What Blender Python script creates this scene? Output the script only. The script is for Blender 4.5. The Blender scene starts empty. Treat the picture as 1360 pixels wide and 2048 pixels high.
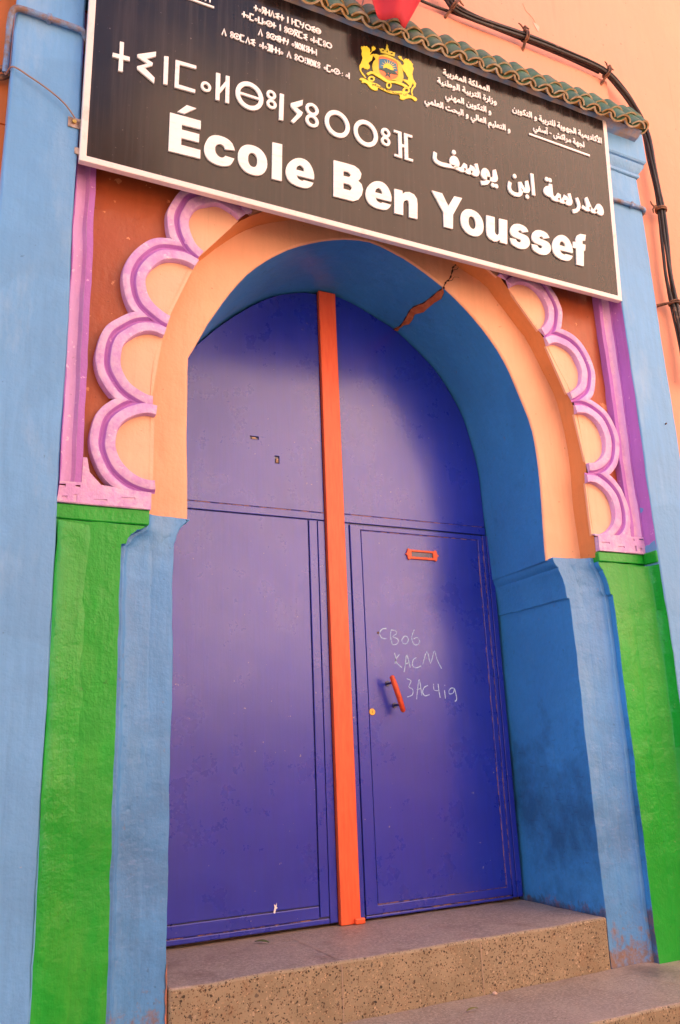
import bpy, bmesh, math, random
from mathutils import Vector, Matrix, noise
from mathutils.geometry import delaunay_2d_cdt

scene = bpy.context.scene
COL = scene.collection
rnd = random.Random(7)
ZO = 1.387            # camera height above the street; measured heights below are relative to it

# ------------------------------------------------------------------ camera
cd = bpy.data.cameras.new("camera")
cam = bpy.data.objects.new("camera", cd); COL.objects.link(cam)
cd.sensor_fit = 'VERTICAL'; cd.sensor_height = 36.0; cd.lens = 29.386
cd.clip_start = 0.05; cd.clip_end = 500
rt, up, fw = [[0.896861, -0.440641, -0.038409], [-0.08606, -0.259018, 0.962031], [0.433859, 0.859503, 0.270225]]
cam.matrix_world = Matrix(((rt[0], up[0], -fw[0], -1.8525), (rt[1], up[1], -fw[1], -3.0),
                           (rt[2], up[2], -fw[2], ZO), (0, 0, 0, 1)))
scene.camera = cam

# ------------------------------------------------------------------ world, sun, exposure
SUN_EL, SUN_AZ = math.radians(44), math.radians(-38)      # behind the facade, a little to the left
w = bpy.data.worlds.new("World"); scene.world = w; w.use_nodes = True
nt = w.node_tree; nt.nodes.clear()
sky = nt.nodes.new('ShaderNodeTexSky'); sky.sky_type = 'NISHITA'; sky.sun_disc = False
sky.sun_elevation = SUN_EL; sky.sun_rotation = SUN_AZ
bg = nt.nodes.new('ShaderNodeBackground'); bg.inputs[1].default_value = 0.095
wo = nt.nodes.new('ShaderNodeOutputWorld')
nt.links.new(sky.outputs[0], bg.inputs[0]); nt.links.new(bg.outputs[0], wo.inputs[0])
sl = bpy.data.lights.new("sun", 'SUN'); sl.energy = 5.0; sl.angle = math.radians(0.5); sl.color = (1, .96, .90)
so = bpy.data.objects.new("sun", sl); COL.objects.link(so)
sd = Vector((math.sin(SUN_AZ)*math.cos(SUN_EL), math.cos(SUN_AZ)*math.cos(SUN_EL), math.sin(SUN_EL)))
so.rotation_euler = sd.to_track_quat('Z', 'Y').to_euler(); so.location = (0, 3, 14)
scene.view_settings.view_transform = 'Standard'; scene.view_settings.look = 'None'
scene.view_settings.gamma = 1.0; scene.view_settings.exposure = 2.5
scene.render.engine = 'CYCLES'
scene.cycles.max_bounces = 8; scene.cycles.diffuse_bounces = 5; scene.cycles.glossy_bounces = 4
scene.cycles.use_denoising = True
scene.cycles.sample_clamp_indirect = 6.0

# ------------------------------------------------------------------ materials
def lin(r, g, b):
    f = lambda c: (c/255/12.92) if c/255 <= .04045 else ((c/255+.055)/1.055)**2.4
    return (f(r), f(g), f(b), 1)

class NT:
    def __init__(s, name):
        s.m = bpy.data.materials.new(name); s.m.use_nodes = True
        s.t = s.m.node_tree; s.b = s.t.nodes['Principled BSDF']
        s.tc = s.t.nodes.new('ShaderNodeTexCoord')
    def link(s, a, b): s.t.links.new(a, b)
    def mapped(s, scale=(1, 1, 1), rot=(0, 0, 0)):
        n = s.t.nodes.new('ShaderNodeMapping'); n.inputs['Scale'].default_value = scale
        n.inputs['Rotation'].default_value = rot
        s.link(s.tc.outputs['Object'], n.inputs[0]); return n.outputs[0]
    def noise(s, scale, detail=4, rough=.55, vec=None, dist=0):
        n = s.t.nodes.new('ShaderNodeTexNoise'); n.inputs['Scale'].default_value = scale
        n.inputs['Detail'].default_value = detail; n.inputs['Roughness'].default_value = rough
        n.inputs['Distortion'].default_value = dist
        s.link(vec if vec else s.tc.outputs['Object'], n.inputs['Vector']); return n.outputs[0]
    def vor(s, scale, feature='F1', vec=None, out=0):
        n = s.t.nodes.new('ShaderNodeTexVoronoi'); n.feature = feature; n.inputs['Scale'].default_value = scale
        s.link(vec if vec else s.tc.outputs['Object'], n.inputs['Vector']); return n.outputs[out]
    def ramp(s, fac, a, b, lo=0., hi=1.):
        n = s.t.nodes.new('ShaderNodeMapRange'); n.inputs[1].default_value = a; n.inputs[2].default_value = b
        n.inputs[3].default_value = lo; n.inputs[4].default_value = hi; n.clamp = True
        s.link(fac, n.inputs[0]); return n.outputs[0]
    def math(s, op, a, b=None):
        n = s.t.nodes.new('ShaderNodeMath'); n.operation = op
        for i, v in enumerate((a, b)):
            if v is None: continue
            if isinstance(v, (int, float)): n.inputs[i].default_value = v
            else: s.link(v, n.inputs[i])
        return n.outputs[0]
    def mix(s, fac, a, b):
        n = s.t.nodes.new('ShaderNodeMix'); n.data_type = 'RGBA'
        for sock, v in ((n.inputs[0], fac), (n.inputs[6], a), (n.inputs[7], b)):
            if isinstance(v, (int, float)): sock.default_value = v
            elif isinstance(v, tuple): sock.default_value = v
            else: s.link(v, sock)
        return n.outputs[2]
    def xyz(s):
        n = s.t.nodes.new('ShaderNodeSeparateXYZ'); s.link(s.tc.outputs['Object'], n.inputs[0]); return n.outputs
    def bump(s, h, strength=.3, dist=.01, prev=None):
        n = s.t.nodes.new('ShaderNodeBump'); n.inputs['Strength'].default_value = strength
        n.inputs['Distance'].default_value = dist; s.link(h, n.inputs['Height'])
        if prev: s.link(prev, n.inputs['Normal'])
        return n.outputs[0]
    def done(s, col, rough=.6, normal=None, **kw):
        if isinstance(col, tuple): s.b.inputs['Base Color'].default_value = col
        else: s.link(col, s.b.inputs['Base Color'])
        if isinstance(rough, (int, float)): s.b.inputs['Roughness'].default_value = rough
        else: s.link(rough, s.b.inputs['Roughness'])
        if normal: s.link(normal, s.b.inputs['Normal'])
        for k, v in kw.items(): s.b.inputs[k.replace('_', ' ')].default_value = v
        return s.m

def sc(c, k): return (min(c[0]*k, 1), min(c[1]*k, 1), min(c[2]*k, 1), 1)

def paint(name, col, rough=.5, var=.16, chip=None, chip_amt=.0, chip_scale=6., bump=.35, brush='z', fade=None, foot=None, dents=True, grime=None, edge=None):
    """house paint on hand-trowelled plaster: blotches, brush streaks, worn patches, trowel bumps"""
    s = NT(name)
    big = s.noise(1.7, 6, .6)
    st = s.noise(9, 5, .6, s.mapped((5, 5, .45) if brush == 'z' else (.45, 5, 5)))
    f = s.math('ADD', s.math('MULTIPLY', big, .6), s.math('MULTIPLY', st, .4))
    c = s.mix(s.ramp(f, .33, .67), sc(col, 1-var), sc(col, 1+var*.7))
    if fade:                                             # paler rubbed areas
        c = s.mix(s.ramp(s.noise(4.2, 8, .66, s.mapped((1.5, 1.5, .4) if brush == 'z' else (.5, 1.2, 1.2))), .52, .74, 0, .6), c, fade)
    coat = s.ramp(s.noise(1.25, 3, .5, dist=.6), .50, .525)                # edge of an older second coat
    c = s.mix(s.math('MULTIPLY', coat, .5), c, sc(col, 1-var*.9))
    drip = s.noise(7, 6, .62, s.mapped((3.2, 3.2, .16)))
    c = s.mix(s.ramp(drip, .60, .72, 0, .35), c, sc(col, .72))
    spots = s.noise(38, 2, .5)
    c = s.mix(s.ramp(spots, .73, .76, 0, .55), c, sc(col, .45))
    if chip and chip_amt > 0:
        cn = s.noise(chip_scale, 9, .62)
        c = s.mix(s.ramp(cn, .74-chip_amt, .755-chip_amt), c, chip)
    if edge:                                             # worn paler arrises
        g = s.t.nodes.new('ShaderNodeNewGeometry')
        e = s.math('MULTIPLY', s.ramp(g.outputs['Pointiness'], .515, .56), s.ramp(s.noise(19, 6, .7), .42, .58))
        c = s.mix(s.math('MULTIPLY', e, .5), c, edge)
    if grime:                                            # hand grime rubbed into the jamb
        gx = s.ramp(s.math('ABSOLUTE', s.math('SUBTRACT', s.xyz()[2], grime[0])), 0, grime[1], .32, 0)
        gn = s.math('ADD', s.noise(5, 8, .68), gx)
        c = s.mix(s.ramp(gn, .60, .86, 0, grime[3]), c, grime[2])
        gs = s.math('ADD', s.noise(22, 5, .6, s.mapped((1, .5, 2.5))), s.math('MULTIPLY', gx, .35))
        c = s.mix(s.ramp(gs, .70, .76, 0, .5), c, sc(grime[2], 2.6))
    if foot:                                             # flaked plaster and splashed mud at the foot
        zz = s.ramp(s.xyz()[2], foot[0], foot[1], 1, 0)
        fn = s.math('ADD', s.noise(13, 9, .7), s.math('MULTIPLY', zz, .27))
        c = s.mix(s.ramp(fn, .66, .82, 0, .85), c, foot[2])
        fn2 = s.math('ADD', s.noise(24, 8, .72, s.mapped((1.3, 1.3, 1))), s.math('MULTIPLY', zz, .26))
        c = s.mix(s.ramp(fn2, .62, .80, 0, .85), c, foot[3])
    n1 = s.bump(s.noise(4.2, 5, .55), bump*.9, .04)
    n2 = s.bump(st, bump*.5, .006, n1)
    n3 = s.bump(s.noise(75, 4, .6), bump*.8, .004, n2)
    if dents:
        n3 = s.bump(s.ramp(s.vor(16, 'F1'), .0, .16), bump*.5, .004, n3)
    r = s.ramp(big, .3, .7, rough-.08, rough+.10)
    return s.done(c, r, n3)

C_BLUE = lin(112, 160, 220)
M = {}
M['blue'] = paint('pale_blue_paint', lin(106, 162, 212), .5, .15, lin(176, 164, 172), .035, 7, fade=lin(152, 184, 212))
M['jamb'] = paint('blue_jamb_paint', lin(88, 150, 208), .40, .17, lin(150, 150, 155), .02, 6, bump=.5,
                  fade=lin(130, 172, 208), foot=(.40, .66, lin(150, 116, 92), lin(134, 104, 84)), grime=(.95, .6, lin(70, 96, 130), .35))
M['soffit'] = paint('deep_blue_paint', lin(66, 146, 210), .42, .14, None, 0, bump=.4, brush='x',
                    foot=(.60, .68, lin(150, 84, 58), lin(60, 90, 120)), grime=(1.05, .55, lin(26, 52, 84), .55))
M['green'] = paint('green_paint', lin(22, 164, 44), .34, .17, lin(104, 158, 84), .035, 9, bump=.5, fade=lin(86, 172, 60))
M['pink'] = paint('pink_paint', lin(210, 158, 214), .55, .14, lin(232, 192, 222), .10, 34, bump=.5, fade=lin(224, 178, 222), edge=lin(244, 214, 226))
M['groove'] = paint('violet_paint', lin(186, 116, 198), .55, .14, lin(220, 170, 214), .08, 34, bump=.5)  # darker pink that paints shade into the channels and side returns
M['orange'] = paint('apricot_paint', lin(238, 176, 138), .5, .10, lin(206, 136, 90), .02, 8, bump=.4, fade=lin(242, 190, 156))
M['cream'] = paint('cream_apricot_paint', lin(240, 184, 150), .55, .10, None, 0, bump=.35)
M['ochre'] = paint('ochre_paint', lin(224, 140, 82), .5, .12, None, 0, bump=.3)  # apricot darkened so the reveal carries its shade in the colour
M['rust'] = paint('rust_paint', lin(168, 82, 44), .38, .18, lin(206, 132, 88), .09, 14, bump=.35, fade=lin(200, 104, 56))
M['salmon'] = paint('salmon_plaster', lin(236, 156, 126), .7, .05, None, 0, bump=.22)
M['wall_orange'] = paint('orange_plaster', lin(214, 112, 44), .65, .10, None, 0, bump=.25)
M['facing'] = paint('facing_plaster', lin(234, 200, 172), .8, .10, None, 0, bump=.2)
M['dark_wall'] = paint('shaded_plaster', lin(126, 98, 82), .8, .10, None, 0, bump=.2)  # kept dark so the left house and backing return little light
M['street'] = paint('street_paving', lin(112, 98, 88), .8, .15, None, 0, bump=.4, brush='x')

def door_paint(name, col, scratch=True):
    s = NT(name)
    big = s.noise(2.3, 6, .6); st = s.noise(14, 5, .6, s.mapped((4, 4, .3)))
    c = s.mix(s.ramp(s.math('ADD', s.math('MULTIPLY', big, .5), s.math('MULTIPLY', st, .5)), .35, .66), sc(col, .86), sc(col, 1.1))
    sm = s.noise(16, 9, .75, s.mapped((1, 1, .45)))
    c = s.mix(s.ramp(sm, .50, .85, 0, .24), c, sc(col, .6))                 # smudges
    c = s.mix(s.ramp(s.noise(55, 2, .5), .765, .78, 0, .7), c, lin(170, 160, 175))   # flecks
    n = s.bump(s.noise(2.2, 2, .5), .28, .02)
    n = s.bump(st, .22, .003, n)
    n = s.bump(s.noise(70, 5, .65), .14, .002, n)
    n = s.bump(s.ramp(s.noise(19, 3, .5), .66, .72), .10, .002, n)
    r = s.ramp(s.noise(6, 7, .65), .3, .75, .24, .36)
    return s.done(c, r, n, IOR=1.65, Coat_Weight=.5, Coat_Roughness=.22, Coat_IOR=1.5)
M['door'] = door_paint('violet_blue_enamel', lin(24, 42, 172))
M['door_edge'] = door_paint('dark_blue_enamel', lin(16, 22, 90))
s_ = NT('orange_enamel')
M['bar'] = s_.done(s_.mix(s_.ramp(s_.noise(20, 6, .7, s_.mapped((4, 4, .4))), .3, .7), lin(238, 88, 46), lin(250, 112, 66)), .42,
                   s_.bump(s_.noise(40, 4, .6, s_.mapped((3, 3, .6))), .2, .003))
s_ = NT('chipped_metal')
M['chipped'] = s_.done(s_.mix(s_.ramp(s_.noise(24, 6, .7), .46, .56), lin(44, 40, 130), lin(196, 140, 96)), .5)
s_ = NT('red_handle_paint'); M['handle'] = s_.done(s_.mix(s_.ramp(s_.noise(30, 5, .6), .4, .62), lin(196, 62, 24), lin(226, 84, 38)), .35)
s_ = NT('brass'); M['brass'] = s_.done(lin(214, 168, 84), .32, Metallic=.9)
s_ = NT('white_chalk'); M['chalk'] = s_.done(s_.mix(s_.ramp(s_.noise(120, 3, .6), .36, .52), lin(140, 160, 220), lin(190, 220, 246)), .9)
s_ = NT('raw_metal'); M['metal'] = s_.done(s_.mix(s_.ramp(s_.noise(40, 5, .6), .4, .65), lin(196, 170, 150), lin(110, 84, 70)), .45, Metallic=.5)
s_ = NT('crack_plaster'); M['crack'] = s_.done(s_.mix(s_.ramp(s_.noise(30, 6, .6), .4, .65), lin(196, 98, 48), lin(216, 124, 74)), .8, s_.bump(s_.noise(60, 5, .6), .6, .006))
s_ = NT('exposed_render'); M['clay_red'] = s_.done(s_.mix(s_.ramp(s_.noise(40, 6, .6), .4, .6), lin(196, 124, 96), lin(140, 104, 92)), .8)
s_ = NT('crack_shadow'); M['gap'] = s_.done(lin(66, 34, 26), .95)

# sign board
s_ = NT('black_enamel_board')
stv = s_.noise(3.4, 7, .7, s_.mapped((9, 1, .22)))
dk = s_.mix(s_.ramp(stv, .50, .78, 0, .55), lin(34, 27, 27), lin(78, 68, 68))
dk = s_.mix(s_.ramp(s_.noise(2.2, 5, .6), .4, .7, 0, .35), dk, lin(60, 48, 44))
dk = s_.mix(s_.ramp(s_.noise(90, 2, .5), .74, .77, 0, .5), dk, lin(150, 130, 120))
M['board'] = s_.done(dk, s_.ramp(stv, .4, .75, .13, .27), s_.bump(s_.noise(1.3, 2, .5), .10, .02), IOR=1.40)
s_ = NT('white_letter'); M['letter'] = s_.done(s_.mix(s_.ramp(s_.noise(16, 6, .7, s_.mapped((1, 1, 4))), .52, .7, 0, .55), lin(250, 244, 240), lin(206, 196, 192)), .4, s_.bump(s_.noise(30, 4, .6), .1, .003))
s_ = NT('white_frame'); M['frame'] = s_.done(s_.mix(s_.ramp(s_.noise(7, 7, .7), .55, .75, 0, .7), lin(238, 224, 218), lin(186, 160, 146)), .4)
def flat(name, c, r=.45):
    s = NT(name); return s.done(s.mix(s.ramp(s.noise(30, 5, .6), .3, .7), sc(c, .9), sc(c, 1.06)), r)
M['yellow'] = flat('emblem_yellow', lin(244, 216, 58)); M['olive'] = flat('emblem_olive', lin(206, 196, 56))
M['eblue'] = flat('emblem_blue', lin(46, 118, 158)); M['ered'] = flat('emblem_red', lin(226, 124, 72)); M['egreen'] = flat('emblem_green', lin(34, 74, 72))
M['ink'] = flat('emblem_ink', lin(70, 60, 20))
# roof tiles
s_ = NT('green_glaze')
gl = s_.mix(s_.ramp(s_.noise(9, 6, .6), .35, .66), lin(56, 92, 66), lin(90, 122, 88))
gl = s_.mix(s_.ramp(s_.noise(13, 8, .68), .62, .70, 0, .8), gl, lin(140, 112, 66))
gl = s_.mix(s_.ramp(s_.noise(30, 3, .6), .70, .74), gl, lin(30, 40, 38))
M['glaze'] = s_.done(gl, s_.ramp(s_.noise(12, 4), .35, .65, .36, .62), s_.bump(s_.noise(35, 5, .6), .35, .006))
s_ = NT('bare_clay')
M['clay'] = s_.done(s_.mix(s_.ramp(s_.noise(16, 7, .65), .38, .62), lin(176, 136, 84), lin(204, 190, 164)), .8, s_.bump(s_.noise(70, 5, .65), .6, .006))
s_ = NT('ochre_mortar')
M['ochre_mortar'] = s_.done(s_.mix(s_.ramp(s_.noise(26, 6, .65), .38, .62), lin(96, 84, 48), lin(176, 126, 62)), .85, s_.bump(s_.noise(60, 5, .65), .7, .008))
s_ = NT('lime_mortar')
M['mortar'] = s_.done(s_.mix(s_.ramp(s_.noise(10, 6, .6), .4, .6), lin(120, 150, 190), lin(168, 150, 140)), .85, s_.bump(s_.noise(50, 5, .6), .6, .008))
# cables
s_ = NT('black_cable')
M['cable'] = s_.done(s_.mix(s_.ramp(s_.noise(12, 7, .7), .60, .70, 0, .8), lin(48, 38, 34), lin(150, 112, 92)), s_.ramp(s_.noise(20, 4), .3, .7, .35, .6))
s_ = NT('rusty_wire'); M['wire'] = s_.done(s_.mix(s_.ramp(s_.noise(30, 5, .6), .4, .6), lin(84, 54, 40), lin(150, 104, 74)), .6, Metallic=.2)
s_ = NT('pale_wire'); M['palewire'] = s_.done(lin(150, 118, 104), .5)
s_ = NT('painted_pipe'); M['pipe'] = s_.done(s_.mix(s_.ramp(s_.noise(14, 7, .7), .40, .56), lin(112, 148, 192), lin(128, 104, 96)), .5, s_.bump(s_.noise(40, 4), .3, .004))
s_ = NT('flag_cloth')
M['flag'] = s_.done(s_.mix(s_.ramp(s_.noise(5, 5), .35, .65), lin(172, 26, 38), lin(190, 36, 46)), .8, s_.bump(s_.noise(220, 2), .2, .002))
s_ = NT('leaf_skin'); M['leaf'] = s_.done(lin(86, 96, 40), .6)
s_ = NT('dry_leaf_skin'); M['dryleaf'] = s_.done(lin(128, 118, 62), .7)
s_ = NT('pale_stone'); M['stone'] = s_.done(lin(214, 178, 156), .8)
s_ = NT('window_glass'); M['glass'] = s_.done(lin(30, 34, 40), .1)

# terrazzo: riser shows dark and pale chips in warm cement, tread is a greyer trodden finish
def terrazzo():
    s = NT('terrazzo_face')
    warm = s.mix(s.ramp(s.noise(6, 6, .6), .35, .65), lin(136, 118, 92), lin(158, 138, 110))
    wv = s.t.nodes.new('ShaderNodeMix'); wv.data_type = 'RGBA'; wv.inputs[0].default_value = .02
    nn = s.t.nodes.new('ShaderNodeTexNoise'); nn.inputs['Scale'].default_value = 40
    s.link(s.tc.outputs['Object'], nn.inputs['Vector'])
    s.link(s.tc.outputs['Object'], wv.inputs[6]); s.link(nn.outputs[1], wv.inputs[7])
    def layer(c, scale, keep, size, dark):
        v = s.t.nodes.new('ShaderNodeTexVoronoi'); v.inputs['Scale'].default_value = scale
        s.link(wv.outputs[2], v.inputs['Vector'])
        sp = s.t.nodes.new('ShaderNodeSeparateColor'); s.link(v.outputs[1], sp.inputs[0])
        rad = s.math('MULTIPLY', sp.outputs[1], size)
        on = s.math('MULTIPLY', s.math('LESS_THAN', v.outputs[0], rad), s.math('LESS_THAN', sp.outputs[0], keep))
        return s.mix(on, c, s.mix(sp.outputs[2], dark[0], dark[1]))
    c = layer(warm, 150, .6, .55, (lin(112, 84, 60), lin(196, 166, 132)))
    c = layer(c, 105, .46, .46, (lin(44, 36, 30), lin(96, 74, 52)))
    c = layer(c, 160, .5, .52, (lin(50, 40, 34), lin(116, 86, 60)))
    c = layer(c, 80, .18, .46, (lin(50, 42, 38), lin(186, 160, 132)))
    x = s.xyz()
    c = s.mix(s.ramp(s.noise(5, 7, .65), .58, .72, 0, .5), c, lin(140, 96, 62))
    return s.done(c, .6, s.bump(s.noise(120, 3, .6), .25, .003))
M['terrazzo'] = terrazzo()
def tread():
    s = NT('terrazzo_tread')
    c = s.mix(s.ramp(s.noise(4, 6, .6), .35, .65), lin(140, 120, 106), lin(166, 144, 126))
    c = s.mix(s.ramp(s.noise(80, 5, .75), .46, .60), c, lin(186, 160, 142))
    c = s.mix(s.ramp(s.vor(95), .0, .34, .9, 0), c, lin(76, 60, 54))
    c = s.mix(s.ramp(s.noise(6, 8, .7), .54, .72, 0, .6), c, lin(112, 84, 66))
    c = s.mix(s.ramp(s.noise(1.6, 5, .6), .46, .62, 0, .35), c, lin(172, 150, 136))
    dn = s.t.nodes.new('ShaderNodeVectorMath'); dn.operation = 'DISTANCE'; dn.inputs[1].default_value = (1.09, .02, .40)
    s.link(s.tc.outputs['Object'], dn.inputs[0])            # damp spill beside the right jamb
    sp = s.math('ADD', dn.outputs['Value'], s.math('MULTIPLY', s.noise(17, 8, .75), .30))
    c = s.mix(s.ramp(sp, .15, .30, .6, 0), c, lin(48, 32, 26))
    return s.done(c, .58, s.bump(s.noise(150, 4, .65), .45, .003))
M['tread'] = tread()
s_ = NT('joint_strip'); M['joint'] = s_.done(lin(172, 146, 128), .6)

# ------------------------------------------------------------------ mesh helpers
def nz(p, f, a):
    q = Vector(p)*f
    return Vector((noise.noise(q), noise.noise(q+Vector((31.7, 5.1, 9.3))), noise.noise(q+Vector((-7.9, 41.3, 2.7)))))*a

class B:
    """collects polygons of one mesh; heights are relative to the camera until linked"""
    def __init__(s): s.v = []; s.f = []; s.m = []
    def add(s, V, F, m=0):
        n = len(s.v); s.v += [tuple(p) for p in V]; s.f += [tuple(i+n for i in f) for f in F]; s.m += [m]*len(F)
    def box(s, x0, x1, y0, y1, z0, z1, m=0, step=None):
        if not step:
            V = [(x, y, z) for x in (x0, x1) for y in (y0, y1) for z in (z0, z1)]
            s.add(V, [(0, 1, 3, 2), (4, 6, 7, 5), (0, 4, 5, 1), (2, 3, 7, 6), (0, 2, 6, 4), (1, 5, 7, 3)], m); return
        cuts = lambda a, b: [a+(b-a)*i/max(1, round((b-a)/step)) for i in range(max(1, round((b-a)/step))+1)]
        X, Y, Z = cuts(x0, x1), cuts(y0, y1), cuts(z0, z1); ids = {}; V = []; F = []
        def vid(i, j, k):
            if (i, j, k) not in ids: ids[(i, j, k)] = len(V); V.append((X[i], Y[j], Z[k]))
            return ids[(i, j, k)]
        nx, ny, nz_ = len(X)-1, len(Y)-1, len(Z)-1
        for i in range(nx):
            for k in range(nz_):
                F.append((vid(i, 0, k), vid(i+1, 0, k), vid(i+1, 0, k+1), vid(i, 0, k+1)))
                F.append((vid(i, ny, k), vid(i, ny, k+1), vid(i+1, ny, k+1), vid(i+1, ny, k)))
        for j in range(ny):
            for k in range(nz_):
                F.append((vid(0, j, k), vid(0, j, k+1), vid(0, j+1, k+1), vid(0, j+1, k)))
                F.append((vid(nx, j, k), vid(nx, j+1, k), vid(nx, j+1, k+1), vid(nx, j, k+1)))
        for i in range(nx):
            for j in range(ny):
                F.append((vid(i, j, 0), vid(i, j+1, 0), vid(i+1, j+1, 0), vid(i+1, j, 0)))
                F.append((vid(i, j, nz_), vid(i+1, j, nz_), vid(i+1, j+1, nz_), vid(i, j+1, nz_)))
        s.add(V, F, m)
    def prism(s, loops, mp, d0, d1, m=0, ms=None, nd=1, back=True):
        """fill 2-D loops (outer, holes) and extrude between depths d0 (front) and d1; mp maps (a, b, d) to space"""
        V, F = fill(loops)
        s.add([mp(a, b, d0) for a, b in V], F, m)
        if back: s.add([mp(a, b, d1) for a, b in V], [f[::-1] for f in F], m)
        for L in loops:
            n = len(L)
            ccw = area(L) > 0
            if L is not loops[0]: ccw = not ccw
            W_ = [mp(a, b, d0+(d1-d0)*k/nd) for k in range(nd+1) for a, b in L]
            Q = []
            for k in range(nd):
                for i in range(n):
                    j = (i+1) % n; q = (k*n+i, (k+1)*n+i, (k+1)*n+j, k*n+j)
                    Q.append(q)
            s.add(W_, Q, m if ms is None else ms)
    def loft(s, rows, m=0, close=False):
        n = len(rows[0]); V = [p for r in rows for p in r]; F = []
        for k in range(len(rows)-1):
            for i in range(n if close else n-1):
                j = (i+1) % n; F.append((k*n+i, k*n+j, (k+1)*n+j, (k+1)*n+i))
        s.add(V, F, m)
    def tube(s, P, r, n=8, m=0, caps=True):
        P = [Vector(p) for p in P]; rows = []; up_ = None
        R_ = r if isinstance(r, (list, tuple)) else [r]*len(P)
        for i, p in enumerate(P):
            t = (P[min(i+1, len(P)-1)]-P[max(i-1, 0)]).normalized()
            if up_ is None:
                up_ = Vector((0, 1, 0)) if abs(t.y) < .9 else Vector((1, 0, 0))
            a = (up_-t*up_.dot(t)).normalized(); b = t.cross(a); up_ = a
            rows.append([p+(a*math.cos(2*math.pi*k/n)+b*math.sin(2*math.pi*k/n))*R_[i] for k in range(n)])
        s.loft(rows, m, True)
        if caps:
            s.add(rows[0], [tuple(range(n))], m); s.add(rows[-1], [tuple(range(n))[::-1]], m)
    def build(s, name, mats, parent=None, wob=0, wf=2.5, smooth=None, bevel=0, seg=2, weld=True, fine=0, label=None):
        if not isinstance(mats, (list, tuple)): mats = [mats]
        V = []
        for p in s.v:
            p = Vector(p)
            if wob: p = p+nz(p, wf, wob)
            if fine: p = p+nz(p, 14, fine)
            V.append((p.x, p.y, p.z+ZO))
        me = bpy.data.meshes.new(name); me.from_pydata(V, [], s.f)
        for m_ in mats: me.materials.append(m_)
        me.polygons.foreach_set('material_index', s.m)
        bm = bmesh.new(); bm.from_mesh(me)
        if weld: bmesh.ops.remove_doubles(bm, verts=bm.verts, dist=2e-5)
        bmesh.ops.recalc_face_normals(bm, faces=bm.faces)
        bm.to_mesh(me); bm.free()
        if smooth is not None:
            me.polygons.foreach_set('use_smooth', [True]*len(me.polygons))
            me.set_sharp_from_angle(angle=math.radians(smooth))
        o = bpy.data.objects.new(name, me); COL.objects.link(o)
        if parent: o.parent = parent; o.matrix_parent_inverse = parent.matrix_world.inverted()
        if bevel:
            b = o.modifiers.new('bevel', 'BEVEL'); b.width = bevel; b.segments = seg; b.limit_method = 'ANGLE'
            b.angle_limit = math.radians(38); b.harden_normals = False
        if label: o['label'] = label
        return o

def area(P): return sum(P[i-1][0]*P[i][1]-P[i][0]*P[i-1][1] for i in range(len(P)))/2
def fill(loops):
    V = []; E = []
    for P in loops:
        n = len(V); V += [Vector(p) for p in P]; k = len(P)
        E += [(n+i, n+(i+1) % k) for i in range(k)]
    r = delaunay_2d_cdt(V, E, [], 0, 1e-7)
    F = []
    def odd(x, y):
        c = False
        for P in loops:
            for i in range(len(P)):
                (x1, y1), (x2, y2) = P[i-1], P[i]
                if (y1 > y) != (y2 > y) and x < (x2-x1)*(y-y1)/(y2-y1)+x1: c = not c
        return c
    for f in r[2]:
        f = list(f)
        if not odd(sum(r[0][i][0] for i in f)/len(f), sum(r[0][i][1] for i in f)/len(f)): continue
        if area([tuple(r[0][i]) for i in f]) < 0: f.reverse()
        F.append(f)
    return [tuple(v) for v in r[0]], F
XZ = lambda a, b, d: (a, d, b)
YZ = lambda a, b, d: (d, a, b)

def empty(name, loc):
    o = bpy.data.objects.new(name, None); COL.objects.link(o); o.location = loc; o.empty_display_size = .2
    bpy.context.view_layer.update(); return o
def tag(o, label, cat, group=None):
    o['label'] = label; o['category'] = cat
    if group: o['group'] = group
    return o
def dens(L, step, close=True):
    o = []
    n = len(L)
    for i in range(n if close else n-1):
        a, b = L[i], L[(i+1) % n]; k = max(1, int(math.dist(a, b)/step))
        o += [(a[0]+(b[0]-a[0])*j/k, a[1]+(b[1]-a[1])*j/k) for j in range(k)]
    if not close: o.append(L[-1])
    return o
def spline(P, k=6):
    P = [Vector(p) for p in P]; o = []
    for i in range(len(P)-1):
        p0, p1, p2, p3 = P[max(i-1, 0)], P[i], P[i+1], P[min(i+2, len(P)-1)]
        for j in range(k):
            t = j/k; o.append(.5*((2*p1)+(-p0+p2)*t+(2*p0-5*p1+4*p2-p3)*t*t+(-p0+3*p1-3*p2+p3)*t**3))
    return o+[P[-1]]

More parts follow.
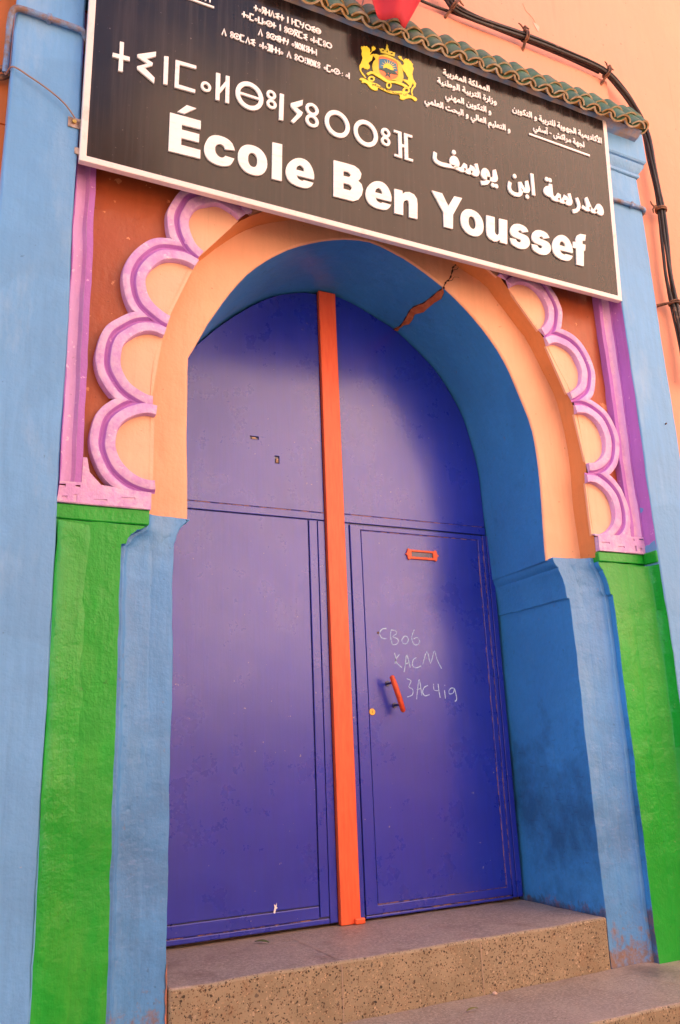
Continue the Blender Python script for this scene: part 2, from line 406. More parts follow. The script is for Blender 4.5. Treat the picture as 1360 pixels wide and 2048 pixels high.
# measured curves on the facade (x, height)
ARCH = [(-0.932, 0.88), (-0.931, 0.949), (-0.932, 1.018), (-0.932, 1.086), (-0.933, 1.155), (-0.934, 1.224), (-0.935, 1.293), (-0.935, 1.361), (-0.936, 1.43), (-0.936, 1.499), (-0.936, 1.568), (-0.933, 1.636), (-0.904, 1.692), (-0.875, 1.755), (-0.845, 1.817), (-0.81, 1.876), (-0.775, 1.936), (-0.739, 1.994), (-0.701, 2.051), (-0.661, 2.107), (-0.615, 2.158), (-0.565, 2.205), (-0.511, 2.248), (-0.455, 2.288), (-0.396, 2.323), (-0.335, 2.354), (-0.272, 2.382), (-0.207, 2.406), (-0.142, 2.426), (-0.074, 2.44), (-0.006, 2.447), (0.062, 2.44), (0.129, 2.423), (0.195, 2.403), (0.258, 2.375), (0.319, 2.345), (0.38, 2.312), (0.439, 2.277), (0.495, 2.237), (0.548, 2.194), (0.599, 2.147), (0.647, 2.098), (0.691, 2.045), (0.732, 1.99), (0.768, 1.932), (0.8, 1.871), (0.827, 1.807), (0.852, 1.743), (0.877, 1.679), (0.899, 1.614), (0.913, 1.547), (0.921, 1.479), (0.925, 1.41), (0.927, 1.341), (0.926, 1.272), (0.925, 1.204), (0.923, 1.135), (0.921, 1.066), (0.919, 0.997), (0.916, 0.929), (0.914, 0.86)]
DOORC = [(-0.972, 0.86), (-0.97, 0.93), (-0.968, 0.999), (-0.966, 1.069), (-0.963, 1.138), (-0.96, 1.208), (-0.956, 1.277), (-0.952, 1.347), (-0.948, 1.416), (-0.942, 1.486), (-0.931, 1.554), (-0.915, 1.622), (-0.896, 1.689), (-0.875, 1.755), (-0.85, 1.82), (-0.819, 1.883), (-0.782, 1.942), (-0.74, 1.997), (-0.693, 2.049), (-0.646, 2.1), (-0.596, 2.148), (-0.544, 2.195), (-0.491, 2.24), (-0.437, 2.283), (-0.38, 2.324), (-0.321, 2.36), (-0.257, 2.388), (-0.191, 2.411), (-0.124, 2.429), (-0.056, 2.444), (0.013, 2.453), (0.082, 2.445), (0.15, 2.429), (0.216, 2.406), (0.28, 2.38), (0.344, 2.353), (0.409, 2.328), (0.469, 2.292), (0.525, 2.252), (0.58, 2.209), (0.633, 2.164), (0.685, 2.117), (0.731, 2.065), (0.771, 2.008), (0.807, 1.949), (0.842, 1.888), (0.871, 1.825), (0.892, 1.759), (0.909, 1.691), (0.924, 1.623), (0.938, 1.555), (0.947, 1.486), (0.951, 1.416), (0.953, 1.347), (0.955, 1.277), (0.957, 1.208), (0.96, 1.138), (0.962, 1.069), (0.966, 0.999), (0.969, 0.93), (0.972, 0.86)]
OPEN = [(-1.115, 0.87), (-1.115, 0.937), (-1.115, 1.004), (-1.116, 1.071), (-1.116, 1.139), (-1.116, 1.206), (-1.116, 1.273), (-1.116, 1.34), (-1.116, 1.407), (-1.114, 1.474), (-1.109, 1.541), (-1.098, 1.607), (-1.083, 1.673), (-1.066, 1.737), (-1.046, 1.802), (-1.02, 1.864), (-0.995, 1.926), (-0.972, 1.989), (-0.943, 2.049), (-0.909, 2.107), (-0.869, 2.161), (-0.825, 2.212), (-0.778, 2.26), (-0.729, 2.306), (-0.676, 2.347), (-0.62, 2.383), (-0.561, 2.415), (-0.5, 2.443), (-0.438, 2.469), (-0.374, 2.491), (-0.31, 2.511), (-0.246, 2.529), (-0.18, 2.544), (-0.114, 2.553), (-0.047, 2.559), (0.02, 2.56), (0.087, 2.558), (0.154, 2.552), (0.22, 2.541), (0.286, 2.527), (0.351, 2.511), (0.415, 2.491), (0.478, 2.468), (0.539, 2.439), (0.601, 2.413), (0.664, 2.391), (0.72, 2.355), (0.761, 2.302), (0.806, 2.253), (0.851, 2.202), (0.894, 2.151), (0.936, 2.099), (0.972, 2.042), (1.001, 1.982), (1.03, 1.921), (1.062, 1.862), (1.093, 1.803), (1.116, 1.74), (1.13, 1.674), (1.139, 1.607), (1.146, 1.541), (1.151, 1.474), (1.153, 1.407), (1.153, 1.34), (1.149, 1.272), (1.145, 1.205), (1.144, 1.138), (1.145, 1.071), (1.147, 1.004), (1.15, 0.937), (1.152, 0.87)]
CHALK = [[(0.274, 0.575), (0.251, 0.572), (0.235, 0.557), (0.234, 0.54), (0.248, 0.524), (0.275, 0.523)], [(0.302, 0.569), (0.295, 0.537), (0.303, 0.494)], [(0.302, 0.569), (0.328, 0.563), (0.332, 0.55), (0.309, 0.534), (0.334, 0.524), (0.34, 0.511), (0.328, 0.496), (0.305, 0.492)], [(0.377, 0.537), (0.362, 0.519), (0.368, 0.501), (0.388, 0.5), (0.4, 0.52), (0.392, 0.537), (0.377, 0.537)], [(0.44, 0.573), (0.425, 0.544), (0.422, 0.52), (0.434, 0.496), (0.458, 0.497), (0.467, 0.517), (0.454, 0.533), (0.432, 0.524)], [(0.313, 0.451), (0.319, 0.424), (0.313, 0.396)], [(0.343, 0.444), (0.317, 0.412), (0.352, 0.377)], [(0.364, 0.354), (0.375, 0.401), (0.386, 0.442), (0.402, 0.377)], [(0.37, 0.394), (0.402, 0.405)], [(0.443, 0.429), (0.422, 0.417), (0.416, 0.389), (0.435, 0.376), (0.468, 0.386)], [(0.478, 0.394), (0.509, 0.462), (0.526, 0.4), (0.555, 0.466), (0.567, 0.422), (0.592, 0.373)], [(0.377, 0.321), (0.402, 0.31), (0.386, 0.28), (0.408, 0.268), (0.405, 0.241), (0.374, 0.23)], [(0.428, 0.218), (0.438, 0.268), (0.451, 0.319), (0.461, 0.237)], [(0.433, 0.267), (0.459, 0.272)], [(0.502, 0.287), (0.478, 0.277), (0.467, 0.253), (0.48, 0.235), (0.508, 0.241)], [(0.536, 0.295), (0.537, 0.264), (0.561, 0.26)], [(0.564, 0.295), (0.566, 0.26), (0.571, 0.224)], [(0.6, 0.263), (0.603, 0.22)], [(0.604, 0.289), (0.605, 0.285)], [(0.663, 0.271), (0.644, 0.273), (0.628, 0.259), (0.631, 0.243), (0.656, 0.25), (0.663, 0.271), (0.671, 0.235), (0.671, 0.212), (0.659, 0.205)]]
CABLE = [(0.439, 4.103), (0.504, 4.075), (0.557, 4.02), (0.721, 4.005), (1.048, 4.025), (1.353, 4.026), (1.652, 4.011), (1.802, 3.915), (1.905, 3.781), (1.942, 3.68), (1.96, 3.574), (1.963, 3.409), (1.971, 3.23), (1.973, 3.088), (1.956, 2.873), (1.944, 2.665), (1.952, 2.499), (1.964, 2.337), (1.964, 2.143), (1.961, 1.953)]
CABLE2 = [(0.255, 4.018), (0.401, 4.006), (0.709, 4.022), (1.052, 4.028), (1.358, 4.029), (1.649, 4.014)]
TIES = [(0.491, 3.964), (1.073, 4.048), (1.701, 4.034), (1.97, 3.09), (1.948, 2.451)]
WIREL = [(-1.745, 2.839), (-1.745, 2.809), (-1.755, 2.723), (-1.75, 2.683), (-1.73, 2.664), (-1.663, 2.636), (-1.584, 2.593), (-1.523, 2.553), (-1.482, 2.504)]
CRACK = [(0.421, 2.275), (0.435, 2.314), (0.462, 2.339), (0.48, 2.383), (0.497, 2.42), (0.521, 2.452), (0.551, 2.473)]
PATCH = [(0.433, 0.74, 2.314), (0.439, 0.689, 2.306), (0.431, 0.625, 2.307), (0.42, 0.568, 2.311), (0.408, 0.513, 2.314), (0.407, 0.465, 2.311), (0.42, 0.405, 2.3), (0.423, 0.344, 2.295), (0.421, 0.265, 2.291), (0.423, 0.215, 2.287), (0.444, 0.237, 2.275), (0.457, 0.281, 2.269), (0.453, 0.338, 2.276), (0.454, 0.395, 2.279), (0.457, 0.456, 2.281), (0.439, 0.519, 2.296), (0.454, 0.568, 2.29), (0.461, 0.617, 2.289), (0.449, 0.656, 2.299), (0.448, 0.705, 2.302), (0.454, 0.727, 2.3), (0.443, 0.746, 2.308)]
ARCH[0] = (-.932, .902); DOORC[0] = (-.972, .898)
GZ = -ZO              # street level
LZ = -.987            # lower landing
TZ = -.779            # door step

# ------------------------------------------------------------------ the setting
b = B(); b.box(-40, 60, -60, .5, GZ-.2, GZ); o = b.build('street', M['street']); o['kind'] = 'structure'

def house(name, x0, x1, y0, y1, h, mat, label, wins):
    r = tag(empty(name, ((x0+x1)/2, (y0+y1)/2, 0)), label, 'house')
    b = B(); b.box(x0, x1, y0, y1, GZ, GZ+h); b.build('wall', mat, r)
    b = B(); b.box(x0-.08, x1+.08, y0-.08, y1+.08, GZ+h, GZ+h+.25); b.build('parapet', mat, r)
    for (a, z, ww, hh) in wins:
        b = B(); b.box(a, a+ww, y1-.02, y1+.03, z, z+hh); b.build('window', M['glass'], r)
    return r
house('facing_house', 3.3, 11.5, -11, -6.6, 12.4, M['facing'], 'tall pale sunlit house facing the doorway across the lane', [(6.2, 3.4, .9, 1.3), (8.6, 3.4, .9, 1.3)])
house('facing_house', .2, 3.25, -11, -6.7, 9.2, M['facing'], 'narrow pale house directly across the lane behind the camera', [(1.2, 4.4, .8, 1.2)])
house('facing_house', 11.6, 24, -12, -6.9, 10.5, M['facing'], 'pale house farther down the lane on the right', [(13, 3, 1, 1.4)])
house('facing_house', -9, .1, -11, -6.2, 7.6, M['dark_wall'], 'low brown house across the lane on the left', [(-3, .8, .9, 1.3)])  # out of view; height and dark wall set to reduce light from the left

# plaster walls of the school on both sides of the doorway and above it
b = B()
b.box(1.50, 14, .12, .5, GZ, 9.0, step=.6); b.box(-1.50, 1.50, .12, .5, 2.7, 9.0, step=.6)
wall_r = b.build('plaster_wall', M['salmon'], bevel=0)
tag(wall_r, 'salmon plaster wall rising right of and above the tiled coping', 'wall')
b = B(); b.box(-1.73, 1.725, .092, .119, 3.45, 3.985, step=.12)
b.build('plaster_band', M['salmon'], wall_r, wob=.004, bevel=.012)
b = B(); b.tube(spline([(1.205, .117, 4.24), (1.19, .117, 4.27), (1.17, .117, 4.29), (1.14, .117, 4.31), (1.12, .117, 4.36)], 4), .0009, 5)
b.build('hairline_crack', M['crack'], wall_r)
b = B(); b.prism([[(1.185, 4.245), (1.20, 4.215), (1.216, 4.185), (1.226, 4.20), (1.232, 4.228), (1.21, 4.243)]], XZ, .1165, .121)
b.build('plaster_scar', M['stone'], wall_r)
b = B(); b.box(-4.6, -1.50, .12, .5, 2.494, 9.0, step=.6); b.box(-4.6, -1.50, .12, .5, GZ, 2.486, step=.6); b.box(-4.6, -1.5, .128, .5, 2.484, 2.496)
wall_l = b.build('plaster_wall', M['wall_orange'])
tag(wall_l, 'orange plaster wall at the left picture edge beside the blue pilaster', 'wall')

# ------------------------------------------------------------------ gateway
G = tag(empty('gateway', (0, .1, GZ+ZO)), 'painted arched gateway of blue pilasters, green piers and pink scallops', 'gateway')
for x0, x1 in ((-1.734, -1.4625), (1.4672, 1.742)):
    b = B(); b.box(x0, x1, 0, .118, GZ, 3.21, step=.07)
    b.build('pilaster', M['blue'], G, wob=.007, wf=1.6, fine=.0022, smooth=40, bevel=.009)
# cornice carrying the tiles
b = B(); rows = []
for z, d in ((3.200, .002), (3.206, .010), (3.222, .012), (3.228, .006), (3.262, .030), (3.280, .034), (3.284, .026), (3.290, .040), (3.300, .046), (3.540, .046), (3.545, .0)):
    X = 1.742+d; base = [(-X, .117), (-X, -d), (X, -d), (X, .117)]
    rows.append([(base[k][0]+(base[k+1][0]-base[k][0])*i/n, base[k][1]+(base[k+1][1]-base[k][1])*i/n, z) for k, n in ((0, 3), (1, 36), (2, 3)) for i in range(n+(k == 2))])
b.loft(rows, 0, True); b.build('cornice', M['blue'], G, wob=.003, wf=1.5, fine=.001, smooth=24)
# tiled coping
b = B(); mb = B()
SL = Vector((0, .5, .866)).normalized(); UPN = Vector((0, -SL.z, SL.y))
def arc_tile(cx, y0, z0, r, a0, a1, length, th, taper=.88, under=0):
    n = 10; ins = []; outs = []
    jx, jz = rnd.uniform(-.004, .004), rnd.uniform(-.004, .004)
    for q in range(5):
        t = q/4; c = Vector((cx+jx, y0, z0+jz))+SL*length*t; rr = r*(1-(1-taper)*t)
        A = [math.radians(a0+(a1-a0)*k/n) for k in range(n+1)]
        outs.append([c+Vector((math.cos(a)*rr, 0, 0))+UPN*math.sin(a)*rr for a in A])
        ins.append([c+Vector((math.cos(a)*(rr-th), 0, 0))+UPN*math.sin(a)*(rr-th) for a in A])
    b.loft(outs, under); b.loft([i[::-1] for i in ins], 0)
    for row in (0, -1): b.loft([outs[row], ins[row]], 1)
    for e in (0, -1): b.loft([[o_[e] for o_ in outs], [i_[e] for i_ in ins]], 1)
def plug(cx, y0, z0, r):
    c = Vector((cx, y0, z0))+SL*.012; n = 9
    A = [math.radians(22+136*k/n) for k in range(n+1)]
    V = [c+Vector((math.cos(a)*r, 0, 0))+UPN*math.sin(a)*r+nz((cx, a, z0), 9, .003) for a in A]
    b.add(V+[c+UPN*.012+SL*.004], [(i, i+1, n+1) for i in range(n)], 3)
x = 1.592
while x > -1.80:
    e = rnd.uniform(-.003, .003)
    arc_tile(x, -.1906+e, 3.4535+e, .070, 213, 327, .12, .010, .96, 2)
    arc_tile(x, -.137, 3.543, .070, 213, 327, .12, .010, .96, 2)
    zo = rnd.uniform(-.004, .004); xb = x+.0575 if x < 1.59 else 1.655
    arc_tile(xb, -.118+zo, 3.422+zo, .0605, 28, 152, .12, .009, .94); plug(xb, -.116+zo, 3.422+zo, .053)
    arc_tile(xb, -.076, 3.518, .0600, 28, 152, .118, .009, .94); plug(xb, -.074, 3.518, .052)
    x -= .1148
arc_tile(1.700, -.130, 3.450, .043, -60, 170, .12, .011, .96); arc_tile(1.700, -.085, 3.538, .043, -40, 170, .115, .010, .96); plug(1.700, -.128, 3.450, .034)
tiles = b.build('tile_coping', [M['glaze'], M['clay'], M['mortar'], M['ochre_mortar']], G, smooth=40, fine=.0015)
b = B(); b.prism([[(-.03, 3.415), (-.072, 3.425), (-.112, 3.446), (-.020, 3.598), (.117, 3.65), (.117, 3.415)]], YZ, -1.76, 1.715, nd=30)
b.build('tile_bedding', M['mortar'], G, wob=.006, wf=7, fine=.003)

# rust spandrel behind the scallops, with the arched opening
outer = [(1.4695, .87), (1.4695, 3.195), (-1.4695, 3.195), (-1.4695, .87)]
b = B(); b.prism([dens(outer, .15, False)+OPEN], XZ, .118, .204, 0, back=False)
b.build('spandrel', M['rust'], G, smooth=30)
# reveal of the outer order in shade-darkened apricot
b = B()
offs = lambda C, k: [(x*(1-k*.015), z-(k*.012 if abs(x) < .9 else 0)) for x, z in C]
b.loft([[(x, .1042, z) for x, z in OPEN]]+[[(x, .106+.1*t, z) for x, z in offs(OPEN, t*.9)] for t in (0, .15, .4, .7, 1)])
b.build('arch_reveal', M['ochre'], G, wob=.003, wf=5, smooth=50)
# apricot inner order: face with a rounded arris
edge = [(x*1.012, z+.008 if abs(x) < .8 else z) for x, z in ARCH]
b = B(); outer = [(1.22, .858), (1.22, 2.2), (.9, 2.75), (-.9, 2.75), (-1.22, 2.2), (-1.22, .878)]
b.prism([dens(outer, .15, False)+edge], XZ, .205, .225, 0, back=False)
b.loft([[(x, .205, z) for x, z in edge], [(x*.25+a*.75, .2075, z*.25+c*.75) for (x, z), (a, c) in zip(edge, ARCH)], [(x, .214, z) for x, z in ARCH]])
b.build('arch_ring', M['orange'], G, wob=.005, wf=3.5, smooth=60)
# deep blue soffit, splayed from the arch to the door
b = B(); rows = []
for t in (0, .08, .2, .35, .5, .65, .8, .92, 1.0, 1.12):
    q = min(t, 1.12)
    rows.append([(a[0]+(d[0]-a[0])*q, .214+(.738-.214)*q, a[1]+(d[1]-a[1])*q) for a, d in zip(ARCH, DOORC)])
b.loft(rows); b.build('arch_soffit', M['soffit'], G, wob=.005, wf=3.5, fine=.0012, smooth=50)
# crack: peeled plaster on the soffit running into a split of the apricot face
pc = Vector((0, .45, 1.2)); ctr = [sum(p[i] for p in PATCH)/len(PATCH) for i in range(3)]
nrm = Vector((-.55, 0, -.83)).normalized()
b = B(); V = [Vector(p)+nrm*.006 for p in PATCH]; V2 = [Vector(p)-nrm*.006 for p in PATCH]
lp = [(p.x*.83-p.z*.55, p.y) for p in V]
lp = lp; vv, ff = fill([lp]); b.add(V, ff); b.loft([V, V2], 0, True)
b.build('plaster_patch', M['crack'], G)
b = B(); tp = [Vector(p)+nrm*.008 for p in PATCH[9::-1]]
b.tube(spline(tp, 3), [.0022+.0016*math.sin(i*1.7) for i in range(28)], 5)
cr = spline([(x, .2035, z) for x, z in CRACK], 4)
b.tube([p+nz(p, 40, .006) for p in cr], [.0036+.0026*math.sin(i*2.1) for i in range(len(cr))], 5)
for off_, q0 in ((.0, 6), (.0, 14)):
    p0 = cr[q0]; b.tube(spline([p0, p0+Vector((.03, 0, .012)), p0+Vector((.045, 0, .034)), p0+Vector((.078, 0, .040))], 3), [.0013]*5+[.0008]*5, 4)
b.build('crack', M['gap'], G)

b = B(); b.box(-1.49, 1.49, .80, 1.0, GZ, 3.5); b.box(-1.49, -1.26, .21, .79, GZ, 3.5); b.box(1.26, 1.49, .21, .79, GZ, 3.5)  # unseen backing added to stop light leaking round door and soffit
b.build('masonry_core', M['dark_wall'], G)
# piers and jambs with their moulded imposts
def impost(xi, xo, z0, z1, plain=False):      # corbel profile from the wide opening xi (below) to the narrow one xo at the springing
    d = xo-xi; h = z1-z0
    if plain: return [(xi, z0), (xi+d*.08, z0+h*.12), (xi+d*.16, z0+h*.34), (xi+d*.34, z0+h*.58), (xi+d*.66, z0+h*.80), (xi+d*.92, z0+h*.94), (xi+d, z1)]
    return [(xi, z0), (xi+d*.06, z0+h*.02), (xi+d*.20, z0+h*.03), (xi+d*.22, z0+h*.10), (xi+d*.26, z0+h*.28), (xi+d*.38, z0+h*.48), (xi+d*.55, z0+h*.63),
            (xi+d*.64, z0+h*.70), (xi+d*.62, z0+h*.75), (xi+d*.80, z0+h*.80), (xi+d*.95, z0+h*.88), (xi+d, z0+h*.95), (xi+d, z1)]
def pier(name, side, xi, xo, xb, y0, y1, zb, z0, zt, m, ms, wob, nd, bevel=.008):
    L = [(side*xi, zb)]+[(side*a, c) for a, c in impost(xi, xo, z0, zt, name == 'jamb' and side < 0)]+[(side*xb, zt), (side*xb, zb)]
    L = dens(L, .03)
    if area(L) < 0: L.reverse()
    sp = (.974-xo) if name == 'jamb' else 0
    def mp(a, c, d):
        k = max(0, min(1, (xi-abs(a))/(xi-xo))); f = max(0, (d-.162)/.576)
        return (a+(side*(sp*k+.012*(1-k))*f if abs(a) < xi+.001 and sp else 0), d, c)
    b = B(); b.prism([L], mp, y0, y1, 0, 1, nd, back=False)
    # hand-trowelled cove where the face turns out towards the next order
    imp = impost(1.215, 1.13, .765, .845) if side < 0 else impost(1.215, 1.15, .675, .845)
    def sh(z):
        for (p, q), (p2, q2) in zip(imp, imp[1:]):
            if q <= z <= q2 and q2 > q: return p+(p2-p)*(z-q)/(q2-q)-1.215
        return 0 if z < imp[0][1] else imp[-1][0]-1.215
    rows = []
    zs = [zb+(.66-zb)*i/30 for i in range(31)]+[.66+(zt-.66)*i/14 for i in range(1, 15)]
    for z in zs:
        if name == 'jamb': rows.append([(side*(1.075+.118*math.sin(a)+sh(z)), .1614-.032*(1-math.cos(a)), z) for a in [math.pi/2*i/8 for i in range(9)]]+[(side*(1.2148+sh(z)), .1290, z)])
        elif z < .845: rows.append([(side*(1.330+.1335*math.sin(a)), .0945-.055*(1-math.cos(a)), z) for a in [math.pi/2*.8*i/8 for i in range(9)]]+[(side*1.4635, .0015, z)])
    rows = [[(r[0][0], r[0][1]+.0035, r[0][2])]+[(p[0], p[1]-.0025, p[2]) for p in r[1:]] for r in rows]
    b.loft(rows, 0)
    if name != 'jamb':
        for j in range(len(b.m)-len(rows)*9+9, len(b.m)): pass
    return b.build(name, [m, ms], G, wob=wob, wf=3, fine=.0034, smooth=42, bevel=bevel)
for sd_ in (-1, 1):
    zt = .905 if sd_ < 0 else .868
    o = pier('jamb', sd_, .997, (.933 if sd_ < 0 else .915), 1.25, .162, .79, LZ-.02, (.80 if sd_ < 0 else .66), zt, M['jamb'], M['soffit'], .006, 14, .016)
    o = pier('green_pier', sd_, 1.215, (1.13 if sd_ < 0 else 1.15), 1.4695, .095, .1615, LZ-.02, (.765 if sd_ < 0 else .675), .845, M['green'], M['soffit'], .006, 3)
    b = B(); x0, x1 = sorted((sd_*(1.112 if sd_ < 0 else 1.150), sd_*1.4640)); b.box(x0, x1, .0895, .16, .8455, .897 if sd_ > 0 else .905, step=.06)
    if sd_ > 0: b.box(min(sd_*1.452, sd_*1.4632), max(sd_*1.452, sd_*1.4632), .0015, .088, .842, .903, step=.05)
    b.build('pier_moulding', M['green'], G, wob=.003, wf=4, bevel=.005, smooth=40)

for L in ([(-.70, .0), (-.735, .006), (-.77, .002), (-.80, .007), (-.84, .003), (-.865, .006), (-.90, .0)],):
    b = B(); b.loft([[(-.9965-p*.3, .1605-p*.4, z) for z, p in L], [(-.999-p*.9, .1602-p*.2, z-.003) for z, p in L]]); b.loft([[(-.9965-p*.3, .1605-p*.4, z) for z, p in L], [(-.9945, .172+p*1.5, z+.002) for z, p in L]])
    b.build('exposed_plaster', M['clay_red'], G)
# pink scalloped borders
PROF = [(.136, .1052), (.1385, .0795), (.1405, .0775), (.176, .0772), (.1785, .0785), (.186, .0915), (.194, .0925), (.2025, .0785), (.205, .0768), (.231, .0774), (.2335, .0795), (.2365, .1175)]
LOB = {-1: [(-1.117, 1.163), (-1.110, 1.520), (-1.016, 1.881), (-.838, 2.206), (-.575, 2.440), (-.215, 2.60)],
       1: [(1.152, 1.120), (1.152, 1.503), (1.045, 1.885), (.862, 2.205), (.59, 2.440), (.20, 2.60)]}
def hgt(r):
    for (a, h), (c, g) in zip(PROF, PROF[1:]):
        if r <= c: return h+(g-h)*max(0, (r-a))/(c-a)
    return PROF[-1][1]
for sd_ in (-1, 1):
    L = LOB[sd_]; b = B(); cb = []
    for i, (cx, cz) in enumerate(L):
        # outward direction at right angles to the run of lobes
        p = Vector(L[max(i-1, 0)]); q = Vector(L[min(i+1, len(L)-1)]); t = (q-p).normalized()
        n = Vector((-t.y, t.x)) if sd_ < 0 else Vector((t.y, -t.x))
        if n.x*sd_ < 0 and abs(n.x) > .3: n = -n
        if i == 0: n = Vector((sd_, 0)); t = Vector((0, 1))
        if n.y < -.2: n = -n
        nb = [Vector(L[j])-Vector((cx, cz)) for j in (i-1, i+1) if 0 <= j < len(L)]
        rows = []; disc = []
        N_ = 48
        for k in range(N_+1):
            th = math.radians(-97+194*k/N_); d = n*math.cos(th)+t*math.sin(th)
            rm = 9
            for v in nb:
                c_ = d.dot(v.normalized())
                if c_ > .02: rm = min(rm, v.length/2/c_)
            if i == 0 and d.y < -.02: rm = min(rm, (cz-.972)/-d.y)
            jit = 1+.026*noise.noise(Vector((cx*9+th*2.3, cz*9, sd_*3)))
            row = []
            for r, h in PROF:
                r *= jit
                if r > rm: row.append((cx+d.x*rm, hgt(rm/jit), cz+d.y*rm))
                else: row.append((cx+d.x*r, h, cz+d.y*r))
            rows.append(row)
            rr = min(.1375*jit+.003, rm); disc.append((cx+d.x*rr, cz+d.y*rr))
        for ra, rb_ in zip(rows, rows[1:]):
            for j in range(len(PROF)-1):
                zone = 1 if j in (4, 5, 6) else 0
                b.add([ra[j], rb_[j], rb_[j+1], ra[j+1]], [(0, 1, 2, 3)], zone)
        b.add(rows[0], [tuple(range(len(PROF)))], 0); b.add(rows[-1], [tuple(range(len(PROF)))[::-1]], 0)
        cb.append(disc)
    # upright strip with its channel, and the block at the foot
    s0, s1 = sd_*1.4630, sd_*1.372
    pr = [(0, .0775), (.014, .0775), (.017, .081), (.039, .094), (.052, .0935), (.062, .083), (.066, .0785), (.090, .078), (.092, .1175)]
    zz = [.985+i*.06 for i in range(37)]
    b.loft([[(s0-sd_*a, h, z) for a, h in pr] for z in zz], 0)
    for j in range(len(b.m)-36*8, len(b.m)):
        if (j % 8) in (2, 3, 4): b.m[j] = 1
    b.loft([[(s0, .0785, z), (s0, .05, z), (s0, .0015, z)] for z in [.905+i*.0573 for i in range(39)]], 1)  # side return in the darker pink, its shade painted in
    zb = .905 if sd_ < 0 else .897
    xi = 1.112 if sd_ < 0 else 1.153
    blk = [(s0, zb+.001), (sd_*xi, zb+.001), (sd_*xi, .972), (sd_*1.20, .974), (sd_*1.30, .985), (sd_*1.345, 1.03), (sd_*1.358, 1.085), (sd_*1.372, 1.085), (sd_*1.372, .985), (s0, .985)]
    if sd_ > 0: blk = blk[::-1]
    H = []
    for (a, c, ww, hh) in ((1.445, 1.052-.09, .035, .014), (1.385, .960, .018, .014), (1.43, .915, .018, .014), (1.393, .907, .012, .03), (1.30, .918, .045, .010), (1.20, .932, .055, .012)):
        H.append([(sd_*a-ww/2, c), (sd_*a+ww/2, c+.002), (sd_*a+ww/2, c+hh), (sd_*a-ww/2, c+hh-.002)])
    b.prism([dens(blk, .05)]+H, XZ, .0773, .0822, 0, 0, back=False)
    b.box(min(s0, sd_*xi), max(s0, sd_*xi), .0825, .1175, zb+.0015, .971, 0)
    o = b.build('scalloped_border', [M['pink'], M['groove']], G, wob=.005, wf=7, fine=.0028, smooth=40)
    for disc in cb:
        b = B(); D = disc if area(disc) > 0 else disc[::-1]
        b.prism([D], XZ, .1055, .119, 0); b.build('scallop_niche', M['cream'], o)

# ------------------------------------------------------------------ door
Dr = tag(empty('double_door', (0, .74, TZ+ZO)), 'violet blue metal double door with orange centre strip under the arch', 'door')
def curve_at(zlim, k=.992):
    return [(x*k, z*k+.005) for x, z in DOORC if z*k+.005 >= zlim]
def inside_door(x0, x1, z0, z1, y0, y1, name, mat, bevel=.0025, holes=()):
    """sheet clipped to the arched outline of the opening"""
    zc = lambda x: max([a[1]+(c[1]-a[1])*((x-a[0])/(c[0]-a[0])) for a, c in zip(DC, DC[1:]) if min(a[0], c[0]) <= x <= max(a[0], c[0]) and abs(c[0]-a[0]) > 1e-6] or [.9])
    DC = [(x*.992, z*.997) for x, z in DOORC]
    n = 28; top = []
    for i in range(n+1):
        x = x1+(x0-x1)*i/n; top.append((x, min(z1, zc(x))))
    L = [(x0, z0), (x1, z0)]+top
    b = B(); b.prism([L]+list(holes), XZ, y0, y1)
    return b.build(name, mat, Dr, bevel=bevel, smooth=30)
b_ = B()
b_.prism([[(-.99, TZ+.012), (.99, TZ+.012), (.99, .80)]+[(x*.99, z*.996) for x, z in DOORC[::-1] if z > .9]+[(-.99, .80)]], XZ, .7475, .775)
b_.build('door_core', M['door_edge'], Dr)
# left leaf
hole1 = [(-.458, 1.517), (-.412, 1.517), (-.412, 1.533), (-.458, 1.533)]
hole2 = [(-.325, 1.402), (-.301, 1.402), (-.301, 1.442), (-.325, 1.442)]
def upper(xa, xb, za, name, holes=()):
    C = [(x*.992, z*.997) for x, z in DOORC if za+.01 < z]
    if xa < -.5:
        C = [p for p in C if p[0] < xb-.004]; L = [(C[0][0], za)]+C
        zt = max(p[1] for p in C)+.002; L += [(xb, zt), (xb, za)]
    else:
        C = [p for p in C if p[0] > xa+.004]; zt = max(p[1] for p in C)+.002; L = [(xa, za), (xa, zt)]+C+[(C[-1][0], za)]
    L = L[::-1] if area(L) < 0 else L
    b = B(); b.prism([L]+list(holes), XZ, .738, .7472); return b.build(name, M['door'], Dr, bevel=.002, smooth=30)
up_l = upper(-.97, -.057, 1.164, 'upper_panel', (hole1, hole2))
up_r = upper(.053, .955, 1.168, 'upper_panel')
for (a, c) in (((-.448, -.425), (1.518, 1.530)), ((-.318, -.304), (1.405, 1.430))):
    b = B(); b.box(a[0], a[1], .740, .7474, c[0], c[1]); b.build('lock_fitting', M['metal'], Dr, bevel=.002)
def bar_(x0, x1, z0, z1, y0, name, mat=None, bevel=.0025):
    b = B(); b.box(x0, x1, y0, .7472, z0, z1); return b.build(name, mat or M['door'], Dr, bevel=bevel)
bar_(-.966, -.057, 1.1225, 1.1600, .7365, 'rail')
bar_(-.985, -.151, -.684, 1.118, .7385, 'door_panel')
bar_(-.1455, -.101, -.735, 1.118, .7355, 'stile'); bar_(-.0965, -.058, -.764, 1.118, .737, 'stile')
bar_(-.985, -.150, -.7385, -.689, .7365, 'rail'); bar_(-.985, -.100, -.764, -.7435, .7375, 'kick_rail')
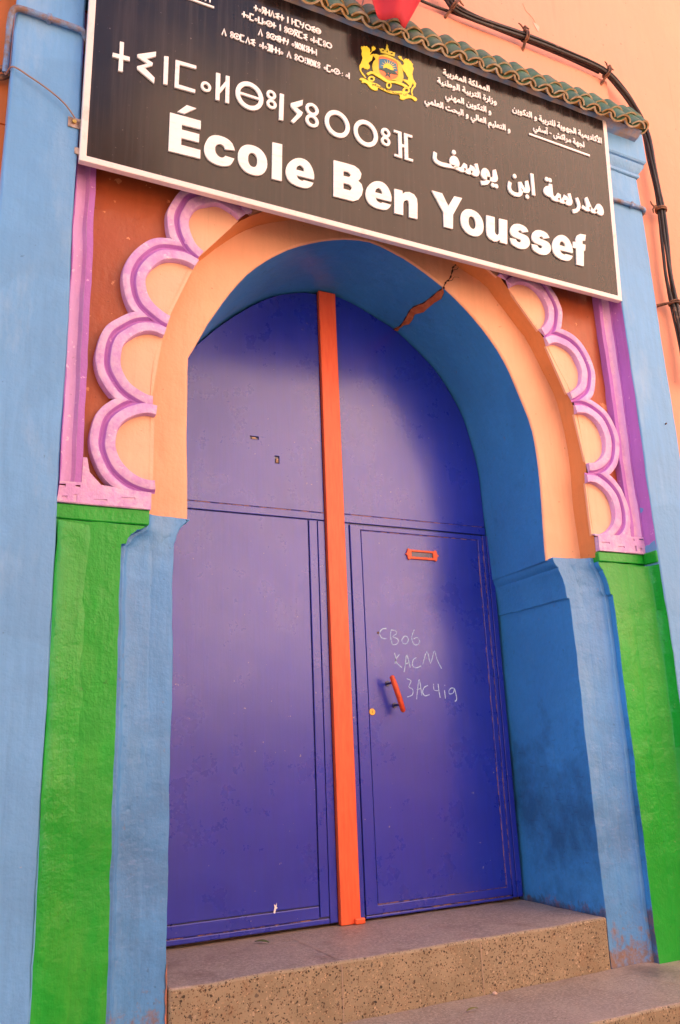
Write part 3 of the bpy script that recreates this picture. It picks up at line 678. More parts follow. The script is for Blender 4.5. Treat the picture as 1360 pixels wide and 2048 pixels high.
# right leaf with its wicket
bar_(.053, .950, 1.1215, 1.1645, .7365, 'rail')
bar_(.053, .0805, -.764, 1.1175, .737, 'stile')
b = B(); b.prism([[(.087, -.752), (.921, -.750), (.921, 1.1135), (.087, 1.1135)], [(.149, -.716), (.891, -.714), (.891, 1.0885), (.149, 1.0885)]], XZ, .7355, .7472)
wk = b.build('wicket_frame', M['door'], Dr, bevel=.0025)
bar_(.1525, .888, -.711, 1.085, .7378, 'wicket_panel')
bar_(.927, .950, -.764, 1.1175, .737, 'stile'); bar_(.955, .988, -.764, 1.1175, .7395, 'stile')
bar_(.087, .921, -.768, -.757, .737, 'kick_rail')
for (x0, x1, z) in ((-.9, -.06, 1.1617), (.055, .93, 1.1661), (.155, .89, 1.0868), (.15, .89, -.7125), (.13, .92, -.7545), (-.85, -.15, -.7410)):
    b = B(); b.box(x0, x1, .7395, .7474, z-.0012, z+.0012); b.build('chipped_seam', M['chipped'], Dr)
for (x, z0, z1) in ((.8895, -.7, 1.08), (.9240, -.7, 1.1)):
    b = B(); b.box(x-.0012, x+.0012, .7395, .7474, z0, z1); b.build('chipped_seam', M['chipped'], Dr)
b = B(); b.box(-.0535, .0485, .716, .7470, -.777, 2.440, step=.3); b.build('centre_strip', M['bar'], Dr, wob=.0012, bevel=.004)
b = B(); b.box(.012, .064, .700, .7155, -.7785, -.752); b.build('floor_stop', M['bar'], Dr, bevel=.006)
# letter slot
sl_o = [(.410, .976), (.421, .984), (.424, 1.000), (.432, 1.008), (.440, 1.001), (.592, 1.001), (.600, 1.008), (.608, 1.000), (.611, .985), (.621, .977), (.611, .968), (.608, .952), (.600, .944), (.592, .950), (.440, .950), (.432, .943), (.424, .951), (.421, .968)]
b = B(); b.prism([sl_o[::-1], [(.448, .963), (.583, .963), (.583, .990), (.448, .990)]], XZ, .727, .7375)
ls = b.build('letter_slot', M['bar'], Dr, bevel=.002)
b = B(); b.box(.4485, .5825, .7335, .7372, .9635, .9895); b.build('flap', M['door_edge'], ls, bevel=.001)
# handle, lock
b = B(); b.tube([(.250, .672, .330), (.252, .670, .326), (.266, .668, .284), (.291, .668, .210), (.306, .670, .160), (.308, .672, .154)], [.006, .0125, .014, .014, .0125, .006], 12)
hd = b.build('pull_handle', M['handle'], Dr, smooth=50)
b = B()
for (x, z) in ((.262, .297), (.297, .190)): b.tube([(x, .672, z), (x, .737, z)], .0062, 8); b.tube([(x, .7325, z), (x, .7372, z)], .014, 10)
b.build('handle_bracket', M['door_edge'], hd, smooth=40)
b = B(); b.tube([(.167, .7335, .160), (.167, .7375, .160)], .0165, 20); lk = b.build('lock_cylinder', M['brass'], Dr, smooth=30, bevel=.001)
b = B(); b.box(.1655, .1685, .7328, .7336, .153, .166); b.build('keyhole', M['gap'], lk)
b = B(); b.tube([(.224, .7345, .552), (.224, .738, .552)], .006, 8); b.build('nail', M['wire'], Dr)
b = B(); b.prism([[(-.372, -.690), (-.366, -.668), (-.369, -.655), (-.361, -.662), (-.355, -.650), (-.357, -.668), (-.350, -.672), (-.360, -.676), (-.364, -.694)]], XZ, .7358, .7366)
b.build('paint_drip', M['letter'], Dr)
# chalk scribble, three lines
b = B()
for L in CHALK:
    P = spline([(x, .7372, z) for x, z in L], 3); lw = rnd.uniform(.0025, .0034)
    la, lb = [], []
    for i, p in enumerate(P):
        t = (P[min(i+1, len(P)-1)]-P[max(i-1, 0)]); t = t.normalized() if t.length > 0 else Vector((1, 0, 0))
        n = Vector((-t.z, 0, t.x))*lw*(.8+.35*noise.noise(p*60))
        la.append((p.x+n.x, .7369, p.z+n.z)); lb.append((p.x-n.x, .7369, p.z-n.z))
    b.loft([la, lb])
b.build('chalk_writing', M['chalk'], Dr, weld=False)

# ------------------------------------------------------------------ steps
def slab(name, x0, x1, y0, y1, z0, z1, label, joints):
    b = B(); b.box(x0, x1, y0, y1, z0, z1, 0, step=.08)
    for i, f in enumerate(b.f):
        zs = [b.v[k][2] for k in f]
        if min(zs) > z1-.001: b.m[i] = 1
    o = b.build(name, [M['terrazzo'], M['tread']], wob=.004, wf=4, fine=.003, smooth=40, bevel=.011, seg=3)
    tag(o, label, 'step')
    for xf, xb in joints:
        b = B()
        b.add([(xf-.0015, y0-.0022, z0+.003), (xf+.0015, y0-.0022, z0+.003), (xf+.0015, y0-.0022, z1-.012), (xf-.0015, y0-.0022, z1-.012)], [(0, 1, 2, 3)])
        n = len(b.v)
        b.add([(xf-.0018, y0+.012, z1+.0022), (xf+.0018, y0+.012, z1+.0022), (xb+.0018, y1-.05, z1+.0022), (xb-.0018, y1-.05, z1+.0022)], [(0, 1, 2, 3)])
        b.build('joint', M['joint'], o, wob=.003, wf=3)
    return o
slab('door_step', -.993, .993, .155, .80, LZ-.05, TZ, 'upper terrazzo step filling the doorway under the violet door', [(-.330, -.33), (.305, .32)])
slab('landing_step', -3.2, 3.6, -.352, .16, GZ-.02, LZ, 'lower terrazzo landing step in front of the doorway', [(-.12, -.1), (1.02, 1.0), (2.1, 2.1)])

# ------------------------------------------------------------------ sign board
SY, SZ, SK = -.02, 2.31, -.0647
CL = math.sqrt(1+SK*SK); SU = Vector((0, SK, 1))/CL; SN = Vector((0, -1, SK))/CL
def SG(s, t, d): return Vector((s, SY, SZ))+SU*t-SN*d          # d > 0 goes back into the wall
Sg = tag(empty('sign_board', (0, SY, SZ+ZO)), 'black school sign with white lettering and yellow crest over the arch', 'sign')
s0, s1, t0, t1, fw_ = -1.457, 1.450, -.001, 1.162, .027
b = B(); b.prism([[(s0+.02, t0+.02), (s1-.02, t0+.02), (s1-.02, t1-.02), (s0+.02, t1-.02)]], SG, .0035, .026); b.build('panel', M['board'], Sg)
b = B()
b.prism([[(s0, t0), (s1, t0), (s1, t1), (s0, t1)], [(s0+fw_, t0+fw_), (s1-fw_, t0+fw_), (s1-fw_, t1-fw_), (s0+fw_, t1-fw_)]], SG, 0, .032)
b.build('frame', M['frame'], Sg, bevel=.003)
b = B(); b.box(-1.475, 1.468, -.005, .02, 2.345, 2.375)
b.build('mounting_rail', M['metal'], Sg)
def decode(k): return [[[(float(p.split(',')[0])/2000, float(p.split(',')[1])/2000) for p in _pairs(l)] for l in g.split(';')] for g in SIGN[k].split('|')]
def _pairs(l):
    a = l.split(','); return [a[i]+','+a[i+1] for i in range(0, len(a), 2)]
SIGN = {'ministry_line_1':'1000,2071,1001,2083,1010,2083,1021,2084,1025,2086,1026,2087,1024,2091,1020,2097,1015,2102,1009,2108,1005,2112,1002,2115,1003,2119,1004,2122,1005,2125,1011,2130,1019,2134,1028,2139,1040,2145,1045,2134,1025,2124,1017,2119,1008,2114,1009,2124,1019,2115,1027,2108,1033,2100,1039,2091,1043,2086,1047,2084,1052,2083,1056,2082,1057,2077,1055,2072,1050,2071,1043,2072,1036,2075,1030,2086,1038,2084,1033,2077,1028,2073,1020,2071,1010,2071|779,2070,780,2083,792,2084,801,2087,808,2091,812,2096,813,2100,813,2101,811,2102,806,2103,803,2103,798,2101,797,2101,799,2099,804,2094,809,2089,813,2086,819,2085,825,2084,832,2083,836,2082,838,2077,836,2072,831,2071,820,2072,809,2075,800,2081,797,2085,792,2089,787,2094,786,2096,785,2099,784,2102,787,2107,792,2111,799,2114,808,2116,818,2114,823,2109,825,2102,823,2092,817,2084,807,2077,795,2072|1130,2070,1132,2083,1137,2084,1139,2087,1143,2094,1147,2102,1152,2107,1157,2110,1162,2111,1168,2109,1174,2104,1182,2087,1185,2084,1189,2083,1193,2082,1194,2077,1192,2072,1187,2071,1180,2072,1172,2078,1177,2081,1176,2074,1171,2070,1165,2069,1158,2071,1151,2075,1148,2079,1144,2074,1139,2071;1154,2090,1156,2087,1160,2084,1163,2082,1165,2082,1168,2083,1168,2088,1166,2092,1164,2096,1163,2098,1161,2098,1159,2098,1157,2095|828,2070,829,2083,834,2084,837,2087,840,2094,845,2102,850,2107,855,2110,859,2111,866,2109,871,2104,880,2087,883,2084,887,2083,891,2082,892,2077,890,2072,885,2071,877,2072,870,2078,875,2081,873,2074,869,2070,863,2069,856,2071,849,2075,845,2079,842,2074,837,2071;851,2090,854,2087,857,2084,860,2082,863,2082,866,2083,865,2088,864,2092,862,2096,860,2098,859,2098,857,2098,854,2095|1076,2070,1077,2083,1082,2084,1085,2087,1088,2094,1093,2102,1098,2107,1103,2110,1107,2111,1114,2109,1119,2104,1127,2087,1130,2084,1134,2083,1138,2082,1140,2077,1138,2072,1133,2071,1125,2072,1118,2078,1122,2081,1121,2074,1116,2070,1111,2069,1104,2071,1097,2075,1093,2079,1090,2074,1084,2071;1099,2090,1102,2087,1105,2084,1108,2082,1111,2082,1113,2083,1113,2088,1112,2092,1110,2096,1108,2098,1107,2098,1105,2098,1102,2095|1048,2070,1049,2083,1057,2084,1059,2087,1059,2093,1057,2145,1069,2145,1071,2094,1072,2087,1075,2084,1080,2083,1084,2082,1085,2077,1083,2072,1078,2071,1071,2072,1066,2076,1062,2085,1072,2084,1066,2075,1060,2072|743,2048,739,2060,752,2066,759,2072,762,2078,763,2084,761,2093,756,2104,767,2110,771,2101,773,2094,775,2089,778,2084,783,2083,787,2082,789,2077,786,2072,782,2071,774,2072,769,2077,767,2086,775,2083,771,2069,764,2059,754,2052|882,2070,884,2083,892,2084,894,2087,894,2093,892,2145,904,2145,906,2094,906,2085,903,2077,896,2072|1185,2070,1186,2083,1194,2084,1196,2087,1196,2093,1194,2145,1206,2145,1208,2094,1208,2085,1205,2077,1198,2072|916,2071,914,2145,926,2145,928,2071|1218,2071,1216,2145,1228,2145,1230,2071|681,2071,682,2083,691,2084,694,2086,696,2091,698,2104,710,2101,709,2095,708,2091,708,2088,708,2086,709,2085,712,2084,720,2083,724,2082,726,2077,724,2072,719,2071,709,2071,703,2074,700,2078,698,2086,708,2085,702,2076,697,2073,691,2071|672,2082,659,2080,649,2081,641,2087,638,2095,641,2104,647,2111,656,2116,668,2119,670,2106,660,2105,655,2102,651,2099,651,2097,651,2095,654,2093,659,2092,664,2092,671,2094|990,2082,978,2080,968,2081,960,2087,957,2095,959,2104,965,2111,974,2116,987,2119,989,2106,979,2105,973,2102,970,2099,969,2097,970,2095,973,2093,977,2092,982,2092,989,2094|1002,2071,992,2072,985,2078,982,2089,981,2126,993,2126,994,2092,996,2086,998,2084,1004,2083,1008,2082,1009,2077,1007,2072|684,2071,674,2072,666,2078,664,2089,662,2126,674,2126,676,2092,677,2086,680,2084,685,2083,689,2082,691,2077,689,2072|716,2071,718,2083,726,2084,729,2085,730,2089,729,2095,727,2102,724,2111,736,2116,739,2106,741,2098,742,2091,741,2083,738,2078,733,2073,727,2071|667,2132,662,2134,660,2140,662,2145,667,2147,672,2145,674,2140,672,2134|655,2132,649,2134,647,2140,649,2145,655,2147,659,2145,662,2140,659,2134|707,2052,702,2054,700,2059,702,2064,707,2067,712,2064,714,2059,712,2054|729,2052,724,2055,722,2060,724,2065,729,2067,734,2065,736,2060,734,2055|807,2121,802,2123,800,2128,802,2133,807,2136,812,2133,814,2128,812,2123|973,2132,968,2134,966,2140,968,2145,973,2147,978,2145,980,2140,978,2134|694,2052,689,2054,687,2059,689,2064,694,2067,699,2064,701,2059,699,2054|986,2132,981,2134,979,2140,981,2145,986,2147,991,2145,993,2140,991,2134',
'ministry_line_2':'752,1921,750,1934,763,1937,771,1940,776,1946,777,1956,775,1966,770,1969,768,1968,766,1965,765,1960,766,1958,767,1957,770,1957,776,1956,797,1956,801,1955,803,1950,801,1946,796,1944,771,1944,762,1945,755,1950,752,1958,754,1967,758,1974,764,1980,772,1982,781,1979,788,1970,790,1955,786,1939,774,1927|678,1944,680,1956,703,1956,717,1957,727,1959,732,1962,734,1966,733,1969,731,1971,726,1972,717,1970,709,1964,701,1957,695,1950,681,1950,691,1964,701,1974,713,1982,726,1985,737,1982,744,1976,746,1966,742,1955,730,1947,720,1945,707,1944,691,1944|1278,1921,1275,1934,1288,1937,1296,1940,1301,1946,1303,1956,1303,1961,1301,1966,1299,1968,1296,1969,1294,1968,1292,1964,1291,1960,1291,1958,1293,1956,1297,1956,1303,1956,1310,1959,1311,1947,1304,1944,1296,1944,1289,1944,1283,1947,1279,1952,1278,1958,1279,1966,1283,1974,1289,1980,1297,1982,1306,1979,1311,1973,1315,1965,1316,1955,1312,1939,1300,1927|1157,1944,1147,1946,1140,1952,1137,1962,1141,1974,1155,1990,1157,1979,1146,1986,1154,1996,1166,1985,1173,1975,1176,1963,1175,1957,1172,1951,1166,1946;1157,1957,1161,1958,1163,1960,1165,1964,1164,1968,1161,1973,1151,1983,1162,1983,1155,1974,1151,1968,1150,1963,1152,1958|983,1921,978,1933,992,1939,999,1945,1003,1951,1004,1957,1002,1966,996,1977,1008,1983,1012,1974,1015,1967,1017,1962,1020,1958,1025,1956,1029,1955,1031,1950,1029,1946,1024,1944,1015,1945,1010,1950,1008,1959,1016,1956,1013,1942,1005,1932,995,1926|793,1944,794,1956,803,1957,805,1960,805,1966,803,2018,816,2018,818,1967,817,1958,814,1950,807,1945|1058,1944,1060,1956,1068,1957,1070,1960,1070,1966,1068,2018,1081,2018,1083,1967,1083,1958,1080,1950,1072,1945|828,1944,826,2018,839,2018,841,1944|1094,1944,1092,2018,1104,2018,1106,1944|1220,1944,1218,2018,1231,2018,1233,1944|1236,1921,1232,1933,1249,1941,1256,1949,1258,1957,1257,1962,1255,1967,1250,1977,1262,1983,1268,1968,1270,1958,1268,1946,1262,1936,1254,1929,1246,1925|1176,1921,1171,1933,1188,1941,1195,1949,1197,1957,1197,1962,1195,1967,1189,1977,1201,1983,1208,1968,1209,1958,1207,1946,1201,1936,1194,1929,1185,1925|606,1944,608,1956,617,1957,620,1959,622,1964,625,1977,637,1974,636,1968,635,1964,635,1961,635,1959,636,1958,639,1957,648,1956,652,1955,654,1950,652,1946,647,1944,636,1944,630,1947,627,1951,624,1959,635,1958,629,1949,624,1946,617,1944|917,1944,919,1956,928,1957,931,1959,933,1964,935,1977,948,1974,947,1968,946,1964,945,1961,946,1959,946,1958,950,1957,959,1956,963,1955,965,1950,962,1946,957,1944,947,1944,941,1947,937,1951,935,1959,945,1958,939,1949,934,1946,928,1944|1021,1944,1022,1956,1032,1957,1035,1959,1037,1964,1039,1977,1052,1974,1050,1968,1049,1964,1049,1961,1049,1959,1050,1958,1053,1957,1062,1956,1067,1955,1068,1950,1066,1946,1061,1944,1051,1944,1044,1947,1041,1951,1039,1959,1049,1958,1043,1949,1038,1946,1032,1944|907,1955,894,1953,883,1954,875,1960,872,1968,874,1977,881,1984,890,1989,903,1993,906,1980,895,1978,889,1975,886,1972,885,1970,886,1968,889,1966,893,1965,899,1966,906,1967|597,1955,583,1953,572,1954,564,1960,561,1968,564,1977,570,1984,579,1989,593,1993,595,1980,584,1978,578,1975,575,1972,574,1970,575,1968,578,1966,583,1965,588,1966,595,1967|609,1944,599,1945,591,1952,588,1963,586,1999,599,1999,601,1965,602,1959,605,1957,611,1956,615,1955,617,1950,615,1946|920,1944,909,1945,902,1952,899,1963,897,1999,910,1999,911,1965,913,1959,916,1957,921,1956,926,1955,927,1950,925,1946|644,1944,645,1956,653,1957,656,1959,658,1964,660,1977,673,1974,671,1968,670,1964,670,1961,671,1959,673,1957,682,1956,687,1955,688,1950,686,1946,681,1944,670,1945,663,1949,659,1959,670,1958,664,1949,659,1946,654,1944|689,1952,686,2018,698,2018,701,1962|954,1944,956,1956,965,1957,968,1959,969,1963,968,1968,966,1975,963,1984,975,1989,978,1979,980,1971,981,1964,980,1956,977,1951,972,1947,965,1944|1151,1999,1145,2001,1143,2006,1145,2011,1151,2013,1156,2011,1158,2006,1156,2001|592,2005,587,2008,584,2013,587,2018,592,2020,597,2018,599,2013,597,2008|578,2005,573,2008,571,2013,573,2018,578,2020,584,2018,586,2013,584,2008|634,1925,629,1927,627,1933,629,1938,634,1940,640,1938,642,1933,640,1927|662,1982,657,1984,654,1989,657,1994,662,1996,667,1994,669,1989,667,1984|903,2005,897,2008,895,2013,897,2018,903,2020,908,2018,910,2013,908,2008|889,2005,884,2008,881,2013,884,2018,889,2020,894,2018,896,2013,894,2008|945,1925,940,1927,937,1933,940,1938,945,1940,950,1938,952,1933,950,1927|931,1925,926,1927,924,1933,926,1938,931,1940,936,1938,939,1933,936,1927|968,1926,962,1928,960,1933,962,1938,968,1940,973,1938,975,1933,973,1928|1050,1982,1045,1984,1043,1989,1045,1994,1050,1996,1055,1994,1058,1989,1055,1984|1164,1999,1159,2001,1157,2006,1159,2011,1164,2013,1170,2011,1172,2006,1170,2001|1255,1988,1250,1990,1248,1995,1250,2001,1255,2003,1260,2001,1263,1995,1260,1990|621,1925,615,1927,613,1933,615,1938,621,1940,626,1938,628,1933,626,1927|1036,1982,1031,1984,1029,1989,1031,1994,1036,1996,1042,1994,1044,1989,1042,1984',
'ministry_line_3':'777,1778,765,1781,757,1791,754,1806,756,1821,761,1833,768,1842,776,1845,782,1842,787,1836,788,1827,787,1818,782,1810,770,1806,777,1815,783,1813,789,1812,796,1812,800,1810,801,1805,799,1801,795,1799,789,1799,783,1800,778,1803,787,1806,792,1799,792,1791,790,1785,784,1780;777,1791,779,1791,781,1793,781,1795,781,1799,778,1801,771,1802,766,1802,761,1801,761,1812,768,1814,773,1816,775,1820,776,1827,776,1829,775,1831,775,1832,773,1831,770,1826,767,1818,766,1808,767,1799,770,1794,773,1792|1048,1799,1049,1812,1058,1812,1069,1812,1073,1814,1073,1816,1072,1820,1068,1825,1063,1831,1057,1836,1053,1840,1051,1844,1051,1848,1052,1851,1053,1853,1059,1858,1066,1863,1075,1868,1087,1874,1091,1862,1072,1852,1065,1848,1056,1842,1057,1853,1067,1843,1074,1836,1080,1828,1086,1819,1089,1814,1094,1812,1098,1811,1102,1810,1103,1805,1101,1801,1097,1799,1090,1800,1083,1804,1077,1814,1085,1813,1080,1805,1075,1802,1068,1800,1058,1799|1012,1777,1009,1789,1021,1792,1028,1795,1032,1801,1034,1811,1032,1821,1028,1824,1026,1823,1024,1820,1023,1815,1023,1814,1025,1813,1028,1812,1032,1812,1052,1812,1056,1810,1057,1805,1055,1801,1051,1799,1029,1799,1021,1800,1014,1805,1012,1813,1013,1822,1016,1830,1022,1835,1029,1837,1038,1834,1043,1825,1045,1811,1042,1794,1031,1783|916,1802,917,1810,920,1822,931,1818,928,1808,927,1803,930,1795,935,1791,944,1790,953,1791,959,1794,962,1799,963,1804,962,1812,961,1819,958,1829,970,1832,972,1824,973,1818,975,1814,978,1812,982,1811,986,1810,988,1805,986,1801,981,1799,974,1801,969,1805,968,1812,975,1806,973,1795,968,1786,958,1779,943,1777,933,1778,924,1783,918,1791|792,1799,794,1811,798,1812,801,1816,804,1823,809,1831,813,1836,818,1839,822,1839,829,1838,834,1832,842,1815,845,1812,848,1811,852,1810,853,1805,852,1801,847,1799,839,1801,832,1806,837,1809,836,1802,831,1799,826,1798,819,1799,812,1803,809,1808,806,1803,801,1800;815,1819,817,1815,820,1812,823,1811,825,1810,828,1812,828,1817,827,1821,825,1824,823,1826,822,1827,820,1826,817,1823|652,1801,653,1807,654,1813,657,1822,667,1818,665,1811,664,1806,664,1803,665,1797,669,1793,675,1790,683,1790,692,1790,700,1793,705,1796,706,1800,706,1801,704,1802,700,1804,692,1806,695,1819,705,1815,711,1813,716,1812,719,1811,723,1810,725,1805,723,1801,718,1799,717,1799,717,1798,715,1790,707,1783,696,1779,681,1777,667,1780,656,1788|1202,1777,1199,1789,1211,1792,1218,1795,1223,1801,1224,1811,1224,1817,1223,1821,1221,1823,1219,1824,1216,1823,1214,1820,1213,1815,1214,1813,1215,1812,1219,1811,1224,1811,1231,1814,1232,1803,1225,1800,1218,1799,1212,1800,1206,1802,1203,1807,1202,1813,1203,1821,1206,1829,1212,1835,1219,1837,1227,1835,1232,1828,1235,1820,1236,1811,1232,1794,1221,1783|844,1799,846,1811,853,1812,855,1815,855,1822,853,1873,865,1873,867,1823,867,1813,864,1805,857,1801|1127,1799,1129,1811,1137,1812,1138,1815,1138,1822,1137,1873,1148,1873,1150,1823,1150,1813,1147,1805,1141,1801|876,1800,874,1873,886,1873,888,1800|1160,1800,1158,1873,1169,1873,1171,1800|1094,1799,1095,1811,1103,1812,1106,1814,1108,1820,1110,1832,1122,1830,1120,1823,1120,1819,1119,1816,1120,1814,1120,1813,1123,1812,1131,1811,1135,1810,1137,1805,1135,1801,1130,1799,1121,1800,1115,1802,1112,1806,1110,1814,1119,1813,1114,1805,1110,1801,1104,1799|715,1799,717,1811,724,1812,726,1814,728,1820,730,1832,742,1830,740,1823,740,1819,739,1816,740,1814,742,1812,750,1811,754,1810,756,1805,754,1801,749,1799,739,1800,733,1804,729,1814,739,1813,734,1805,730,1801,724,1800|979,1799,980,1811,990,1812,993,1814,993,1818,993,1823,991,1830,988,1839,999,1844,1002,1834,1004,1826,1005,1819,1003,1810,999,1804,991,1800|747,1799,748,1812,754,1812,759,1812,760,1800,754,1799|687,1758,683,1760,681,1766,683,1771,687,1773,692,1771,694,1766,692,1760|675,1758,670,1760,668,1766,670,1771,675,1773,680,1771,682,1766,680,1760|732,1837,727,1839,725,1844,727,1849,732,1852,737,1849,739,1844,737,1839|945,1838,940,1840,938,1845,940,1850,945,1853,950,1850,952,1845,950,1840|998,1780,993,1783,991,1788,993,1793,998,1795,1002,1793,1004,1788,1002,1783|1108,1837,1103,1839,1101,1844,1103,1849,1108,1852,1113,1849,1115,1844,1113,1839|985,1780,981,1783,978,1788,980,1793,985,1795,990,1793,992,1788,990,1783|1120,1837,1116,1839,1113,1844,1115,1849,1120,1852,1125,1849,1127,1844,1125,1839',
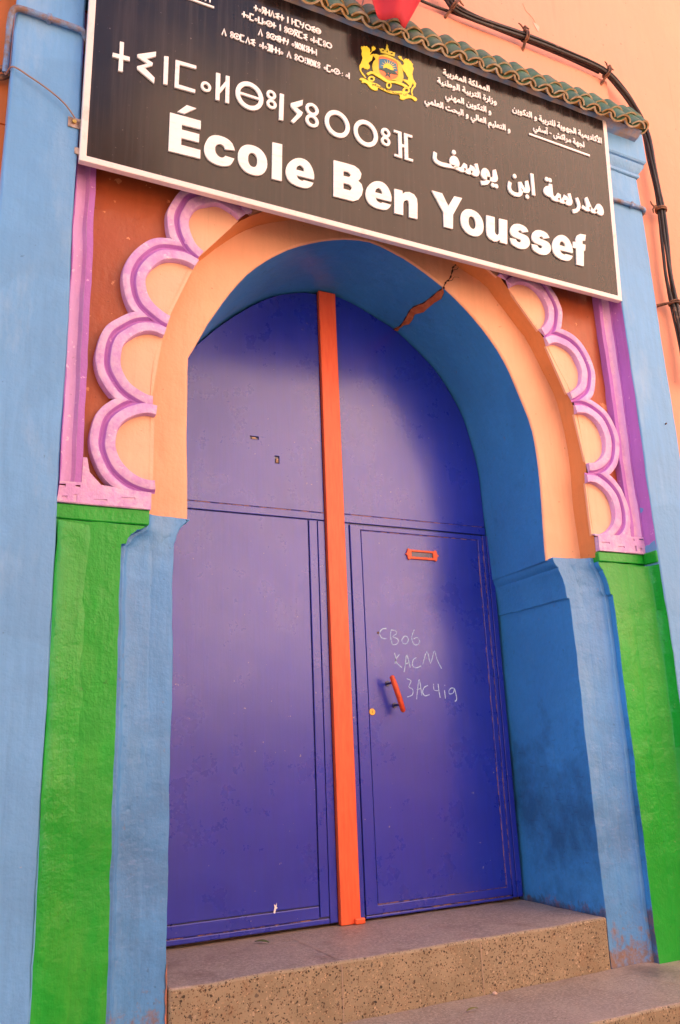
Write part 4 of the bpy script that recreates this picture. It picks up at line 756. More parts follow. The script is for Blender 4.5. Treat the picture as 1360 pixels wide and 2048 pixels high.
'ministry_line_4':'1192,1619,1189,1636,1187,1649,1186,1657,1188,1671,1194,1682,1202,1690,1210,1695,1217,1697,1222,1696,1226,1691,1229,1681,1232,1673,1235,1670,1238,1669,1242,1668,1243,1663,1241,1659,1237,1657,1230,1658,1223,1664,1230,1667,1227,1660,1223,1657,1218,1656,1212,1657,1206,1660,1201,1665,1196,1675,1202,1675,1198,1664,1198,1657,1198,1651,1199,1642,1201,1632,1204,1622;1219,1668,1220,1669,1221,1669,1221,1672,1219,1677,1217,1682,1216,1683,1215,1684,1214,1683,1211,1682,1202,1676,1203,1683,1210,1673,1215,1669|536,1657,537,1669,549,1671,557,1673,563,1678,567,1682,568,1686,568,1687,566,1689,562,1689,558,1689,554,1687,553,1687,555,1685,560,1680,564,1675,568,1673,573,1671,579,1670,585,1670,589,1668,591,1663,589,1659,584,1657,574,1658,564,1661,556,1667,552,1671,549,1676,544,1680,542,1682,541,1685,541,1688,543,1693,548,1697,555,1701,563,1702,572,1700,578,1695,579,1688,577,1679,571,1670,562,1663,551,1659|1073,1657,1074,1669,1085,1671,1093,1673,1100,1678,1104,1682,1105,1686,1104,1687,1103,1689,1098,1689,1094,1689,1090,1687,1090,1687,1092,1685,1096,1680,1101,1675,1105,1673,1110,1671,1116,1670,1122,1670,1126,1668,1127,1663,1125,1659,1121,1657,1110,1658,1101,1661,1093,1667,1089,1671,1085,1676,1080,1680,1079,1682,1078,1685,1077,1688,1080,1693,1085,1697,1092,1701,1100,1702,1109,1700,1114,1695,1116,1688,1114,1679,1108,1670,1099,1663,1088,1659|1293,1657,1295,1669,1306,1671,1314,1673,1321,1678,1324,1682,1326,1686,1325,1687,1324,1689,1319,1689,1315,1689,1311,1687,1311,1687,1313,1685,1317,1680,1322,1675,1326,1673,1331,1671,1337,1670,1343,1670,1347,1668,1348,1663,1346,1659,1342,1657,1331,1658,1321,1661,1313,1667,1310,1671,1306,1676,1301,1680,1300,1682,1299,1685,1299,1688,1301,1693,1306,1697,1313,1701,1321,1702,1330,1700,1335,1695,1337,1688,1335,1679,1329,1670,1320,1663,1309,1659|459,1657,460,1669,465,1670,467,1673,470,1681,475,1689,479,1694,484,1696,488,1697,494,1696,499,1690,507,1673,510,1670,513,1669,517,1668,519,1663,517,1659,512,1657,505,1658,498,1664,502,1667,501,1660,497,1657,491,1655,485,1657,478,1661,475,1665,472,1661,467,1658;481,1677,483,1673,486,1670,489,1669,491,1668,494,1670,494,1674,492,1678,491,1682,489,1684,487,1685,486,1684,483,1681|962,1659,963,1665,964,1671,967,1680,977,1675,975,1668,974,1664,974,1661,975,1655,979,1651,985,1648,992,1647,1001,1648,1009,1651,1013,1654,1015,1658,1014,1659,1012,1660,1009,1662,1001,1664,1004,1677,1014,1673,1020,1671,1024,1670,1028,1669,1032,1668,1033,1663,1031,1659,1027,1657,1026,1657,1026,1656,1023,1648,1016,1641,1005,1637,990,1635,977,1637,966,1646|397,1659,397,1665,399,1671,401,1680,412,1675,409,1668,409,1664,408,1661,410,1655,413,1651,420,1648,427,1647,436,1648,443,1651,448,1654,449,1658,449,1659,447,1660,443,1662,436,1664,438,1677,449,1673,455,1671,459,1670,462,1669,466,1668,468,1663,466,1659,462,1657,460,1657,460,1656,458,1648,451,1641,440,1637,425,1635,411,1637,401,1646|1445,1634,1442,1647,1454,1650,1461,1653,1465,1659,1467,1669,1466,1674,1465,1679,1463,1681,1461,1682,1459,1681,1457,1678,1456,1673,1456,1671,1458,1670,1461,1669,1466,1669,1473,1672,1474,1661,1467,1657,1461,1657,1454,1657,1449,1660,1446,1665,1445,1671,1446,1679,1449,1687,1454,1693,1461,1695,1469,1693,1474,1686,1477,1678,1478,1668,1474,1652,1463,1641|903,1634,901,1647,912,1650,919,1653,923,1659,925,1669,925,1674,923,1679,921,1681,919,1682,917,1681,915,1678,914,1673,915,1671,916,1670,920,1669,925,1669,931,1672,932,1661,926,1657,919,1657,913,1657,908,1660,904,1665,903,1671,904,1679,908,1687,913,1693,920,1695,927,1693,932,1686,935,1678,936,1668,933,1652,922,1641|510,1657,511,1669,519,1670,520,1673,520,1680,519,1731,530,1731,532,1680,533,1673,535,1670,540,1669,544,1668,545,1663,543,1659,538,1657,531,1658,527,1662,523,1671,532,1670,527,1662,521,1658|1267,1657,1268,1669,1276,1670,1278,1673,1278,1680,1276,1731,1288,1731,1289,1680,1290,1673,1293,1670,1297,1669,1301,1668,1303,1663,1301,1659,1296,1657,1289,1658,1284,1662,1281,1671,1290,1670,1285,1662,1278,1658|744,1657,746,1669,756,1670,764,1672,772,1676,777,1679,775,1680,769,1683,761,1684,759,1683,757,1683,752,1682,750,1694,756,1696,761,1696,770,1695,777,1692,783,1688,788,1685,793,1684,796,1684,797,1673,789,1672,783,1669,777,1665,769,1661,759,1658|682,1655,686,1668,698,1669,710,1671,721,1676,731,1685,739,1680,738,1675,738,1673,738,1672,741,1670,748,1669,752,1668,754,1663,751,1659,747,1657,736,1658,729,1663,727,1676,734,1672,723,1663,712,1659,699,1656|1075,1657,1063,1659,1057,1665,1055,1676,1054,1731,1065,1731,1067,1679,1067,1673,1069,1670,1076,1669,1080,1668,1082,1663,1080,1659|1118,1657,1120,1669,1127,1670,1129,1673,1129,1680,1127,1731,1138,1731,1140,1681,1140,1671,1137,1663,1131,1658|582,1657,583,1669,591,1670,592,1673,592,1680,591,1731,602,1731,604,1681,603,1671,601,1663,594,1658|831,1657,832,1669,840,1670,841,1673,841,1680,839,1731,851,1731,853,1681,852,1671,850,1663,843,1658|1372,1657,1373,1669,1381,1670,1383,1673,1383,1680,1381,1731,1392,1731,1394,1681,1394,1671,1391,1663,1385,1658|1024,1657,1025,1669,1033,1670,1035,1673,1035,1680,1033,1731,1044,1731,1046,1681,1046,1671,1043,1663,1037,1658|613,1657,611,1731,622,1731,624,1657|862,1657,860,1731,871,1731,873,1657|1150,1657,1148,1731,1159,1731,1161,1657|1403,1657,1402,1731,1413,1731,1415,1657|1339,1657,1341,1669,1349,1670,1351,1672,1353,1677,1355,1690,1366,1688,1365,1681,1365,1677,1364,1674,1364,1672,1365,1671,1368,1670,1376,1669,1380,1668,1381,1663,1379,1659,1375,1657,1366,1658,1360,1660,1357,1664,1355,1672,1364,1671,1359,1662,1355,1659,1349,1657|1234,1657,1236,1669,1244,1670,1246,1672,1248,1677,1251,1690,1262,1688,1260,1681,1260,1677,1259,1674,1259,1672,1260,1671,1263,1670,1271,1669,1275,1668,1276,1663,1274,1659,1270,1657,1261,1658,1255,1660,1252,1664,1250,1672,1259,1671,1254,1662,1250,1659,1244,1657|800,1657,802,1669,809,1670,811,1672,813,1677,815,1690,826,1688,825,1681,824,1677,824,1674,824,1672,826,1670,834,1669,838,1668,840,1663,838,1659,833,1657,823,1658,818,1662,814,1672,824,1671,818,1662,814,1659,809,1657|686,1655,671,1657,660,1660,654,1667,651,1677,652,1683,653,1688,654,1695,665,1693,664,1687,663,1683,663,1680,665,1673,672,1669,689,1668,692,1660|803,1657,796,1657,789,1660,785,1665,781,1674,790,1680,793,1673,797,1670,804,1669,808,1668,809,1663,808,1659|431,1616,427,1618,425,1623,427,1629,431,1631,436,1629,438,1623,436,1618|419,1616,415,1618,413,1623,415,1629,419,1631,424,1629,426,1623,424,1618|997,1616,992,1618,990,1623,992,1629,997,1631,1001,1629,1003,1623,1001,1618|985,1616,980,1618,978,1623,980,1629,985,1631,989,1629,991,1623,989,1618|1365,1695,1361,1697,1358,1702,1361,1707,1365,1709,1370,1707,1372,1702,1370,1697|700,1696,695,1698,693,1703,695,1709,700,1711,704,1709,706,1703,704,1698|688,1696,683,1698,681,1703,683,1709,688,1711,692,1709,694,1703,692,1698|818,1639,813,1641,811,1646,813,1651,818,1653,822,1651,824,1646,822,1641|1259,1638,1254,1641,1252,1646,1254,1651,1259,1653,1264,1651,1265,1646,1264,1641|1247,1638,1242,1641,1240,1646,1242,1651,1247,1653,1252,1651,1253,1646,1252,1641|1353,1695,1348,1697,1346,1702,1348,1707,1353,1709,1358,1707,1360,1702,1358,1697',
'academy_line_1':'2292,1912,2280,1915,2272,1925,2269,1941,2271,1956,2276,1969,2283,1977,2291,1980,2298,1978,2303,1972,2305,1963,2303,1953,2298,1945,2286,1941,2292,1949,2300,1948,2306,1947,2313,1946,2317,1945,2319,1940,2317,1935,2312,1933,2306,1934,2300,1934,2294,1938,2304,1941,2308,1933,2309,1926,2306,1919,2301,1914;2293,1925,2295,1926,2297,1927,2298,1930,2297,1933,2294,1935,2286,1937,2281,1936,2276,1935,2276,1946,2284,1948,2288,1951,2291,1955,2292,1962,2292,1964,2291,1967,2291,1967,2289,1966,2285,1961,2282,1953,2281,1943,2282,1933,2285,1928,2289,1926|2756,1990,2756,1995,2755,2001,2754,2009,2767,2010,2768,2003,2768,1996,2768,1990,2768,1981,2766,1972,2762,1963,2761,1961,2754,1951,2746,1946,2755,1947,2759,1948,2760,1949,2761,1950,2758,1956,2750,1965,2738,1975,2722,1987,2729,1998,2746,1984,2758,1974,2766,1965,2771,1957,2772,1950,2771,1944,2769,1939,2763,1935,2754,1934,2730,1934,2730,1945,2746,1960,2754,1974|1661,1933,1662,1946,1671,1946,1683,1947,1686,1949,1687,1950,1686,1954,1681,1960,1676,1966,1670,1971,1666,1976,1663,1979,1664,1983,1665,1986,1666,1989,1672,1994,1680,1999,1689,2004,1701,2010,1706,1998,1686,1988,1678,1983,1668,1977,1670,1988,1681,1978,1688,1971,1694,1963,1700,1954,1704,1949,1709,1947,1713,1946,1717,1945,1719,1940,1716,1935,1712,1933,1705,1934,1697,1938,1691,1949,1699,1947,1694,1940,1689,1936,1681,1934,1671,1933|2222,1910,2220,1923,2232,1926,2240,1930,2244,1936,2246,1946,2244,1956,2239,1959,2238,1958,2235,1955,2234,1950,2235,1948,2236,1947,2239,1947,2244,1946,2265,1946,2269,1945,2271,1940,2268,1935,2264,1933,2240,1933,2232,1935,2225,1940,2222,1948,2224,1957,2227,1965,2233,1970,2241,1972,2250,1969,2256,1960,2258,1945,2254,1928,2243,1917|1622,1910,1619,1923,1632,1926,1639,1930,1644,1936,1646,1946,1644,1956,1639,1959,1637,1958,1635,1955,1634,1950,1635,1948,1636,1947,1639,1947,1644,1946,1664,1946,1669,1945,1670,1940,1668,1935,1663,1933,1640,1933,1632,1935,1625,1940,1622,1948,1623,1957,1627,1965,1633,1970,1640,1972,1649,1969,1656,1960,1658,1945,1654,1928,1642,1917|1521,1936,1522,1945,1526,1957,1537,1952,1534,1943,1533,1937,1536,1929,1542,1925,1551,1924,1561,1925,1567,1929,1570,1933,1571,1939,1570,1947,1569,1954,1566,1964,1578,1968,1580,1959,1582,1953,1584,1949,1587,1947,1591,1946,1595,1945,1597,1940,1595,1935,1590,1933,1582,1935,1577,1940,1577,1947,1583,1941,1581,1930,1576,1920,1566,1913,1550,1911,1539,1912,1530,1917,1523,1925|2523,1933,2525,1946,2529,1947,2532,1950,2536,1958,2540,1966,2545,1971,2550,1974,2555,1975,2561,1973,2567,1967,2575,1950,2578,1947,2582,1946,2586,1945,2588,1940,2586,1935,2581,1933,2573,1935,2566,1941,2570,1944,2569,1937,2564,1933,2558,1932,2551,1934,2544,1938,2541,1942,2537,1937,2532,1934;2547,1954,2549,1950,2553,1947,2556,1945,2558,1945,2561,1946,2561,1951,2559,1955,2558,1959,2556,1961,2554,1962,2552,1961,2550,1958|1823,1910,1820,1923,1832,1926,1840,1930,1844,1936,1846,1946,1846,1951,1844,1956,1842,1958,1840,1959,1838,1958,1836,1955,1835,1950,1835,1948,1837,1946,1841,1946,1846,1946,1853,1949,1854,1937,1847,1934,1840,1933,1833,1934,1827,1937,1824,1942,1823,1948,1824,1956,1827,1964,1833,1970,1841,1972,1849,1970,1854,1964,1857,1955,1858,1945,1854,1928,1843,1917|2679,1933,2681,1946,2692,1946,2700,1947,2704,1948,2705,1950,2706,1951,2704,1956,2698,1964,2693,1969,2684,1976,2682,1979,2682,1983,2683,1986,2685,1989,2690,1993,2697,1998,2707,2003,2720,2010,2725,1998,2710,1991,2702,1986,2696,1983,2687,1978,2690,1988,2703,1977,2711,1968,2716,1960,2717,1951,2716,1945,2713,1939,2704,1935,2691,1933|2064,1933,2065,1946,2073,1947,2075,1950,2075,1957,2073,2010,2086,2010,2087,1957,2089,1950,2091,1947,2096,1946,2100,1945,2102,1940,2100,1935,2095,1933,2087,1935,2082,1939,2078,1948,2088,1947,2082,1938,2076,1935|2309,1933,2310,1946,2322,1947,2331,1949,2339,1953,2344,1956,2341,1957,2335,1960,2327,1961,2325,1961,2322,1961,2317,1959,2315,1971,2322,1973,2327,1974,2337,1972,2344,1969,2351,1966,2356,1963,2361,1962,2365,1962,2366,1950,2357,1949,2350,1946,2344,1942,2335,1938,2325,1935|1992,1910,1988,1922,2001,1928,2008,1934,2011,1941,2012,1947,2010,1956,2005,1967,2016,1973,2020,1964,2023,1958,2024,1952,2027,1948,2032,1946,2036,1945,2038,1940,2036,1935,2031,1933,2023,1935,2018,1940,2016,1949,2024,1946,2020,1932,2013,1922,2003,1915|2682,1933,2669,1935,2663,1942,2661,1953,2659,2010,2671,2010,2673,1956,2674,1950,2676,1947,2683,1946,2687,1945,2689,1940,2687,1935|2092,1933,2093,1946,2102,1947,2103,1950,2103,1957,2102,2010,2114,2010,2116,1958,2115,1948,2113,1940,2106,1935|1744,1933,1746,1946,1754,1947,1756,1950,1756,1957,1754,2010,1766,2010,1768,1958,1768,1948,1765,1940,1758,1935|2369,1933,2371,1946,2379,1947,2381,1950,2381,1957,2379,2010,2391,2010,2393,1958,2393,1948,2390,1940,2383,1935|2609,1940,2615,1951,2622,1947,2629,1946,2636,1947,2639,1949,2640,1953,2639,1957,2636,1964,2627,1979,2637,1986,2646,1971,2651,1960,2652,1952,2650,1943,2643,1936,2629,1933,2622,1934,2616,1936|1778,1934,1776,2010,1788,2010,1790,1934|2403,1934,2401,2010,2413,2010,2415,1934|2783,1934,2781,2010,2793,2010,2795,1934|2488,1933,2489,1946,2498,1947,2501,1949,2503,1954,2505,1967,2517,1965,2516,1958,2515,1954,2515,1951,2515,1949,2515,1948,2519,1947,2527,1946,2531,1945,2533,1940,2531,1935,2526,1933,2516,1934,2510,1936,2507,1941,2505,1949,2514,1948,2509,1939,2504,1935,2498,1934|1709,1933,1710,1946,1719,1947,1722,1949,1724,1954,1726,1967,1738,1965,1737,1958,1736,1954,1736,1951,1736,1949,1737,1948,1740,1947,1748,1946,1752,1945,1754,1940,1752,1935,1747,1933,1737,1934,1731,1936,1728,1941,1726,1949,1736,1948,1730,1939,1725,1935,1719,1934|1930,1933,1931,1946,1940,1947,1943,1949,1944,1954,1947,1967,1959,1965,1957,1958,1957,1954,1956,1951,1956,1949,1957,1948,1960,1947,1969,1946,1973,1945,1975,1940,1973,1935,1968,1933,1958,1934,1952,1936,1949,1941,1947,1949,1956,1948,1951,1939,1946,1935,1940,1934|2028,1933,2030,1946,2038,1947,2041,1949,2043,1954,2046,1967,2057,1965,2056,1958,2055,1954,2055,1951,2055,1949,2056,1948,2059,1947,2068,1946,2072,1945,2073,1940,2071,1935,2066,1933,2056,1934,2050,1936,2047,1941,2045,1949,2055,1948,2049,1939,2045,1935,2039,1934|2178,1945,2165,1943,2155,1944,2147,1950,2144,1958,2147,1968,2153,1975,2162,1980,2175,1983,2177,1970,2166,1968,2161,1966,2158,1963,2157,1960,2158,1958,2160,1956,2165,1956,2170,1956,2177,1957|2478,1945,2465,1943,2455,1944,2447,1950,2445,1958,2447,1968,2453,1975,2462,1980,2475,1983,2477,1970,2466,1968,2461,1966,2458,1963,2457,1960,2458,1958,2460,1956,2465,1956,2470,1956,2477,1957|1920,1945,1907,1943,1897,1944,1889,1950,1886,1958,1889,1968,1895,1975,1904,1980,1916,1983,1919,1970,1908,1968,1903,1966,1899,1963,1899,1960,1899,1958,1902,1956,1907,1956,1912,1956,1919,1957|2190,1933,2180,1935,2173,1941,2170,1953,2168,1990,2180,1990,2182,1955,2184,1949,2186,1947,2192,1946,2196,1945,2197,1940,2195,1935|1932,1933,1922,1935,1915,1941,1912,1953,1910,1990,1922,1990,1924,1955,1925,1949,1928,1947,1934,1946,1938,1945,1939,1940,1937,1935|2490,1933,2480,1935,2473,1941,2470,1953,2468,1990,2480,1990,2482,1955,2483,1949,2486,1947,2492,1946,2496,1945,2497,1940,2495,1935|2188,1933,2189,1946,2199,1947,2202,1948,2203,1953,2203,1958,2201,1965,2197,1975,2209,1979,2212,1970,2214,1962,2215,1954,2214,1945,2209,1938,2201,1934|2578,1933,2579,1946,2590,1947,2593,1948,2594,1953,2593,1958,2591,1965,2588,1975,2600,1979,2603,1970,2605,1962,2605,1954,2604,1945,2599,1938,2591,1934|1587,1933,1589,1946,1599,1947,1602,1948,1603,1953,1602,1958,1600,1965,1597,1975,1609,1979,1612,1970,1614,1962,1615,1954,1613,1945,1609,1938,1601,1934|1965,1933,1966,1946,1975,1947,1978,1949,1979,1953,1978,1958,1976,1965,1973,1975,1985,1979,1988,1970,1990,1962,1990,1954,1990,1946,1987,1941,1982,1936,1976,1934|2722,1997,2720,2007,2733,2010,2731,2001,2723,2007,2720,2014,2722,2020,2726,2024,2732,2026,2735,2025,2739,2024,2738,2015,2734,2015,2732,2016,2730,2015,2730,2014,2731,2012,2733,2011,2736,2007,2730,2007,2735,2011,2741,2013,2744,2004,2736,2001,2730,1999|2372,1933,2364,1934,2358,1936,2352,1941,2349,1951,2358,1957,2362,1949,2366,1947,2373,1946,2378,1945,2379,1940,2377,1935|2261,1933,2262,1946,2268,1946,2274,1947,2275,1935,2268,1934|1903,1997,1898,1999,1895,2004,1898,2009,1903,2012,1908,2009,1910,2004,1908,1999|2336,1915,2331,1918,2329,1923,2331,1928,2336,1930,2341,1928,2343,1923,2341,1918|1552,1973,1547,1976,1545,1981,1547,1986,1552,1988,1557,1986,1559,1981,1557,1976|1607,1914,1602,1917,1600,1922,1602,1927,1607,1929,1612,1927,1615,1922,1612,1917|1594,1914,1589,1917,1587,1922,1589,1927,1594,1929,1599,1927,1601,1922,1599,1917|1737,1972,1732,1974,1729,1980,1732,1985,1737,1987,1742,1985,1744,1980,1742,1974|1724,1972,1719,1974,1716,1980,1719,1985,1724,1987,1729,1985,1731,1980,1729,1974|1916,1997,1911,1999,1909,2004,1911,2009,1916,2012,1921,2009,1923,2004,1921,1999|1956,1914,1951,1917,1949,1922,1951,1927,1956,1929,1961,1927,1963,1922,1961,1917|1943,1914,1938,1917,1936,1922,1938,1927,1943,1929,1948,1927,1950,1922,1948,1917|1978,1915,1973,1917,1970,1922,1973,1927,1978,1930,1983,1927,1985,1922,1983,1917|2056,1972,2051,1974,2049,1980,2051,1985,2056,1987,2061,1985,2063,1980,2061,1974|2043,1972,2038,1974,2036,1980,2038,1985,2043,1987,2048,1985,2050,1980,2048,1974|2174,1997,2169,1999,2167,2004,2169,2009,2174,2012,2179,2009,2181,2004,2179,1999|2161,1997,2156,1999,2154,2004,2156,2009,2161,2012,2166,2009,2168,2004,2166,1999|2208,1914,2203,1917,2201,1922,2203,1927,2208,1929,2213,1927,2215,1922,2213,1917|2195,1914,2190,1917,2188,1922,2190,1927,2195,1929,2200,1927,2202,1922,2200,1917|2474,1997,2469,1999,2467,2004,2469,2009,2474,2012,2479,2009,2481,2004,2479,1999|2461,1997,2456,1999,2454,2004,2456,2009,2461,2012,2466,2009,2468,2004,2466,1999|2514,1914,2509,1917,2507,1922,2509,1927,2514,1929,2519,1927,2521,1922,2519,1917|2501,1914,2496,1917,2494,1922,2496,1927,2501,1929,2506,1927,2508,1922,2506,1917|2598,1914,2593,1917,2591,1922,2593,1927,2598,1929,2603,1927,2605,1922,2603,1917|2585,1914,2580,1917,2578,1922,2580,1927,2585,1929,2590,1927,2592,1922,2590,1917',
'academy_line_2':'2103,1773,2092,1775,2083,1780,2077,1788,2075,1799,2075,1804,2077,1811,2080,1820,2090,1815,2088,1808,2087,1803,2087,1800,2089,1792,2095,1788,2103,1786,2113,1788,2119,1791,2122,1796,2122,1802,2122,1810,2120,1817,2118,1827,2129,1830,2132,1820,2133,1816,2135,1811,2137,1809,2140,1809,2143,1809,2144,1811,2146,1816,2148,1830,2159,1828,2158,1816,2157,1812,2158,1811,2159,1810,2163,1809,2168,1811,2170,1815,2170,1820,2170,1825,2169,1835,2180,1836,2181,1821,2183,1813,2186,1810,2191,1809,2195,1807,2196,1803,2194,1798,2190,1796,2182,1798,2176,1803,2173,1813,2180,1811,2176,1801,2170,1797,2163,1796,2155,1797,2150,1802,2147,1811,2157,1811,2152,1801,2147,1797,2140,1796,2134,1797,2130,1800,2128,1804,2128,1810,2134,1804,2132,1792,2127,1783,2118,1776|2428,1775,2416,1778,2408,1788,2405,1804,2407,1819,2412,1831,2419,1840,2427,1843,2433,1841,2438,1834,2439,1825,2438,1816,2433,1807,2421,1804,2428,1812,2434,1810,2440,1809,2447,1809,2451,1807,2453,1803,2451,1798,2446,1796,2440,1796,2435,1797,2429,1801,2439,1803,2443,1796,2443,1788,2441,1782,2435,1777;2428,1788,2430,1788,2432,1790,2432,1792,2432,1796,2429,1798,2422,1799,2417,1799,2412,1798,2412,1809,2419,1811,2424,1814,2426,1818,2427,1824,2427,1827,2426,1829,2426,1830,2424,1828,2421,1824,2418,1816,2417,1805,2418,1796,2421,1791,2424,1789|1903,1796,1905,1809,1910,1809,1912,1811,1914,1816,1918,1829,1928,1826,1927,1820,1926,1816,1926,1812,1927,1810,1932,1809,1935,1809,1937,1811,1939,1816,1941,1830,1952,1828,1951,1816,1951,1812,1951,1811,1952,1810,1957,1809,1960,1810,1962,1811,1963,1815,1962,1824,1957,1837,1969,1842,1972,1832,1974,1824,1974,1817,1973,1808,1970,1801,1964,1797,1957,1796,1949,1797,1944,1802,1940,1811,1950,1811,1944,1801,1939,1797,1931,1796,1925,1797,1920,1801,1916,1811,1925,1812,1920,1801,1913,1797|1794,1799,1795,1804,1796,1811,1799,1820,1810,1815,1807,1808,1806,1803,1806,1800,1808,1794,1811,1790,1818,1787,1825,1786,1835,1787,1842,1790,1847,1793,1848,1797,1848,1798,1846,1799,1842,1801,1835,1804,1837,1817,1848,1813,1854,1810,1858,1809,1862,1809,1866,1807,1867,1803,1865,1798,1861,1796,1860,1796,1860,1795,1857,1787,1850,1780,1838,1775,1823,1773,1809,1776,1798,1785|2187,1796,2189,1809,2199,1809,2207,1810,2211,1811,2212,1812,2212,1814,2211,1818,2205,1827,2200,1832,2192,1839,2190,1842,2190,1846,2191,1849,2192,1852,2197,1856,2204,1861,2213,1866,2226,1873,2231,1861,2217,1853,2209,1849,2203,1845,2195,1841,2197,1851,2209,1839,2217,1831,2222,1822,2224,1813,2223,1808,2219,1802,2211,1798,2198,1796|1858,1796,1860,1809,1866,1809,1871,1809,1875,1810,1879,1811,1884,1813,1888,1817,1889,1822,1888,1825,1886,1829,1884,1830,1881,1829,1878,1825,1878,1821,1879,1817,1882,1813,1888,1808,1876,1803,1871,1807,1867,1813,1866,1821,1867,1830,1871,1836,1877,1841,1884,1843,1893,1840,1899,1832,1901,1822,1899,1813,1895,1807,1889,1802,1881,1799,1876,1797,1871,1797,1866,1796|2282,1796,2283,1809,2288,1810,2291,1813,2295,1821,2300,1831,2306,1836,2312,1837,2319,1835,2324,1830,2328,1823,2329,1815,2327,1804,2321,1798,2314,1797,2306,1798,2292,1805,2298,1816,2308,1811,2313,1810,2316,1810,2318,1812,2318,1814,2317,1819,2314,1823,2311,1824,2310,1823,2307,1821,2299,1804,2295,1799,2290,1797|2443,1796,2445,1809,2456,1810,2464,1812,2472,1815,2477,1819,2474,1820,2468,1823,2461,1824,2458,1823,2456,1823,2451,1822,2449,1834,2456,1836,2461,1836,2470,1835,2477,1832,2483,1828,2488,1825,2493,1824,2497,1824,2498,1813,2489,1811,2483,1808,2476,1805,2469,1801,2459,1797|2248,1773,2244,1785,2256,1791,2263,1797,2266,1803,2267,1810,2265,1819,2260,1830,2270,1836,2274,1827,2277,1820,2278,1815,2281,1810,2286,1809,2290,1807,2291,1803,2289,1798,2285,1796,2277,1798,2272,1803,2271,1812,2278,1809,2275,1795,2267,1784,2258,1778|2501,1796,2502,1809,2510,1810,2512,1812,2512,1819,2510,1872,2522,1872,2524,1820,2523,1810,2521,1803,2514,1798|2233,1797,2231,1872,2243,1872,2245,1797|1983,1797,1981,1866,1993,1866,1994,1797|2388,1808,2376,1805,2366,1807,2359,1812,2356,1821,2358,1830,2364,1837,2373,1843,2385,1846,2387,1833,2377,1831,2372,1829,2369,1825,2368,1823,2369,1821,2371,1819,2376,1818,2381,1819,2387,1820|2400,1796,2390,1798,2383,1804,2381,1815,2379,1853,2391,1853,2392,1818,2393,1812,2396,1810,2401,1809,2405,1807,2407,1803,2405,1798|2504,1796,2496,1797,2490,1799,2485,1804,2481,1814,2490,1820,2494,1812,2498,1810,2505,1809,2509,1807,2510,1803,2508,1798|1906,1796,1896,1797,1886,1799,1876,1803,1886,1811,1893,1810,1900,1809,1907,1809,1911,1807,1912,1803,1910,1798|1993,1870,1987,1872,1983,1874,1981,1874,1979,1874,1975,1870,1968,1877,1975,1883,1981,1885,1985,1884,1989,1882,1993,1881,1995,1882,1999,1884,2004,1876,1997,1871|2023,1820,2023,1832,2049,1832,2049,1820|2397,1796,2399,1809,2404,1809,2410,1809,2411,1797,2404,1796|1830,1754,1825,1757,1823,1762,1825,1767,1830,1769,1835,1767,1837,1762,1835,1757|1818,1754,1813,1757,1811,1762,1813,1767,1818,1769,1822,1767,1824,1762,1822,1757|1883,1848,1878,1850,1876,1855,1878,1861,1883,1863,1888,1861,1890,1855,1888,1850|2143,1840,2138,1842,2136,1847,2138,1852,2143,1855,2148,1852,2150,1847,2148,1842|2155,1840,2151,1842,2149,1847,2151,1852,2155,1855,2160,1852,2162,1847,2160,1842|2384,1859,2379,1862,2377,1867,2379,1872,2384,1874,2389,1872,2391,1867,2389,1862|2470,1778,2465,1780,2463,1785,2465,1791,2470,1793,2474,1791,2476,1785,2474,1780|2149,1851,2144,1853,2142,1858,2144,1864,2149,1866,2154,1863,2156,1858,2154,1853|2372,1859,2367,1862,2365,1867,2367,1872,2372,1874,2377,1872,2379,1867,2376,1862',
'academy_rule':'1737,1734,2596,1729,2591,1706,1734,1713',
